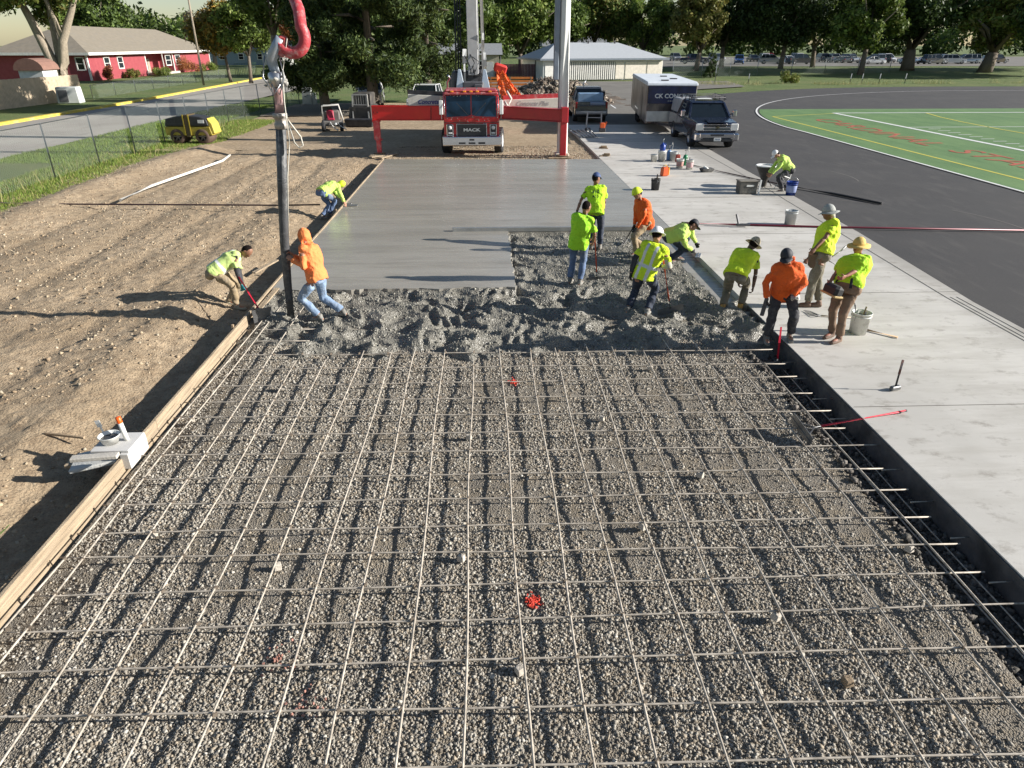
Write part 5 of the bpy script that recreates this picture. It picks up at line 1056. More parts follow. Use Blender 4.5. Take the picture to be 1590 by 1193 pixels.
    for i in (0, 1):
        s = 1 if i == 0 else -1; ell(b, sh[i] - S_ * .035 * s + T_ * .0, (S_, Fw, T_), (.088, .082, .078)); ell(b, sh[i] - S_ * .09 * s + T_ * .02, (S_, Fw, T_), (.09, .078, .07))
        if sleeve == 'short' or sleeve_m: b.tube([sh[i], sh[i].lerp(el[i], .5), sh[i].lerp(el[i], .78)], [.068 * k, .066 * k, .070 * k], 12)
        else: b.tube([sh[i], sh[i].lerp(el[i], .5), el[i], el[i].lerp(wr[i], .5), el[i].lerp(wr[i], .93)], [.068 * k, .060 * k, .056 * k, .050 * k, .040 * k], 12); ell(b, el[i], (S_, Fw, T_), (.056, .056, .056))
    if sleeve == 'hood' and hat != 'hood': b.tube([N_ - Fw * .10 + T_ * .02 - S_ * .09, N_ - Fw * .12 + T_ * .05, N_ - Fw * .10 + T_ * .02 + S_ * .09], .045, 10); b.tube([N_ - Fw * .06 + S_ * .08, N_ + Fw * .08 + S_ * .05, N_ + Fw * .08 - S_ * .05, N_ - Fw * .06 - S_ * .08], .03, 10)
    mats = [vest or shirt]; mf = None
    PT = np.array(P); TT = np.array(T_); SS = np.array(S_); FF = np.array(Fw)
    if vest:
        mats = [vest, silver, shirt]
        def mf(c_):
            d = c_ - PT; tt = d @ TT / k; ss = d @ SS; r = np.zeros(len(c_)); r[(np.abs(np.abs(ss) - .085) < .026) & (tt < .50)] = 1; r[(np.abs(tt - .13) < .028)] = 1
            if not sleeve_m: r[np.abs(ss) > .205] = 2
            return r
    elif print_m:
        mats = [shirt, print_m]
        def mf(c_):
            d = c_ - PT; tt = d @ TT / k; ss = d @ SS; ff = d @ FF; r = np.zeros(len(c_)); n_ = vn(ss * 60, tt * 45, 3)
            r[(ff < 0) & (np.abs(ss) < .095) & (((tt > .30) & (tt < .37)) | ((tt > .17) & (tt < .25) & (np.abs(ss) < .06))) & (n_ > -.05)] = 1; return r
    as_part(remeshed(b, .012, 3), 'vest' if vest else 'shirt', mats, t, .026 if sleeve != 'hood' else .020, 6.5, mf, seed + 5)
    if sleeve_m:
        for i in (0, 1):
            b = MB(); b.tube([sh[i], sh[i].lerp(el[i], .5), el[i], el[i].lerp(wr[i], .5), el[i].lerp(wr[i], .95)], [.062 * k, .056 * k, .05 * k, .044 * k, .036 * k], 12); as_part(remeshed(b, .011, 3), 'sleeve', sleeve_m[i], t, .007, 12, seed=seed + 8)
    for i in ((0, 1) if gloves else ()): b = MB(); hand(b, .003, (i,)); b.tube([wr[i] - (wr[i] - el[i]).normalized() * .05, wr[i] + (wr[i] - el[i]).normalized() * .01], [.036, .034], 12); as_part(remeshed(b, .007, 1), 'glove', gloves, t)
    # head wear and hair
    rot = Matrix((hx, hf, Hu)).transposed(); top = hc + Hu * .02
    def dome(r, h, m_, nm, extra=None, sy=1.12):
        d_ = MB(); prof = [(r * math.cos(x_), h * math.sin(x_)) for x_ in np.linspace(0, math.pi / 2 * .98, 9)] + [(0, h)]; d_.lathe(prof, top, 22, 0, rot, sy=sy)
        if extra: extra(d_)
        o = d_.build(nm, m_, t); s_ = o.modifiers.new('solid', 'SOLIDIFY'); s_.thickness = .004; s_.offset = 1; return o
    if hat != 'hood' and hat != 'none_hair':
        d_ = MB(); ell(d_, hc - hf * .018 * k + Hu * .012, (hx, hf, Hu), (.084 * k, .090 * k, .108 * k)); 
        if hair is hairg: ell(d_, hc - hf * .07 - Hu * .10, (hx, hf, Hu), (.05, .035, .12))
        as_part(remeshed(d_, .012, 1), 'hair', hair, t, .003, 30)
    def brim(rb, dz, droop, wav=0.0):
        def f_(d_):
            n = 26; V = []
            for j, (q, z) in enumerate(((.083, 0), (.10, -.002), (rb * .7, -droop * .35 + dz), (rb, -droop + dz))):
                for i in range(n): aa = 2 * math.pi * i / n; V.append(top + rot @ Vector((q * math.cos(aa), q * 1.12 * math.sin(aa), z + (wav * math.sin(3 * aa + 1) if j > 1 else 0))))
            d_.add(V, [(j * n + i, j * n + (i + 1) % n, (j + 1) * n + (i + 1) % n, (j + 1) * n + i) for j in range(3) for i in range(n)], 0, True)
        return f_
    if hat == 'cap':
        def vis(d_):
            V = []; 
            for q, z in ((.085, .012), (.175, -.012)):
                for i in range(9): aa = R(28 + 124 * i / 8); V.append(top + rot @ Vector((q * math.cos(aa) * (1 if q < .1 else .62), q * 1.1 * math.sin(aa), z - .012 * abs(math.cos(aa)))))
            d_.add(V, [(i, i + 1, 10 + i, 9 + i) for i in range(8)], 0, True)
        dome(.089 * k, .112 * k, hat_m, 'cap', vis)
    elif hat == 'brim': dome(.090 * k, .115 * k, hat_m, 'hat', brim(.165, 0, .03, .012))
    elif hat == 'hard': dome(.105 * k, .125 * k, hat_m, 'hard_hat', brim(.150, 0, .01)); 
    elif hat == 'helmet': dome(.100 * k, .120 * k, hat_m, 'hard_hat', brim(.118, 0, .005))
    elif hat == 'hood':
        d_ = MB(); ell(d_, hc - hf * .022 + Hu * .012, (hx, hf, Hu), (.100 * k, .108 * k, .125 * k)); d_.tube([hc - Hu * .06 - hf * .02, N_ - Fw * .01], [.10 * k, .115 * k], 14); as_part(remeshed(d_, .013, 2), 'hood', hat_m, t, .006, 12, seed=seed)
    PEOPLE[len(PEOPLE)] = (t, wr, el, O, P, N_, f, l)
    return t, [q + O for q in wr]
w1, h1 = person('person bending with a shovel at the left form board, pale striped vest and teal gloves', -12, ((356, 475, -.3), (369, 481, -.3)), (334, 420, 0), (371, 394, 1), (386, 399, -1), ((381, 470, -.02), (378, 455, -.06)), shirt=char_c, vest=mat('pale_vest', (.52, .66, .22), .7, var=.06, bump=.2), sleeve='long', sleeve_m=(char_c, char_c), trousers=khaki, boots=mat('pale_boot', (.36, .33, .24), .8, bump=.4), gloves=teal, skin=skin_t)
comealong('shovel', 'red handled shovel held over the form board by the bent worker', h1[1] + Vector((-.03, 0, .16)), G(408, 490, .0), blade=(.34, .26), grip=False, cat='shovel', bdir=(1, .4, 0))
w2, h2 = person('person in a light orange hooded sweatshirt and pale jeans steadying the black hose', 165, ((498, 499, -.08), (534, 491, -.08)), (492, 428, .03), (478, 383, 1), (470, 371, 1), ((453, 403, .0), (455, 396, .2)), shirt=orange_l, sleeve='long', trousers=denim_l, hat='hood', hat_m=orange_l, pole=((.6, -.5, -.6), None))
w3, h3 = person('person in a lime hood crouching beside the left edge of the finished slab', 40, ((500, 341, -.28), (511, 338, -.28)), (500, 298, 0), (519, 287, 1), (528, 292, 1), (('g', 540, 319, .09), ('g', 537, 321, .09)), shirt=lime_p, sleeve='long', trousers=denim, hat='hood', hat_m=limehat)
b = MB(); q = G(545, 319, .02); b.box(q, (.40, .12, .02), rotm(0, 0, .1), bev=.004); b.box(q + Vector((-.05, 0, .045)), (.16, .03, .03), rotm(0, 0, .1), bev=.01); tag(b.build('hand_float', steel), 'hand float on the grey slab under the crouching worker in the lime hood', 'float')
w4, h4 = person('person in a blue cap and lime tee with a dark print on its back', 72, ((918, 388, -.1), (931, 388, -.1)), (925, 330, 0), (925, 290, 1), (926, 279, 1), ((896, 328, .05), (937, 334, .12)), trousers=denim_d, shirt=lime, hat='cap', hat_m=capb, skin=skin_t, headyaw=-45, hem=.05, print_m=mat('shirt_print', (.05, .12, .03), .8), gloves=blackg, stand=True)
w5, h5 = person('bareheaded person in a plain green tee and muddy jeans leaning on a red handled rake', 68, ((885, 441, -.1), (900, 444, -.1)), (899, 376, 0), (906, 336, -1), (912, 325, 1), ((919, 384, .16), (921, 376, .02)), k=.99, shirt=mat('green_tee', (.33, .70, .02), .8, var=.10, bump=1.6, bscale=14), trousers=denim, skin=skin_t, headyaw=-30, hem=.08, fat=1.06, stand=True)
comealong('concrete_rake', 'red handled rake propped under the hands of the worker in the green tee', h5[1] + Vector((.03, .02, .14)), G(927, 434, -.06), hm=org_h, blade=(.45, .12))
w6, h6 = person('person in an orange sweatshirt and lime hard hat raking wet concrete toward the left', 200, ((988, 398, -.1), (1003, 394, -.1)), (1003, 343, 0), (996, 312, -1), (987, 304, -1), ((987, 357, -.22), (985, 350, .0)), shirt=orange, sleeve='long', trousers=khaki, hat='helmet', hat_m=limehat, hem=.06, gloves=blackg)
comealong('concrete_rake', 'dark handled rake worked by the person in the lime hard hat', h6[1] + Vector((.12, .05, .20)), G(968, 379, -.05), hm=dsteel, blade=(.42, .12), bdir=(.4, 1, 0))
w7, h7 = person('person in a white hard hat and lime vest with silver stripes, seen from behind', 58, ((974, 487, -.12), (1004, 490, -.12)), (1001, 424, -.02), (1018, 381, 1), (1020, 369, 1), ((980, 424, .0), (1029, 414, -.05)), shirt=mat('pale_shirt', (.48, .46, .36), .85, bump=.3), vest=lime_y, sleeve='long', sleeve_m=(char_c, mat('pale_shirt', (.48, .46, .36))), trousers=denim_d, hat='hard', hat_m=hardw, gloves=blackg, hem=.02, wide=1.05)
comealong('concrete_rake', 'orange handled rake held upright by the worker in the white hard hat', h7[1] + Vector((.0, .02, .12)), G(1041, 481, -.06), hm=org_h, blade=(.48, .12), grip=False)
w8, h8 = person('person in a pale lime long sleeved shirt bending over the right slab edge', -5, ((1050, 405, -.1), (1037, 409, -.1)), (1039, 366, 0), (1067, 358, -1), (1076, 356, 1), (('g', 1086, 393, .05), ('g', 1080, 399, .05)), shirt=lime_p, sleeve='long', trousers=denim_d, hat='cap', hat_m=capd, headyaw=0, skin=skin_t, hem=.03, gloves=blackg)
b = MB(); q = G(1084, 397, .01); b.box(q, (.36, .11, .02), rotm(0, 0, 1.2), bev=.004); b.box(q + Vector((0, 0, .04)), (.14, .03, .03), rotm(0, 0, 1.2), bev=.01); tag(b.build('hand_float', steel), 'hand float at the right slab edge under the worker in the dark cap', 'float')
w9, h9 = person('person in tan boots and beige hat stooping at the right end of the wet concrete', 58, ((1121, 484, -.12), (1148, 483, -.12)), (1143, 425, 0), (1160, 391, 1), (1171, 385, 1), ((1147, 447, .3), (1168, 461, .05)), shirt=lime_y, trousers=olive, boots=boot_tan, hat='brim', hat_m=tan_hat, hem=.0, skin=mat('deep_skin', (.10, .055, .04), .6), fat=1.08, pole=((-1, .1, .2), None))
w10, h10 = person('person in orange sweatshirt and dark cap standing at the old slab corner, looking down', -103, ((1225, 527, 0), (1188, 537, -.16)), (1217, 456, 0), (1224, 413, -1), (1219, 403, -1), ((1229, 459, -.28), (1190, 464, -.10)), k=.99, shirt=orange, sleeve='hood', trousers=char_c, hat='cap', hat_m=capd, hem=.10, gloves=blackg, headyaw=-15, pole=((1, .3, -.3), (-.5, .5, -.6)), fat=1.16, stand=True)
b = MB(); q = h10[1]; b.bar(q + Vector((0, -.02, .02)), q + Vector((-.05, -.05, -.27)), .065, .03, 0, .008); tag(b.build('black_trowel', dsteel), 'black trowel hanging from the hand of the worker in the dark cap', 'trowel')
b = MB(); b.tube([h10[0] + Vector((-.03, -.08, -.02)), h10[0] + Vector((.06, -.14, .02))], .045, 12); tag(b.build('coffee_cup', mat('cup', (.6, .58, .52), .5)), 'small pale cup held at the belly of the orange sweatshirt worker', 'cup')
comealong('concrete_rake', 'red handled tool standing upright at the corner beside the orange sweatshirt worker', PY(1213, 508, G(1206, 568, -.2).y + .12), G(1206, 568, -.20), blade=(.50, .12), grip=False)
w11, h11 = person('tall person with long grey hair, grey hat and lime tee standing on the pale slab', 168, ((1253, 477, 0), (1270, 477, 0)), (1276, 400, 0), (1289, 348, 1), (1284, 331, 1), ((1250, 407, -.24), (1255, 402, .25)), k=1.09, shirt=lime_y, trousers=olive, boots=boot_br, hat='brim', hat_m=greyhat, hair=hairg, skin=skin_t, hem=-.02, stand=True)
t = thing('pouch_belt', 'worn leather tool pouch hanging at the hip of the tall grey haired worker', 'tool pouch', PEOPLE[10][4] + PEOPLE[10][3] + Vector((0, 0, -.12)))
b = MB(); loft(b, [(Vector((-.12, -.06, z_)), Vector((.8, -.6, 0)), Vector((.6, .8, 0)), w_, .06) for z_, w_ in ((-.16, .08), (-.12, .13), (.06, .15), (.10, .14))], 14); as_part(remeshed(b, .012, 2), 'pouch', mat('leather', (.15, .10, .06), .8, dirt=(.3, .24, .16), dscale=6), t, .006, 14)
b = MB(); b.tube([(.10, -.12, .05), (.30, -.05, .15), (.38, -.02, .22)], .014, 6); b.tube([(.05, -.1, .0), (.28, -.12, -.12)], .012, 6); b.build('hand_tools', tool_st, t)
w12, h12 = person('stout person in a yellow straw hat and brown trousers holding a sling bag', 208, ((1301, 532, 0), (1290, 524, 0)), (1316, 450, 0), (1331, 399, 1), (1333, 380, -1), ((1290, 446, -.26), (1287, 441, .0)), k=.99, shirt=mat('lime_tee_bright', (.44, .76, .015), .8, var=.10, bump=1.6, bscale=14), trousers=brown_c, boots=boot_br, hat='brim', hat_m=straw, skin=mat('reddish_skin', (.33, .14, .09), .6), fat=1.16, wide=1.08, hem=.07, headyaw=-5, pole=((.8, -.4, -.5), (.6, .6, -.4)), stand=True)
pk = PEOPLE[11]; t = thing('sling_bag', 'black and tan sling bag carried on the belly of the straw hat worker', 'bag', PY(1294, 450, pk[3].y + pk[4].y - .16))
b = MB(); b.box((0, 0, 0), (.16, .34, .17), rotm(0, .2, .2), bev=.04); b.build('bag_body', mat('bag_black', (.03, .03, .03), .7), t); b = MB(); b.box((-.01, 0, -.075), (.17, .35, .035), rotm(0, .2, .2), bev=.01); b.build('bag_trim', mat('tan_trim', (.50, .36, .16), .7), t)
o_ = Vector(t.location) - pk[3]; T12 = (pk[5] - pk[4]).normalized(); F12 = pk[6]; L12 = pk[7]; q_ = lambda a_, b_, c_: pk[4] + T12 * a_ + F12 * b_ + L12 * c_ - o_
b = MB(); b.tube([q_(.02, .205, .17), q_(.14, .215, .16), q_(.28, .215, .15), q_(.40, .19, .13), q_(.51, .11, .10), q_(.56, -.01, .06), q_(.53, -.10, .0), q_(.40, -.2, -.08)], .020, 8, flat=.5); b.build('strap', blackg, t)
b = MB(); b.tube([q_(.04, .21, -.10), q_(.18, .22, -.03), q_(.33, .215, .05), q_(.43, .18, .12)], .018, 8, flat=.5); b.build('cross_strap', blackg, t)
w13, h13 = person('person in a white cap bending over the mixing hopper on the track', 178, ((1214, 299, -.03), (1224, 295, -.03)), (1226, 262, 0), (1211, 243, -1), (1202, 244, -1), ((1190, 281, -.25), (1189, 277, .1)), shirt=lime_p, sleeve='long', trousers=char_c, hat='cap', hat_m=hardw, hem=.02)
q = G(1185, 291, -.03); t = thing('mixing_hopper', 'dark cone shaped hopper with a white rim in front of the bent mixing worker', 'hopper', q)
MB().lathe([(.09, 0), (.10, .22), (.33, .68), (.345, .70), (.33, .70), (.1, .26), (0, .25)], (0, 0, 0), 22).build('cone', mat('hopper_dark', (.05, .045, .04), .6, dirt=(.2, .18, .15)), t); MB().lathe([(.335, .69), (.35, .70), (.35, .725), (.31, .725), (.31, .69)], (0, 0, 0), 22).lathe([(.31, .68), (0, .69)], (0, 0, 0), 22).build('white_rim', white_p, t)
b = MB(); 
for a in (0, 2.1, 4.2): b.tube([(.12 * math.cos(a), .12 * math.sin(a), .25), (.3 * math.cos(a), .3 * math.sin(a), 0)], .02, 6)
b.build('stand', dsteel, t)
q = G(1212, 296, -.03); t = thing('folding_stool', 'white folding stool beside the mixing worker', 'stool', q + Vector((.05, .1, 0)), .3)
MB().box((0, 0, .44), (.36, .34, .04), rotm(0, .35, 0), bev=.015).build('seat', white_p, t)
b = MB()
for y in (-.15, .15): b.tube([(-.2, y, 0), (.16, y, .42), (.2, y, .8)], .014, 6); b.tube([(.2, y, 0), (-.16, y, .44)], .014, 6)
b.build('legs', white_p, t)
for k, p_ in enumerate(PEOPLE.values()): pass
# ================================================================== surroundings
def PX(px, py, x):
    d = ray(px, py); t = x / d.x; return Vector((x, d.y * t, CAMH + d.z * t))
def leaves(centers, rads, n, size, cols, rngl, narrow=1.0, shell=.55, flatz=1.0, bright=None):
    w_ = rads ** 2; w_ = w_ / w_.sum(); ci = rngl.choice(len(centers), n, p=w_)
    d = rngl.normal(size=(n, 3)); d /= np.linalg.norm(d, axis=1, keepdims=True); rr = (shell + (1 - shell) * rngl.uniform(0, 1, n)) * rads[ci] * (1 + .15 * rngl.normal(size=n))
    c = centers[ci] + d * rr[:, None] * np.array([1, 1, flatz]); nrm = d * .6 + rngl.normal(size=(n, 3)) * .7; nrm /= np.linalg.norm(nrm, axis=1, keepdims=True)
    t = np.cross(nrm, rngl.normal(size=(n, 3))); t /= np.linalg.norm(t, axis=1, keepdims=True); b_ = np.cross(nrm, t); s = size * rngl.uniform(.6, 1.4, n)[:, None]
    V = np.stack([c - t * s, c + b_ * s * .5 * narrow, c + t * s, c - b_ * s * .5 * narrow], 1).reshape(-1, 3); Fc = np.arange(n * 4).reshape(-1, 4)
    cc = np.array(cols)[rngl.integers(0, len(cols), n)] * rngl.uniform(.7, 1.3, (n, 1)); cc *= (.75 + .5 * rngl.uniform(0, 1, len(centers)))[ci][:, None]
    return V, Fc, np.repeat(cc, 4, axis=0)
GREEN = [(.085, .13, .025), (.11, .165, .03), (.065, .10, .022), (.13, .18, .04)]; DARK = [(.05, .08, .022), (.065, .10, .026), (.04, .065, .02)]; OLIVE = [(.17, .16, .04), (.12, .14, .03), (.2, .18, .05)]
GOLD = [(.36, .21, .04), (.28, .17, .04), (.42, .25, .045), (.2, .15, .04)]; RUST = [(.3, .11, .04), (.22, .09, .035), (.36, .16, .05)]; LITE = [(.17, .23, .04), (.13, .19, .035), (.22, .25, .07)]; PINE = [(.055, .085, .025), (.08, .12, .032), (.11, .145, .035), (.04, .065, .022)]
def tree(name, label, loc, H, rad, th, cols, n, size, seed, tr=.22, kind='round', bk=bark, cat='tree', group=None, narrow=1.0, fork=False, droop=0.0):
    rl = np.random.default_rng(seed); rnd = random.Random(seed); t = thing(name, label, cat, loc, 0, group)
    b = MB(); tops = []
    lean = Vector((rnd.uniform(-.3, .3), rnd.uniform(-.3, .3), 0)); tp = Vector((0, 0, th)) + lean
    b.tube([(0, 0, -.2), (0, 0, .25), tp * .5, tp], [tr * 1.5, tr * 1.1, tr * .95, tr * .8], 10)
    nl = 7 if kind != 'pine' else 12
    if kind == 'pine': b.tube([tp, (lean.x, lean.y, H * .92)], [tr * .8, tr * .15], 8)
    for i in range(nl):
        a = i * 2.4 + rnd.random(); z0 = th + (H - th) * (rnd.uniform(0, .25) if kind != 'pine' else i / nl * .8); e = rnd.uniform(.5, .9) * rad * (1 if kind != 'pine' else (1 - .6 * i / nl))
        q0 = Vector((tp.x, tp.y, z0 if kind == 'pine' else th - .1)); q2 = Vector((e * math.cos(a), e * math.sin(a), z0 + (H - th) * (rnd.uniform(.25, .6) if kind != 'pine' else .03))); q1 = q0.lerp(q2, .5) + Vector((0, 0, .08 * H * (1 if kind != 'pine' else .2)))
        b.tube([q0, q1, q2], [tr * .5, tr * .3, tr * .1], 6); tops.append(q2)
    b.build('trunk', bk, t)
    m = 46; cz = (th + H) / 2; cs = []; rs = []
    for i in range(m):
        d = rl.normal(size=3); d /= np.linalg.norm(d); q = rl.uniform(.3, 1) ** .5
        if kind == 'pine':
            zf = rl.uniform(0, 1) ** 1.15; rr = rad * (1.0 - .72 * zf) * rl.uniform(.35, 1); a = rl.uniform(0, 6.28); cs.append((rr * math.cos(a), rr * math.sin(a), th * .95 + (H - th * .95) * zf - .4 * rr / rad * droop)); rs.append(rad * rl.uniform(.16, .30) * (1.1 - .5 * zf))
        else: cs.append((d[0] * rad * q * .82, d[1] * rad * q * .82, cz + d[2] * (H - th) * .5 * q * .85)); rs.append(rad * rl.uniform(.18, .36))
    V, Fc, cc = leaves(np.array(cs), np.array(rs), n, size, cols, rl, narrow, .35, .8)
    npmesh('crown', V, Fc, leaf_m, t, col=cc); return t
# pines beside the truck
def dz(x, y): return (x, y, -.15)
tree('pine_tree', 'large dark pine left of the truck, the one with its trunk behind the skid loader', dz(-8.0, 52.8), 14, 4.8, 2.9, PINE, 42000, .17, 11, .42, 'pine', narrow=.55, group='pines beside the truck', droop=1)
tree('pine_tree', 'large green pine nearest the red truck cab', dz(-4.3, 55.5), 13.5, 3.9, 2.7, PINE + [(.075, .10, .02)], 40000, .16, 12, .38, 'pine', narrow=.55, group='pines beside the truck', droop=1)
tree('pine_tree', 'dark pine at the left of the group, behind the small red seated machine', dz(-11.6, 53.5), 13, 4.0, 2.6, DARK + PINE, 36000, .17, 13, .36, 'pine', narrow=.55, group='pines beside the truck', droop=1)
tree('pine_tree', 'pine set farthest back between the other two', dz(-6.2, 63.0), 14, 4.5, 2.2, PINE, 26000, .19, 14, .36, 'pine', narrow=.6, group='pines beside the truck', droop=1)
q = G(436, 168, -.1); tree('tree', 'slim grey barked tree directly behind the black hose', (q.x, q.y, -.1), 13, 3.2, 5.0, GREEN, 9000, .2, 15, .26, bk=bark_l)
# left street trees
b = thing('maple_tree', 'big grey maple with a forked trunk in front of the red house', 'tree', (-45.0, 80.5, 0))
tb = MB(); tb.tube([(0, 0, -.3), (.1, 0, 1.2), (-.5, 0, 3.0), (-1.4, 0, 6.5), (-2.6, 0, 10)], [.85, .62, .50, .40, .2], 12); tb.tube([(.2, 0, 1.0), (.7, 0, 2.6), (1.2, 0, 4.6), (2.8, .3, 7.5), (4.2, .5, 10.5)], [.6, .52, .42, .3, .14], 12); tb.tube([(.1, .1, 1.4), (.2, .4, 4), (.3, .8, 9)], [.4, .3, .15], 10); tb.tube([(1.2, 0, 4.4), (1.3, -.6, 6.5), (.8, -1, 9.5)], [.3, .22, .1], 8)
tb.build('trunk', bark_l, b); rl = np.random.default_rng(77); cs = rl.normal(size=(40, 3)) * [2.6, 2.6, 1.5] + [0, 0, 10.5]; V, Fc, cc = leaves(cs, rl.uniform(.8, 1.7, 40), 16000, .22, GREEN + OLIVE, rl); npmesh('crown', V, Fc, leaf_m, b, col=cc)
q = G(352, 131, 0); tree('autumn_tree', 'golden autumn tree standing behind the yellow kerb', (q.x - 1.5, q.y + 6, 0), 9.5, 4.3, 2.9, GOLD + OLIVE, 15000, .2, 21, .2)
q = G(390, 128, 0); tree('street_tree', 'green tree right of the golden autumn tree', (q.x, q.y, 0), 10, 4.2, 3.0, LITE + GREEN, 15000, .2, 22, .22)
tree('street_tree', 'rust coloured tree seen just left of the red elbow pipe', (-37, 150, 0), 12, 3.6, 4.0, RUST, 9000, .26, 23, .25)
tree('street_tree', 'thin grey leaved tree beyond the end of the red house', (-54, 152, 0), 11, 5.5, 2.5, [(.10, .085, .06), (.14, .11, .07), (.07, .06, .045)], 7000, .22, 24, .45, bk=bark_l)
tree('street_tree', 'darker green tree far behind the street, left of the pines', (-38, 175, 0), 15, 7, 3.0, GREEN + DARK, 12000, .34, 25, .35)
tree('street_tree', 'leafy tree far up the street behind the hose', (-28, 160, 0), 14, 6, 2.5, GREEN, 12000, .34, 26, .3)
tree('street_tree', 'tall dark tree filling the corner behind the red house roof', (-75, 150, 0), 15, 8, 3, DARK + GREEN, 12000, .36, 27, .4)
# trees behind the truck and the white building
far = [(-2, 118, 13, 6.5, 2.6, GREEN, 'green tree behind the boom of the pump truck'), (6, 124, 14, 7, 3.0, LITE + GREEN, 'light green tree left of the white building'), (12, 128, 13, 6.5, 3.6, GREEN, 'green tree rising behind the left end of the white roof'), (20, 135, 13, 6.5, 4.4, OLIVE + GREEN, 'olive tree rising behind the middle of the white roof'), (28, 132, 12, 5.5, 3.0, GREEN + LITE, 'green tree behind the right end of the white roof'), (-14, 112, 14, 7, 2.6, GREEN + DARK, 'green tree beyond the pines'),
       (33.5, 117, 12, 4.6, 2.6, OLIVE, 'olive brown tree right of the white building'), (40, 125, 14, 7.0, 3.2, DARK, 'dark tree beside the olive brown one'), (49, 122, 14, 7.5, 3.4, DARK, 'dark spreading tree above the parked blue car'), (57, 128, 15, 8, 3.4, DARK + GREEN, 'dark tree above the parked red car'), (55.5, 108, 12, 5.0, 3.4, LITE + GREEN, 'light green hanging tree at the middle of the far lawn'), (67, 116, 15, 8.5, 3.0, DARK, 'broad dark tree with a thick trunk in front of the white cars'), (77, 112, 12, 6.0, 2.8, OLIVE + LITE, 'yellow green tree right of the thick trunk'), (84, 105, 15, 8, 2.6, DARK, 'darkest tree at the right end of the lawn'), (95, 118, 15, 8, 2.8, DARK + GREEN, 'dark tree beyond the far right corner of the field')]
for k, (x, y, H, r_, th, cl, lb_) in enumerate(far):
    z = float(bank_z(np.array([x]), np.array([y]))[0]); thk = .95 if 'thick' in lb_ else .4
    tree('shade_tree', lb_, (x, y, z), H, r_, th, cl, 15000, .30, 40 + k, thk, group='trees behind the track')
# distant tree line
bt = MB(); rl = np.random.default_rng(5); cs = []; rs = []
for k in range(150):
    x = -140 + k * 3.0 + rl.uniform(-2, 2); y = 250 + rl.uniform(0, 35)
    for j in range(3): cs.append((x + rl.uniform(-3, 3), y, rl.uniform(2, 12))); rs.append(rl.uniform(2.5, 5))
V, Fc, cc = leaves(np.array(cs), np.array(rs), 52000, .8, DARK + GREEN, rl); o = npmesh('far_woods', V, Fc, leaf_m, col=cc); tag(o, 'hazy line of woods beyond the parking lot', 'woods', kind='stuff')
z = float(bank_z(np.array([31.]), np.array([103.]))[0]); tree('small_spruce', 'small dark evergreen bush right of the white building', (32.3, 105, z), 3.4, 1.1, .4, DARK, 5000, .12, 90, .08, 'pine', narrow=.5, cat='bush')
def bush(label, loc, r_, cols, seed, n=2500, h=1.0, name='shrub'):
    rl = np.random.default_rng(seed); t = thing(name, label, 'shrub', loc); cs = rl.normal(size=(9, 3)) * [r_ * .4, r_ * .4, .2 * h] + [0, 0, h * .5]; V, Fc, cc = leaves(cs, rl.uniform(.25, .5, 9) * r_, n, .09, cols, rl); V[:, 2] = np.maximum(V[:, 2], -.1); npmesh('foliage', V, Fc, leaf_m, t, col=cc)
    b = MB(); [b.tube([(0, 0, -.1), (r_ * .4 * math.cos(a), r_ * .4 * math.sin(a), h * .6)], .02, 5) for a in range(5)]; b.build('stems', bark, t)
bush('red leaved shrub against the pink wall near the house corner', (-50.6, 101.5, 0), 1.2, RUST + [(.2, .02, .05)], 91, h=1.6); bush('small green shrub beneath the second window of the red house', (-50.4, 109, 0), 1.0, OLIVE, 92); bush('pale green shrub beside the porch of the red house', (-50.2, 117, 0), 1.5, LITE, 93, h=.9); bush('reddish shrub beneath the far windows of the red house', (-50.4, 130, 0), 2.0, RUST, 94, h=2.0); bush('yellow green shrub in front of the far end of the red house', (-49.4, 137, 0), 1.8, LITE, 95, h=1.0)
bush('scrubby green bush by the low posts beyond the track', (38.6, 92, .0), 1.3, OLIVE + LITE, 96, h=.9)
# ---- red house
pink = NB('red_siding', .7); sepz = pink.N.new('ShaderNodeSeparateXYZ'); pink.L.new(pink.co, sepz.inputs[0]); fr = pink.math('FRACT', pink.math('MULTIPLY', sepz.outputs[2], 5.5), 0); cc_ = pink.mix(pink.rng(pink.noise(2, 4), .3, .7), (.27, .045, .055), (.33, .065, .078)); redside = pink.done(cc_, ((pink.rng(fr, 0, .15, 0, 1), .6, .02),))
roofm = mat('shingles', (.22, .19, .145), .9, var=.12, scale=2, bump=.6, bscale=30, dirt=(.20, .18, .15), dscale=1.2); trim = mat('trim_white', (.72, .70, .66), .6)
Hs = thing('red_house', 'long red single storey house with grey hip roof and white trim beyond the street', 'house', (-52, 100, 0))
b = MB(); b.box((-6, 8.5, 1.6), (12, 17, 3.4)); b.box((-7.0, 22, 1.6), (9.6, 10, 3.4)); b.box((-6, 35.5, 1.6), (12, 17, 3.4)); b.build('wall', redside, Hs)
b = MB(); e0, e1, y0_, y1_ = -12.7, .9, -.9, 44.9; rz = 6.6
b.add([(e0, y0_, 3.2), (e1, y0_, 3.2), (e1, y1_, 3.2), (e0, y1_, 3.2), (-6, 7, rz), (-6, 37, rz)], [(0, 1, 4), (1, 2, 5, 4), (2, 3, 5), (3, 0, 4, 5), (3, 2, 1, 0)]); b.build('roof', roofm, Hs)
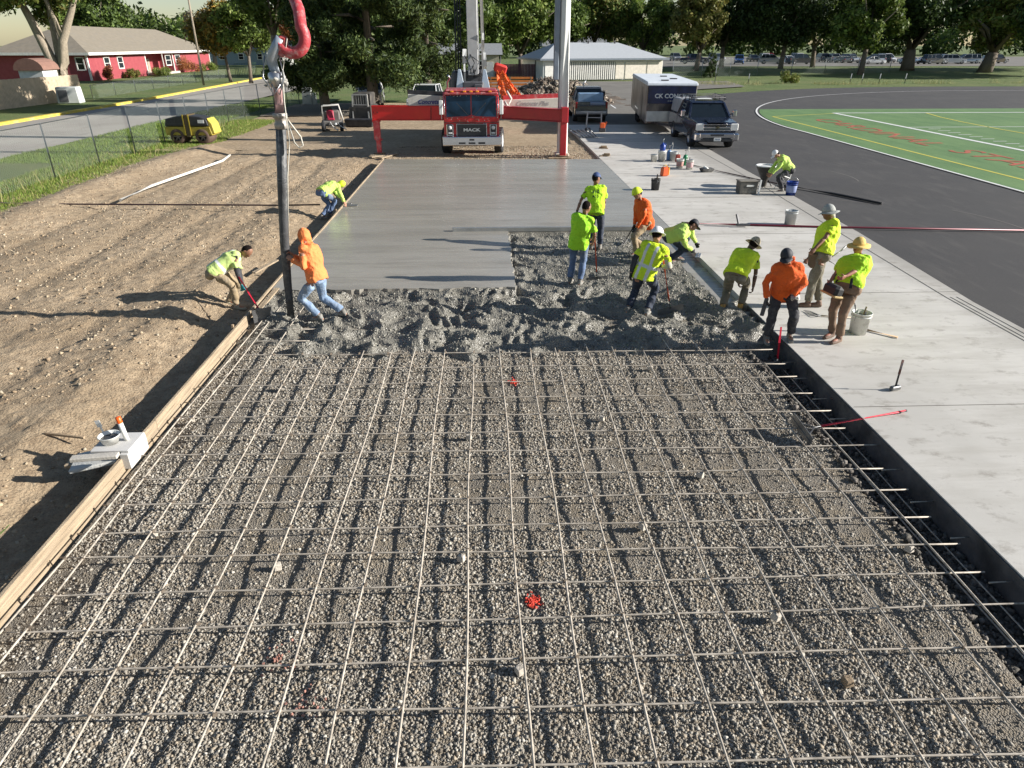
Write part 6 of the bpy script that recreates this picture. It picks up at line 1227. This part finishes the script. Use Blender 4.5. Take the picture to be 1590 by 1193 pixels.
b = MB(); b.box((e1 + .02, 22, 3.17), (.08, 45.9, .32)); b.box((-5.9, y0_ - .02, 3.17), (13.5, .08, .32)); b.box((.02, .03, 1.6), (.22, .22, 3.2)); b.box((.02, 16.9, 1.6), (.16, .2, 3.2)); b.box((.02, 27.1, 1.6), (.16, .2, 3.2)); b.box((.02, 43.9, 1.6), (.16, .2, 3.2)); b.box((.5, 22, 1.6), (.12, .12, 3.1)); b.build('trim', trim, Hs)
def window(par, c, w_, h_, ax, name='window'):
    fr_ = MB(); a, n_ = (Vector((0, 1, 0)), Vector((1, 0, 0))) if ax == 'y' else (Vector((1, 0, 0)), Vector((0, -1, 0))); c = Vector(c)
    def bx(bb, ca, cz, wa, hz, d, t_): q = c + a * ca + Vector((0, 0, cz)) + n_ * d; sz = (t_, wa, hz) if ax == 'y' else (wa, t_, hz); bb.box(q, sz)
    for s in (-1, 1): bx(fr_, s * w_ / 2, 0, .14, h_ + .14, .05, .1)
    bx(fr_, 0, h_ / 2, w_, .14, .05, .1); bx(fr_, 0, -h_ / 2, w_, .14, .05, .1); bx(fr_, 0, 0, w_, .06, .045, .06); o = fr_.build(name, trim, par); p = MB(); bx(p, 0, 0, w_, h_, .015, .03); p.build('pane', glass, o)
def hy(px): return PX(px, 95, -52).y - 100
for px in (165, 186, 261, 276): window(Hs, (0, hy(px), 1.95), 1.5 if px < 200 else 2.0, 1.5, 'y')
window(Hs, (PY(124, 95, 100).x + 52, 0, 2.0), 1.0, 1.5, 'x')
MB().box((-2.15, 22.5, 1.1), (.08, 1.1, 2.2)).build('door', mat('door_tan', (.35, .3, .24), .6), Hs); MB().box((-.6, 22, .15), (3.2, 9.6, .3)).build('porch', mat('spacer_concrete', (.5, .45, .38)), Hs)
def house(name, label, loc, rz_, w_, d_, h_, rh, wm, rm, wins=3, door=True):
    t = thing(name, label, 'house', loc, rz_); MB().box((0, d_ / 2, h_ / 2), (w_, d_, h_)).build('wall', wm, t)
    b = MB(); b.add([(-w_ / 2 - .5, -.5, h_), (w_ / 2 + .5, -.5, h_), (w_ / 2 + .5, d_ + .5, h_), (-w_ / 2 - .5, d_ + .5, h_), (-w_ / 2 - .5, d_ / 2, h_ + rh), (w_ / 2 + .5, d_ / 2, h_ + rh)], [(0, 1, 5, 4), (2, 3, 4, 5), (1, 2, 5), (3, 0, 4), (3, 2, 1, 0)]); b.build('roof', rm, t)
    for k in range(wins): window(t, (-w_ / 2 + w_ * (k + .7) / (wins + .4), 0, h_ * .55), 1.1, 1.2, 'x')
    if door: MB().box((w_ * .36, -.03, 1.05), (1.0, .06, 2.1)).build('door', trim, t)
    return t
wh = mat('house_white', (.66, .66, .63), .7); bl_ = mat('house_blue_grey', (.25, .32, .38), .7); tanw = mat('house_tan', (.46, .42, .30), .7); gr_ = mat('grey_roof', (.22, .23, .24), .9)
house('white_house', 'small white house partly hidden behind the green street tree', (-42, 156, 0), .2, 5, 9, 3.4, 1.8, wh, gr_, 1); house('blue_house', 'blue grey house behind the golden autumn tree', (-55, 172, 0), .1, 14, 9, 3.2, 2.0, bl_, gr_); house('tan_house', 'pale tan house seen right of the pump truck boom', (-2.5, 104, 0), 0, 9, 8, 3.0, 1.4, tanw, gr_, 2); house('grey_house', 'grey roofed house rising behind the white building', (18, 150, .3), 0, 12, 8, 3.6, 3.0, bl_, gr_, 2)
# small shed behind the wooden fence
t = thing('garden_shed', 'white shed end with a brown arched roof behind the wooden fence', 'shed', (-38.7, 66, 0)); MB().box((0, 0, 1.3), (2.0, 2.2, 2.6)).build('wall', wh, t)
b = MB(); P = [(1.25 * math.cos(a), 2.35 + .9 * math.sin(a)) for a in np.linspace(math.pi, 0, 10)]; b.prism(P + [(1.1, 2.3), (-1.1, 2.3)], -1.3, 1.2, 'y'); b.build('roof', mat('brown_roof', (.22, .12, .09), .9), t)
# ---- white building
W = thing('white_building', 'long white single storey building with a grey roof and slatted wall behind the lot', 'building', (7.7, 98, -.05), R(15))
side = mat('white_siding', (.64, .65, .64), .7, var=.05, dirt=(.5, .5, .48), dscale=.6); MB().box((8.75, 4.5, 1.3), (17.5, 9, 2.6)).build('wall', side, W)
b = MB(); b.add([(-.6, -.6, 2.6), (18.1, -.6, 2.6), (18.1, 9.6, 2.6), (-.6, 9.6, 2.6), (3.4, 4.5, 4.55), (12.6, 4.5, 4.55)], [(0, 1, 5, 4), (1, 2, 5), (2, 3, 4, 5), (3, 0, 4), (3, 2, 1, 0)]); b.build('roof', mat('metal_roof', (.40, .42, .44), .6, var=.06), W)
b = MB(); b.box((8.75, -.62, 2.55), (18.8, .06, .22)); b.box((-.62, 4.5, 2.55), (.06, 10.2, .22)); b.build('fascia', mat('slate_trim', (.16, .19, .23), .6), W)
def bx_(px):
    d = ray(px, 100); a = R(15); t = (98 * math.cos(a) - 7.7 * math.sin(a)) / (d.y * math.cos(a) - d.x * math.sin(a)); return (d.x * t - 7.7) / math.cos(a)
b = MB(); x0, x1 = bx_(884), bx_(955); b.box(((x0 + x1) / 2, -.02, 1.15), (x1 - x0, .06, 2.2)); b.build('slat_backing', mat('slat_dark', (.10, .11, .12), .8), W)
b = MB(); n = 22
for k in range(n): b.box((x0 + (x1 - x0) * (k + .5) / n, -.08, 1.15), ((x1 - x0) / n * .52, .06, 2.15))
b.build('slats', trim, W)
for k, (a, c_) in enumerate(((956, 969), (971, 1003), (1005, 1028))): x0, x1 = bx_(a), bx_(c_); MB().box(((x0 + x1) / 2, -.05, 1.15), (x1 - x0, .1, 2.1), bev=.02).build('garage_door', mat('cream_door', (.70, .64, .55), .6), W)
MB().box((1.0, -.04, 1.1), (1.5, .06, 2.1)).build('door', trim, W); b = MB(); b.box((2.2, -.04, 1.5), (.5, .06, .9)); b.build('window', glass, W); b = MB(); b.cyl((-.05, 3, 0), (-.05, 3, 2.5), .07, n=8); b.build('downpipe', dsteel, W)
for x_ in (4.5, 8, 12): MB().cyl((x_, 4.2, 4.2), (x_, 4.2, 4.8), .12, n=8).build('roof_vent', dsteel, W)
# ---- fences
galv = mat('galvanised', (.42, .44, .43), .5, .6, var=.1); wirem = mat('fence_wire', (.30, .34, .31), .6, .4)
def chain(label, pts, h, sp, zf=lambda x, y: -.12, pitch=.15, wire=.004, name='chain_link_fence', pr=.03, group=None, rail=True):
    t = thing(name, label, 'fence', (pts[0][0], pts[0][1], 0), 0, group); o_ = Vector((pts[0][0], pts[0][1], 0)); wb = MB(); np_ = 0
    for i in range(len(pts) - 1):
        a = Vector((*pts[i], 0)); b_ = Vector((*pts[i + 1], 0)); L_ = (b_ - a).length; d = (b_ - a) / L_; n = max(1, round(L_ / sp))
        for k in range(n + (1 if i == len(pts) - 2 else 0)):
            q = a + d * (L_ * k / n); z = zf(q.x, q.y); MB().tube([q - o_ + Vector((0, 0, z - .1)), q - o_ + Vector((random.uniform(-.03, .03), 0, z + h + .03))], pr, 8).build('post', galv, t); np_ += 1
        z0 = zf(a.x, a.y); z1 = zf(b_.x, b_.y)
        if rail: MB().tube([a - o_ + Vector((0, 0, z0 + h)), b_ - o_ + Vector((0, 0, z1 + h))], .02, 6).build('top_rail', galv, t)
        m = int(L_ / pitch)
        for s in (1, -1):
            for k in range(-int(h / pitch), m + int(h / pitch)):
                u0 = k * pitch; u1 = u0 + s * h; pa, pb = (u0, 0.0), (u1, h)
                def clip(pa, pb):
                    (ua, za), (ub, zb) = pa, pb
                    if ua < 0 or ua > L_:
                        e = 0 if ua < 0 else L_; f_ = (e - ua) / (ub - ua); 
                        if f_ > 1 or f_ < 0: return None
                        ua, za = e, za + (zb - za) * f_
                    return (ua, za)
                A_ = clip(pa, pb); B_ = clip(pb, pa)
                if not A_ or not B_ or A_ == B_: continue
                p0 = a - o_ + d * A_[0] + Vector((0, 0, z0 + (z1 - z0) * A_[0] / L_ + A_[1])); p1 = a - o_ + d * B_[0] + Vector((0, 0, z0 + (z1 - z0) * B_[0] / L_ + B_[1])); e_ = Vector((-d.y, d.x, 0)) * wire; g_ = (p1 - p0).normalized().cross(e_).normalized() * wire
                wb.add([p0 + g_, p1 + g_, p1 - g_, p0 - g_], [(0, 1, 2, 3)])
    wb.build('wire_mesh', wirem, t); return t
chain('tall chain link fence between the weeds and the street on the left', [(-15.9, 10), (-15.95, 26.4), (-16.4, 50), (-15.6, 62)], 1.9, 3.25, pitch=.12, wire=.0026)
chain('low chain link fence along the lawn in front of the red house', [(-34.6, 66), (-36.5, 95), (-38, 125)], 1.1, 5.0, lambda x, y: 0.0, .2, .005)
bz1 = lambda x, y: float(bank_z(np.array([x]), np.array([y]))[0])
chain('tall chain link fence running right from the white building', [(26.5, 104), (40, 108), (62, 112)], 2.3, 5.5, bz1, .3, .006, pr=.05)
for k, (px, lb_) in enumerate(((1110, 'tall pale post beyond the track, right of the trailer roof'), (1162, 'short post in the dry grass beyond the track, leftmost'), (1320, 'short post in the dry grass, second from the left'), (1338, 'short post in the dry grass, third from the left'), (1365, 'short post in the dry grass, fourth from the left'), (1405, 'short post in the dry grass, rightmost'))):
    q = PY(px, 128, 91.5); o = MB().cyl((0, 0, 0), (.03, 0, 2.5 if k == 0 else 1.2), .05, n=8).build('fence_post', galv); o.location = (q.x, 91.5, bz1(q.x, 91.5) - .05); tag(o, lb_, 'post', 'posts beyond the track')
t = thing('wooden_fence', 'pale board fence at the left edge beyond the street', 'fence', (-35.6, 62, 0), R(0)); b = MB(); L_ = 26
for k in range(int(L_ / .16)): b.box((.28 * (k * .16 - 22) / 4 * .9, k * .16 - 22, .95 + random.uniform(-.01, .01)), (.03, .145, 2.0))
b.build('boards', mat('fence_boards', (.50, .40, .28), .85, var=.15, scale=3), t); b = MB(); b.bar((-1.46, -22, 1.6), (.2, 4, 1.6), .05, .09); b.bar((-1.46, -22, .5), (.2, 4, .5), .05, .09); b.build('rails', wood2, t)
t = thing('utility_box', 'pale concrete utility box in front of the wooden fence', 'utility box', (-34.1, 61.6, -.02), .15); MB().box((0, 0, .6), (1.7, 1.2, 1.25), bev=.06, taper=.93).build('cabinet', mat('box_grey', (.50, .52, .49), .7, dirt=(.38, .4, .36)), t); MB().box((-.30, -.61, .55), (.7, .04, .9)).build('vent_panel', mat('vent_dark', (.12, .12, .12), .6), t)
t = thing('green_gate', 'green wire gate and frame by the street trees', 'gate', (-37, 112, 0)); b = MB()
for k in range(14): b.tube([(0, k * .8, 0), (0, k * .8, 1.7)], .03, 5)
b.tube([(0, 0, 1.7), (0, 10.4, 1.7)], .03, 5); b.tube([(0, 0, .9), (0, 10.4, .9)], .03, 5); b.build('bars', mat('gate_green', (.12, .24, .12), .6), t)
t = thing('utility_pole', 'wooden pole at the near side of the lawn behind the kerb', 'pole', (-33.0, 88, 0)); MB().tube([(0, 0, 0), (.05, 0, 4), (.1, 0, 11)], [.13, .12, .09], 10).build('shaft', bark_l, t); MB().bar((-.9, 0, 9.8), (1.0, 0, 9.8), .1, .1).build('cross_arm', wood2, t)
t = thing('bollard', 'pale square concrete post by the gravel verge left of the pines', 'post', (-14.4, 60, -.1)); MB().box((0, 0, .65), (.75, .5, 1.35), bev=.04).build('block', mat('box_grey', (.50, .52, .49)), t); MB().box((.55, 0, .45), (.3, .4, .9), bev=.03).build('side_block', mat('box_grey', (.50, .52, .49)), t)
# ---- orange netting, boards, rubble
orb = mat('orange_boards', (.62, .20, .04), .7, var=.15, scale=2); t = thing('orange_barrier', 'orange board barrier behind the pump truck', 'barrier', (1.4, 75, -.1)); b = MB()
for k in range(4): b.box((1.2, .02 * k, .45 + k * .3), (4.6, .04, .2))
b.build('boards', orb, t); b = MB()
for x in (-.8, 1.2, 3.3): b.box((x, .08, .7), (.12, .1, 1.5))
b.build('posts', wood2, t)
nx, nz = 26, 40; V = []; 
for j in range(nz):
    for i in range(nx):
        u = i / (nx - 1) - .5; v = j / (nz - 1); q = PY(778 + 26 * v ** 1.3, 112 + 52 * v, 57); w_ = .35 + .75 * v
        V.append((q.x + u * w_ * 2, 57 + .25 * math.sin(u * 17 + v * 3) * v + .1 * math.sin(v * 20), q.z + .12 * math.sin(u * 11)))
Fc = [(j * nx + i, j * nx + i + 1, (j + 1) * nx + i + 1, (j + 1) * nx + i) for j in range(nz - 1) for i in range(nx - 1) if (i * 7 + j * 13) % 11 > 1]
o = npmesh('safety_netting', V, Fc, mat('netting_orange', (.80, .13, .02), .7, var=.15)); o.modifiers.new('s', 'SOLIDIFY').thickness = .02; tag(o, 'bright orange safety netting hanging behind the cream panel of the truck', 'netting')
t = thing('netting_post', 'dark post carrying the orange netting', 'post', (PY(776, 120, 57.4).x, 57.4, -.1)); MB().tube([(-.6, 0, 0), (0, 0, 2.2), (.05, 0, 3.6)], .06, 6).build('shaft', dsteel, t); MB().box((.05, -.05, 2.75), (1.0, .5, .6), rotm(.2, .3, .1), bev=.1).build('bundle', mat('bundle_red', (.5, .03, .02), .7, bump=.5), t)
def pile_z(x, y): return -.1 + 1.6 * np.exp(-((x - 6.2) / 3.2) ** 2 - ((y - 66) / 3.5) ** 2) + .25 * fbm(x, y, 1.1, 3, 7)
sheet('rubble_mound', np.arange(.5, 12.5, .25), np.arange(57, 76, .3), pile_z, mat('mound_soil', (.13, .10, .075), .95, var=.3, bump=1), kind='stuff'); tag(bpy.data.objects['rubble_mound'], 'heap of broken concrete and roots between the truck and the white building', 'rubble heap')
tag(stones('rubble_pieces', 4200, (2.0, 10.5), (59.5, 71), .17, pile_z, [(.24, .20, .155), (.19, .155, .12), (.28, .25, .21), (.12, .09, .07)]), 'broken concrete chunks on the rubble heap', 'rubble', kind='stuff')
b = MB()
for k in range(260):
    x, y = random.uniform(2.5, 10), random.uniform(60, 70); z = float(pile_z(np.array([x]), np.array([y]))[0]); a = random.uniform(0, 6.28); l_ = random.uniform(.4, 1.2); b.tube([(x, y, z), (x + l_ * .5 * math.cos(a), y + l_ * .5 * math.sin(a), z + .35), (x + l_ * math.cos(a), y + l_ * math.sin(a), z + random.uniform(0, .4))], [.045, .03, .015], 5)
tag(b.build('roots', mat('dead_wood', (.27, .21, .16), .9, var=.3)), 'tangled dead roots and branches on the rubble heap', 'branches', kind='stuff')
t = thing('dark_red_fence', 'dark maroon board fence left of the white building', 'fence', (1.5, 101, 0)); b = MB()
for k in range(30): b.box((k * .2, 0, .95), (.18, .04, 1.9))
b.build('boards', mat('maroon_boards', (.09, .03, .045), .8), t)
# ---- grass blades
def blades(name, n, xr, yr, h, cols, label, zf, keep=None):
    rl = np.random.default_rng(len(name) + n); x = rl.uniform(*xr, n); y = rl.uniform(*yr, n)
    if keep is not None: k = keep(x, y); x, y = x[k], y[k]; n = len(x)
    z = zf(x, y); hh = h * rl.uniform(.4, 1.4, n) * (1 + .8 * vn(x * .8, y * .8, 3)); a = rl.uniform(0, 6.28, n); w_ = .014 + .01 * hh; lx, ly = rl.normal(0, .3, n) * hh, rl.normal(0, .3, n) * hh
    V = np.stack([np.stack([x - w_ * np.cos(a), y - w_ * np.sin(a), z], -1), np.stack([x + w_ * np.cos(a), y + w_ * np.sin(a), z], -1), np.stack([x + lx, y + ly, z + hh], -1)], 1).reshape(-1, 3)
    cc = np.repeat(np.array(cols)[rl.integers(0, len(cols), n)] * rl.uniform(.7, 1.3, (n, 1)), 3, axis=0); o = npmesh(name, V, np.arange(n * 3).reshape(-1, 3), blade_m, col=cc, keep=True); tag(o, label, 'grass', kind='stuff')
GB = [(.17, .26, .04), (.24, .30, .06), (.11, .19, .03), (.34, .31, .12)]
blades('verge_weeds', 80000, (-17.5, -13.0), (14, 48), .10, GB, 'long green and straw coloured weeds along the left fence', lambda x, y: -.14 + 0 * x, lambda x, y: x < -13.5 - .5 * vn(y * .7, y * 0, 4) - .35 * np.clip(30 - y, 0, 14) / 14)
blades('tall_stalks', 160, (-16.8, -14.5), (18, 46), .5, [(.12, .16, .05), (.3, .26, .12)], 'taller stalks among the weeds by the fence', lambda x, y: -.14 + 0 * x)
blades('dry_grass', 9000, (24, 75), (86.5, 92), .45, [(.40, .35, .18), (.30, .30, .12), (.2, .24, .08)], 'dry grass tufts along the far side of the track', lambda x, y: bank_z(x, y) - .02, lambda x, y: (vn(x * .6, y * .6, 8) > -.05) & (y > 84 + .1 * x))
blades('street_lawn_grass', 30000, (-21, -17), (30, 60), .10, GB[:3], 'short grass between the fence and the street', lambda x, y: -.13 + 0 * x)
# ---- parked cars beyond the lawn
sheet('parking_lot', np.arange(20, 190, 3.0), np.arange(134, 235, 3.0), lambda X, Y: bank_z(X, Y) + .05 + 0 * X, oldlot)
paints = {'white': wp, 'silver': mat('car_silver', (.38, .40, .42), .25, .6, coat=.6, var=.03), 'black': mat('car_black', (.02, .02, .022), .2, coat=1, var=.05), 'grey': mat('car_grey', (.12, .125, .13), .25, .4, coat=.8, var=.04), 'red': mat('car_red', (.32, .02, .025), .25, coat=.8, var=.04), 'blue': mat('car_blue', (.03, .10, .34), .25, coat=.8, var=.04), 'navy': mat('car_navy', (.02, .035, .09), .25, coat=.8, var=.04)}
protos = {}
cars = [(1052, 176, 'suv', 'silver'), (1068, 182, 'sedan', 'black'), (1101, 150, 'truck', 'navy'), (1121, 168, 'suv', 'silver'), (1147, 146, 'suv', 'blue'), (1163, 172, 'sedan', 'grey'), (1179, 170, 'suv', 'white'), (1197, 165, 'van', 'red'), (1215, 150, 'suv', 'silver'), (1233, 152, 'sedan', 'white'), (1247, 168, 'suv', 'white'), (1262, 148, 'truck', 'black'), (1268, 168, 'van', 'grey'), (1283, 165, 'suv', 'silver'), (1298, 160, 'sedan', 'grey'), (1316, 158, 'sedan', 'white'), (1330, 156, 'suv', 'silver'), (1347, 157, 'suv', 'silver'), (1372, 146, 'sedan', 'white'), (1362, 160, 'suv', 'black'), (1385, 158, 'van', 'white'), (1427, 146, 'sedan', 'silver'), (1441, 158, 'suv', 'grey'), (1466, 146, 'suv', 'grey'), (1452, 160, 'sedan', 'white'), (1480, 150, 'van', 'silver'), (1497, 146, 'suv', 'white'), (1512, 160, 'sedan', 'navy'), (1535, 150, 'sedan', 'white'), (1560, 152, 'suv', 'black')]
where = ['closest to the white building', 'second from the white building, behind the fence', 'behind the fence in the shade', 'right of the navy pickup in the far lot', 'parked under the dark tree, nearest the fence', 'behind the bright blue one', 'just left of the red minivan', 'between white vehicles', 'right of the red minivan', 'nearer row, beside a tree trunk', 'farther row beside a tree trunk', 'in the shade at the hedge', 'in the far row behind the shaded pickup', 'under the light green tree', 'under the light green tree, right side', 'left end of the sunny lawn gap', 'second in the sunny lawn gap', 'third in the sunny lawn gap', 'side on, left of the thick tree trunk', 'behind the side on white sedan', 'just left of the thick trunk, back row', 'side on, right of the thick trunk', 'back row right of the thick trunk', 'between the thick trunk and the next tree', 'back row behind the grey suv', 'near the right edge of the lot, silver van', 'near the right edge of the lot, front row', 'last in the back row inside the photo edge', 'beyond the right edge trees, front row', 'farthest right in the lot']
kn_ = {'sedan': 'sedan', 'suv': 'SUV', 'van': 'minivan', 'truck': 'pickup'}
for k, (px, y, kd, cl) in enumerate(cars):
    x = PY(px, 100, y).x; z = bz1(x, y) + .05; lb_ = '%s %s in the far parking lot, %s' % (cl, kn_[kd], where[k]); ct = kn_[kd].lower() if kd != 'suv' else 'SUV'
    if kd not in protos: t = make_car(kd, lb_, ct, paints[cl]); protos[kd] = t
    else: t = clone(protos[kd])
    t['label'] = lb_; t['category'] = ct; t['group'] = 'cars in the far parking lot'; t.location = (x, y, z); t.rotation_euler = (0, 0, R([90, -90, 75, 20, -20, 100][k % 6] + random.uniform(-6, 6)) if y < 155 else R(random.choice([0, 180, 12]) + random.uniform(-8, 8)))
    for ch in t.children:
        if ch.name.split('.')[0] in ('body', 'roof', 'mirror'): ch.material_slots[0].link = 'OBJECT'; ch.material_slots[0].material = paints[cl]
# ---- faint air over the distance
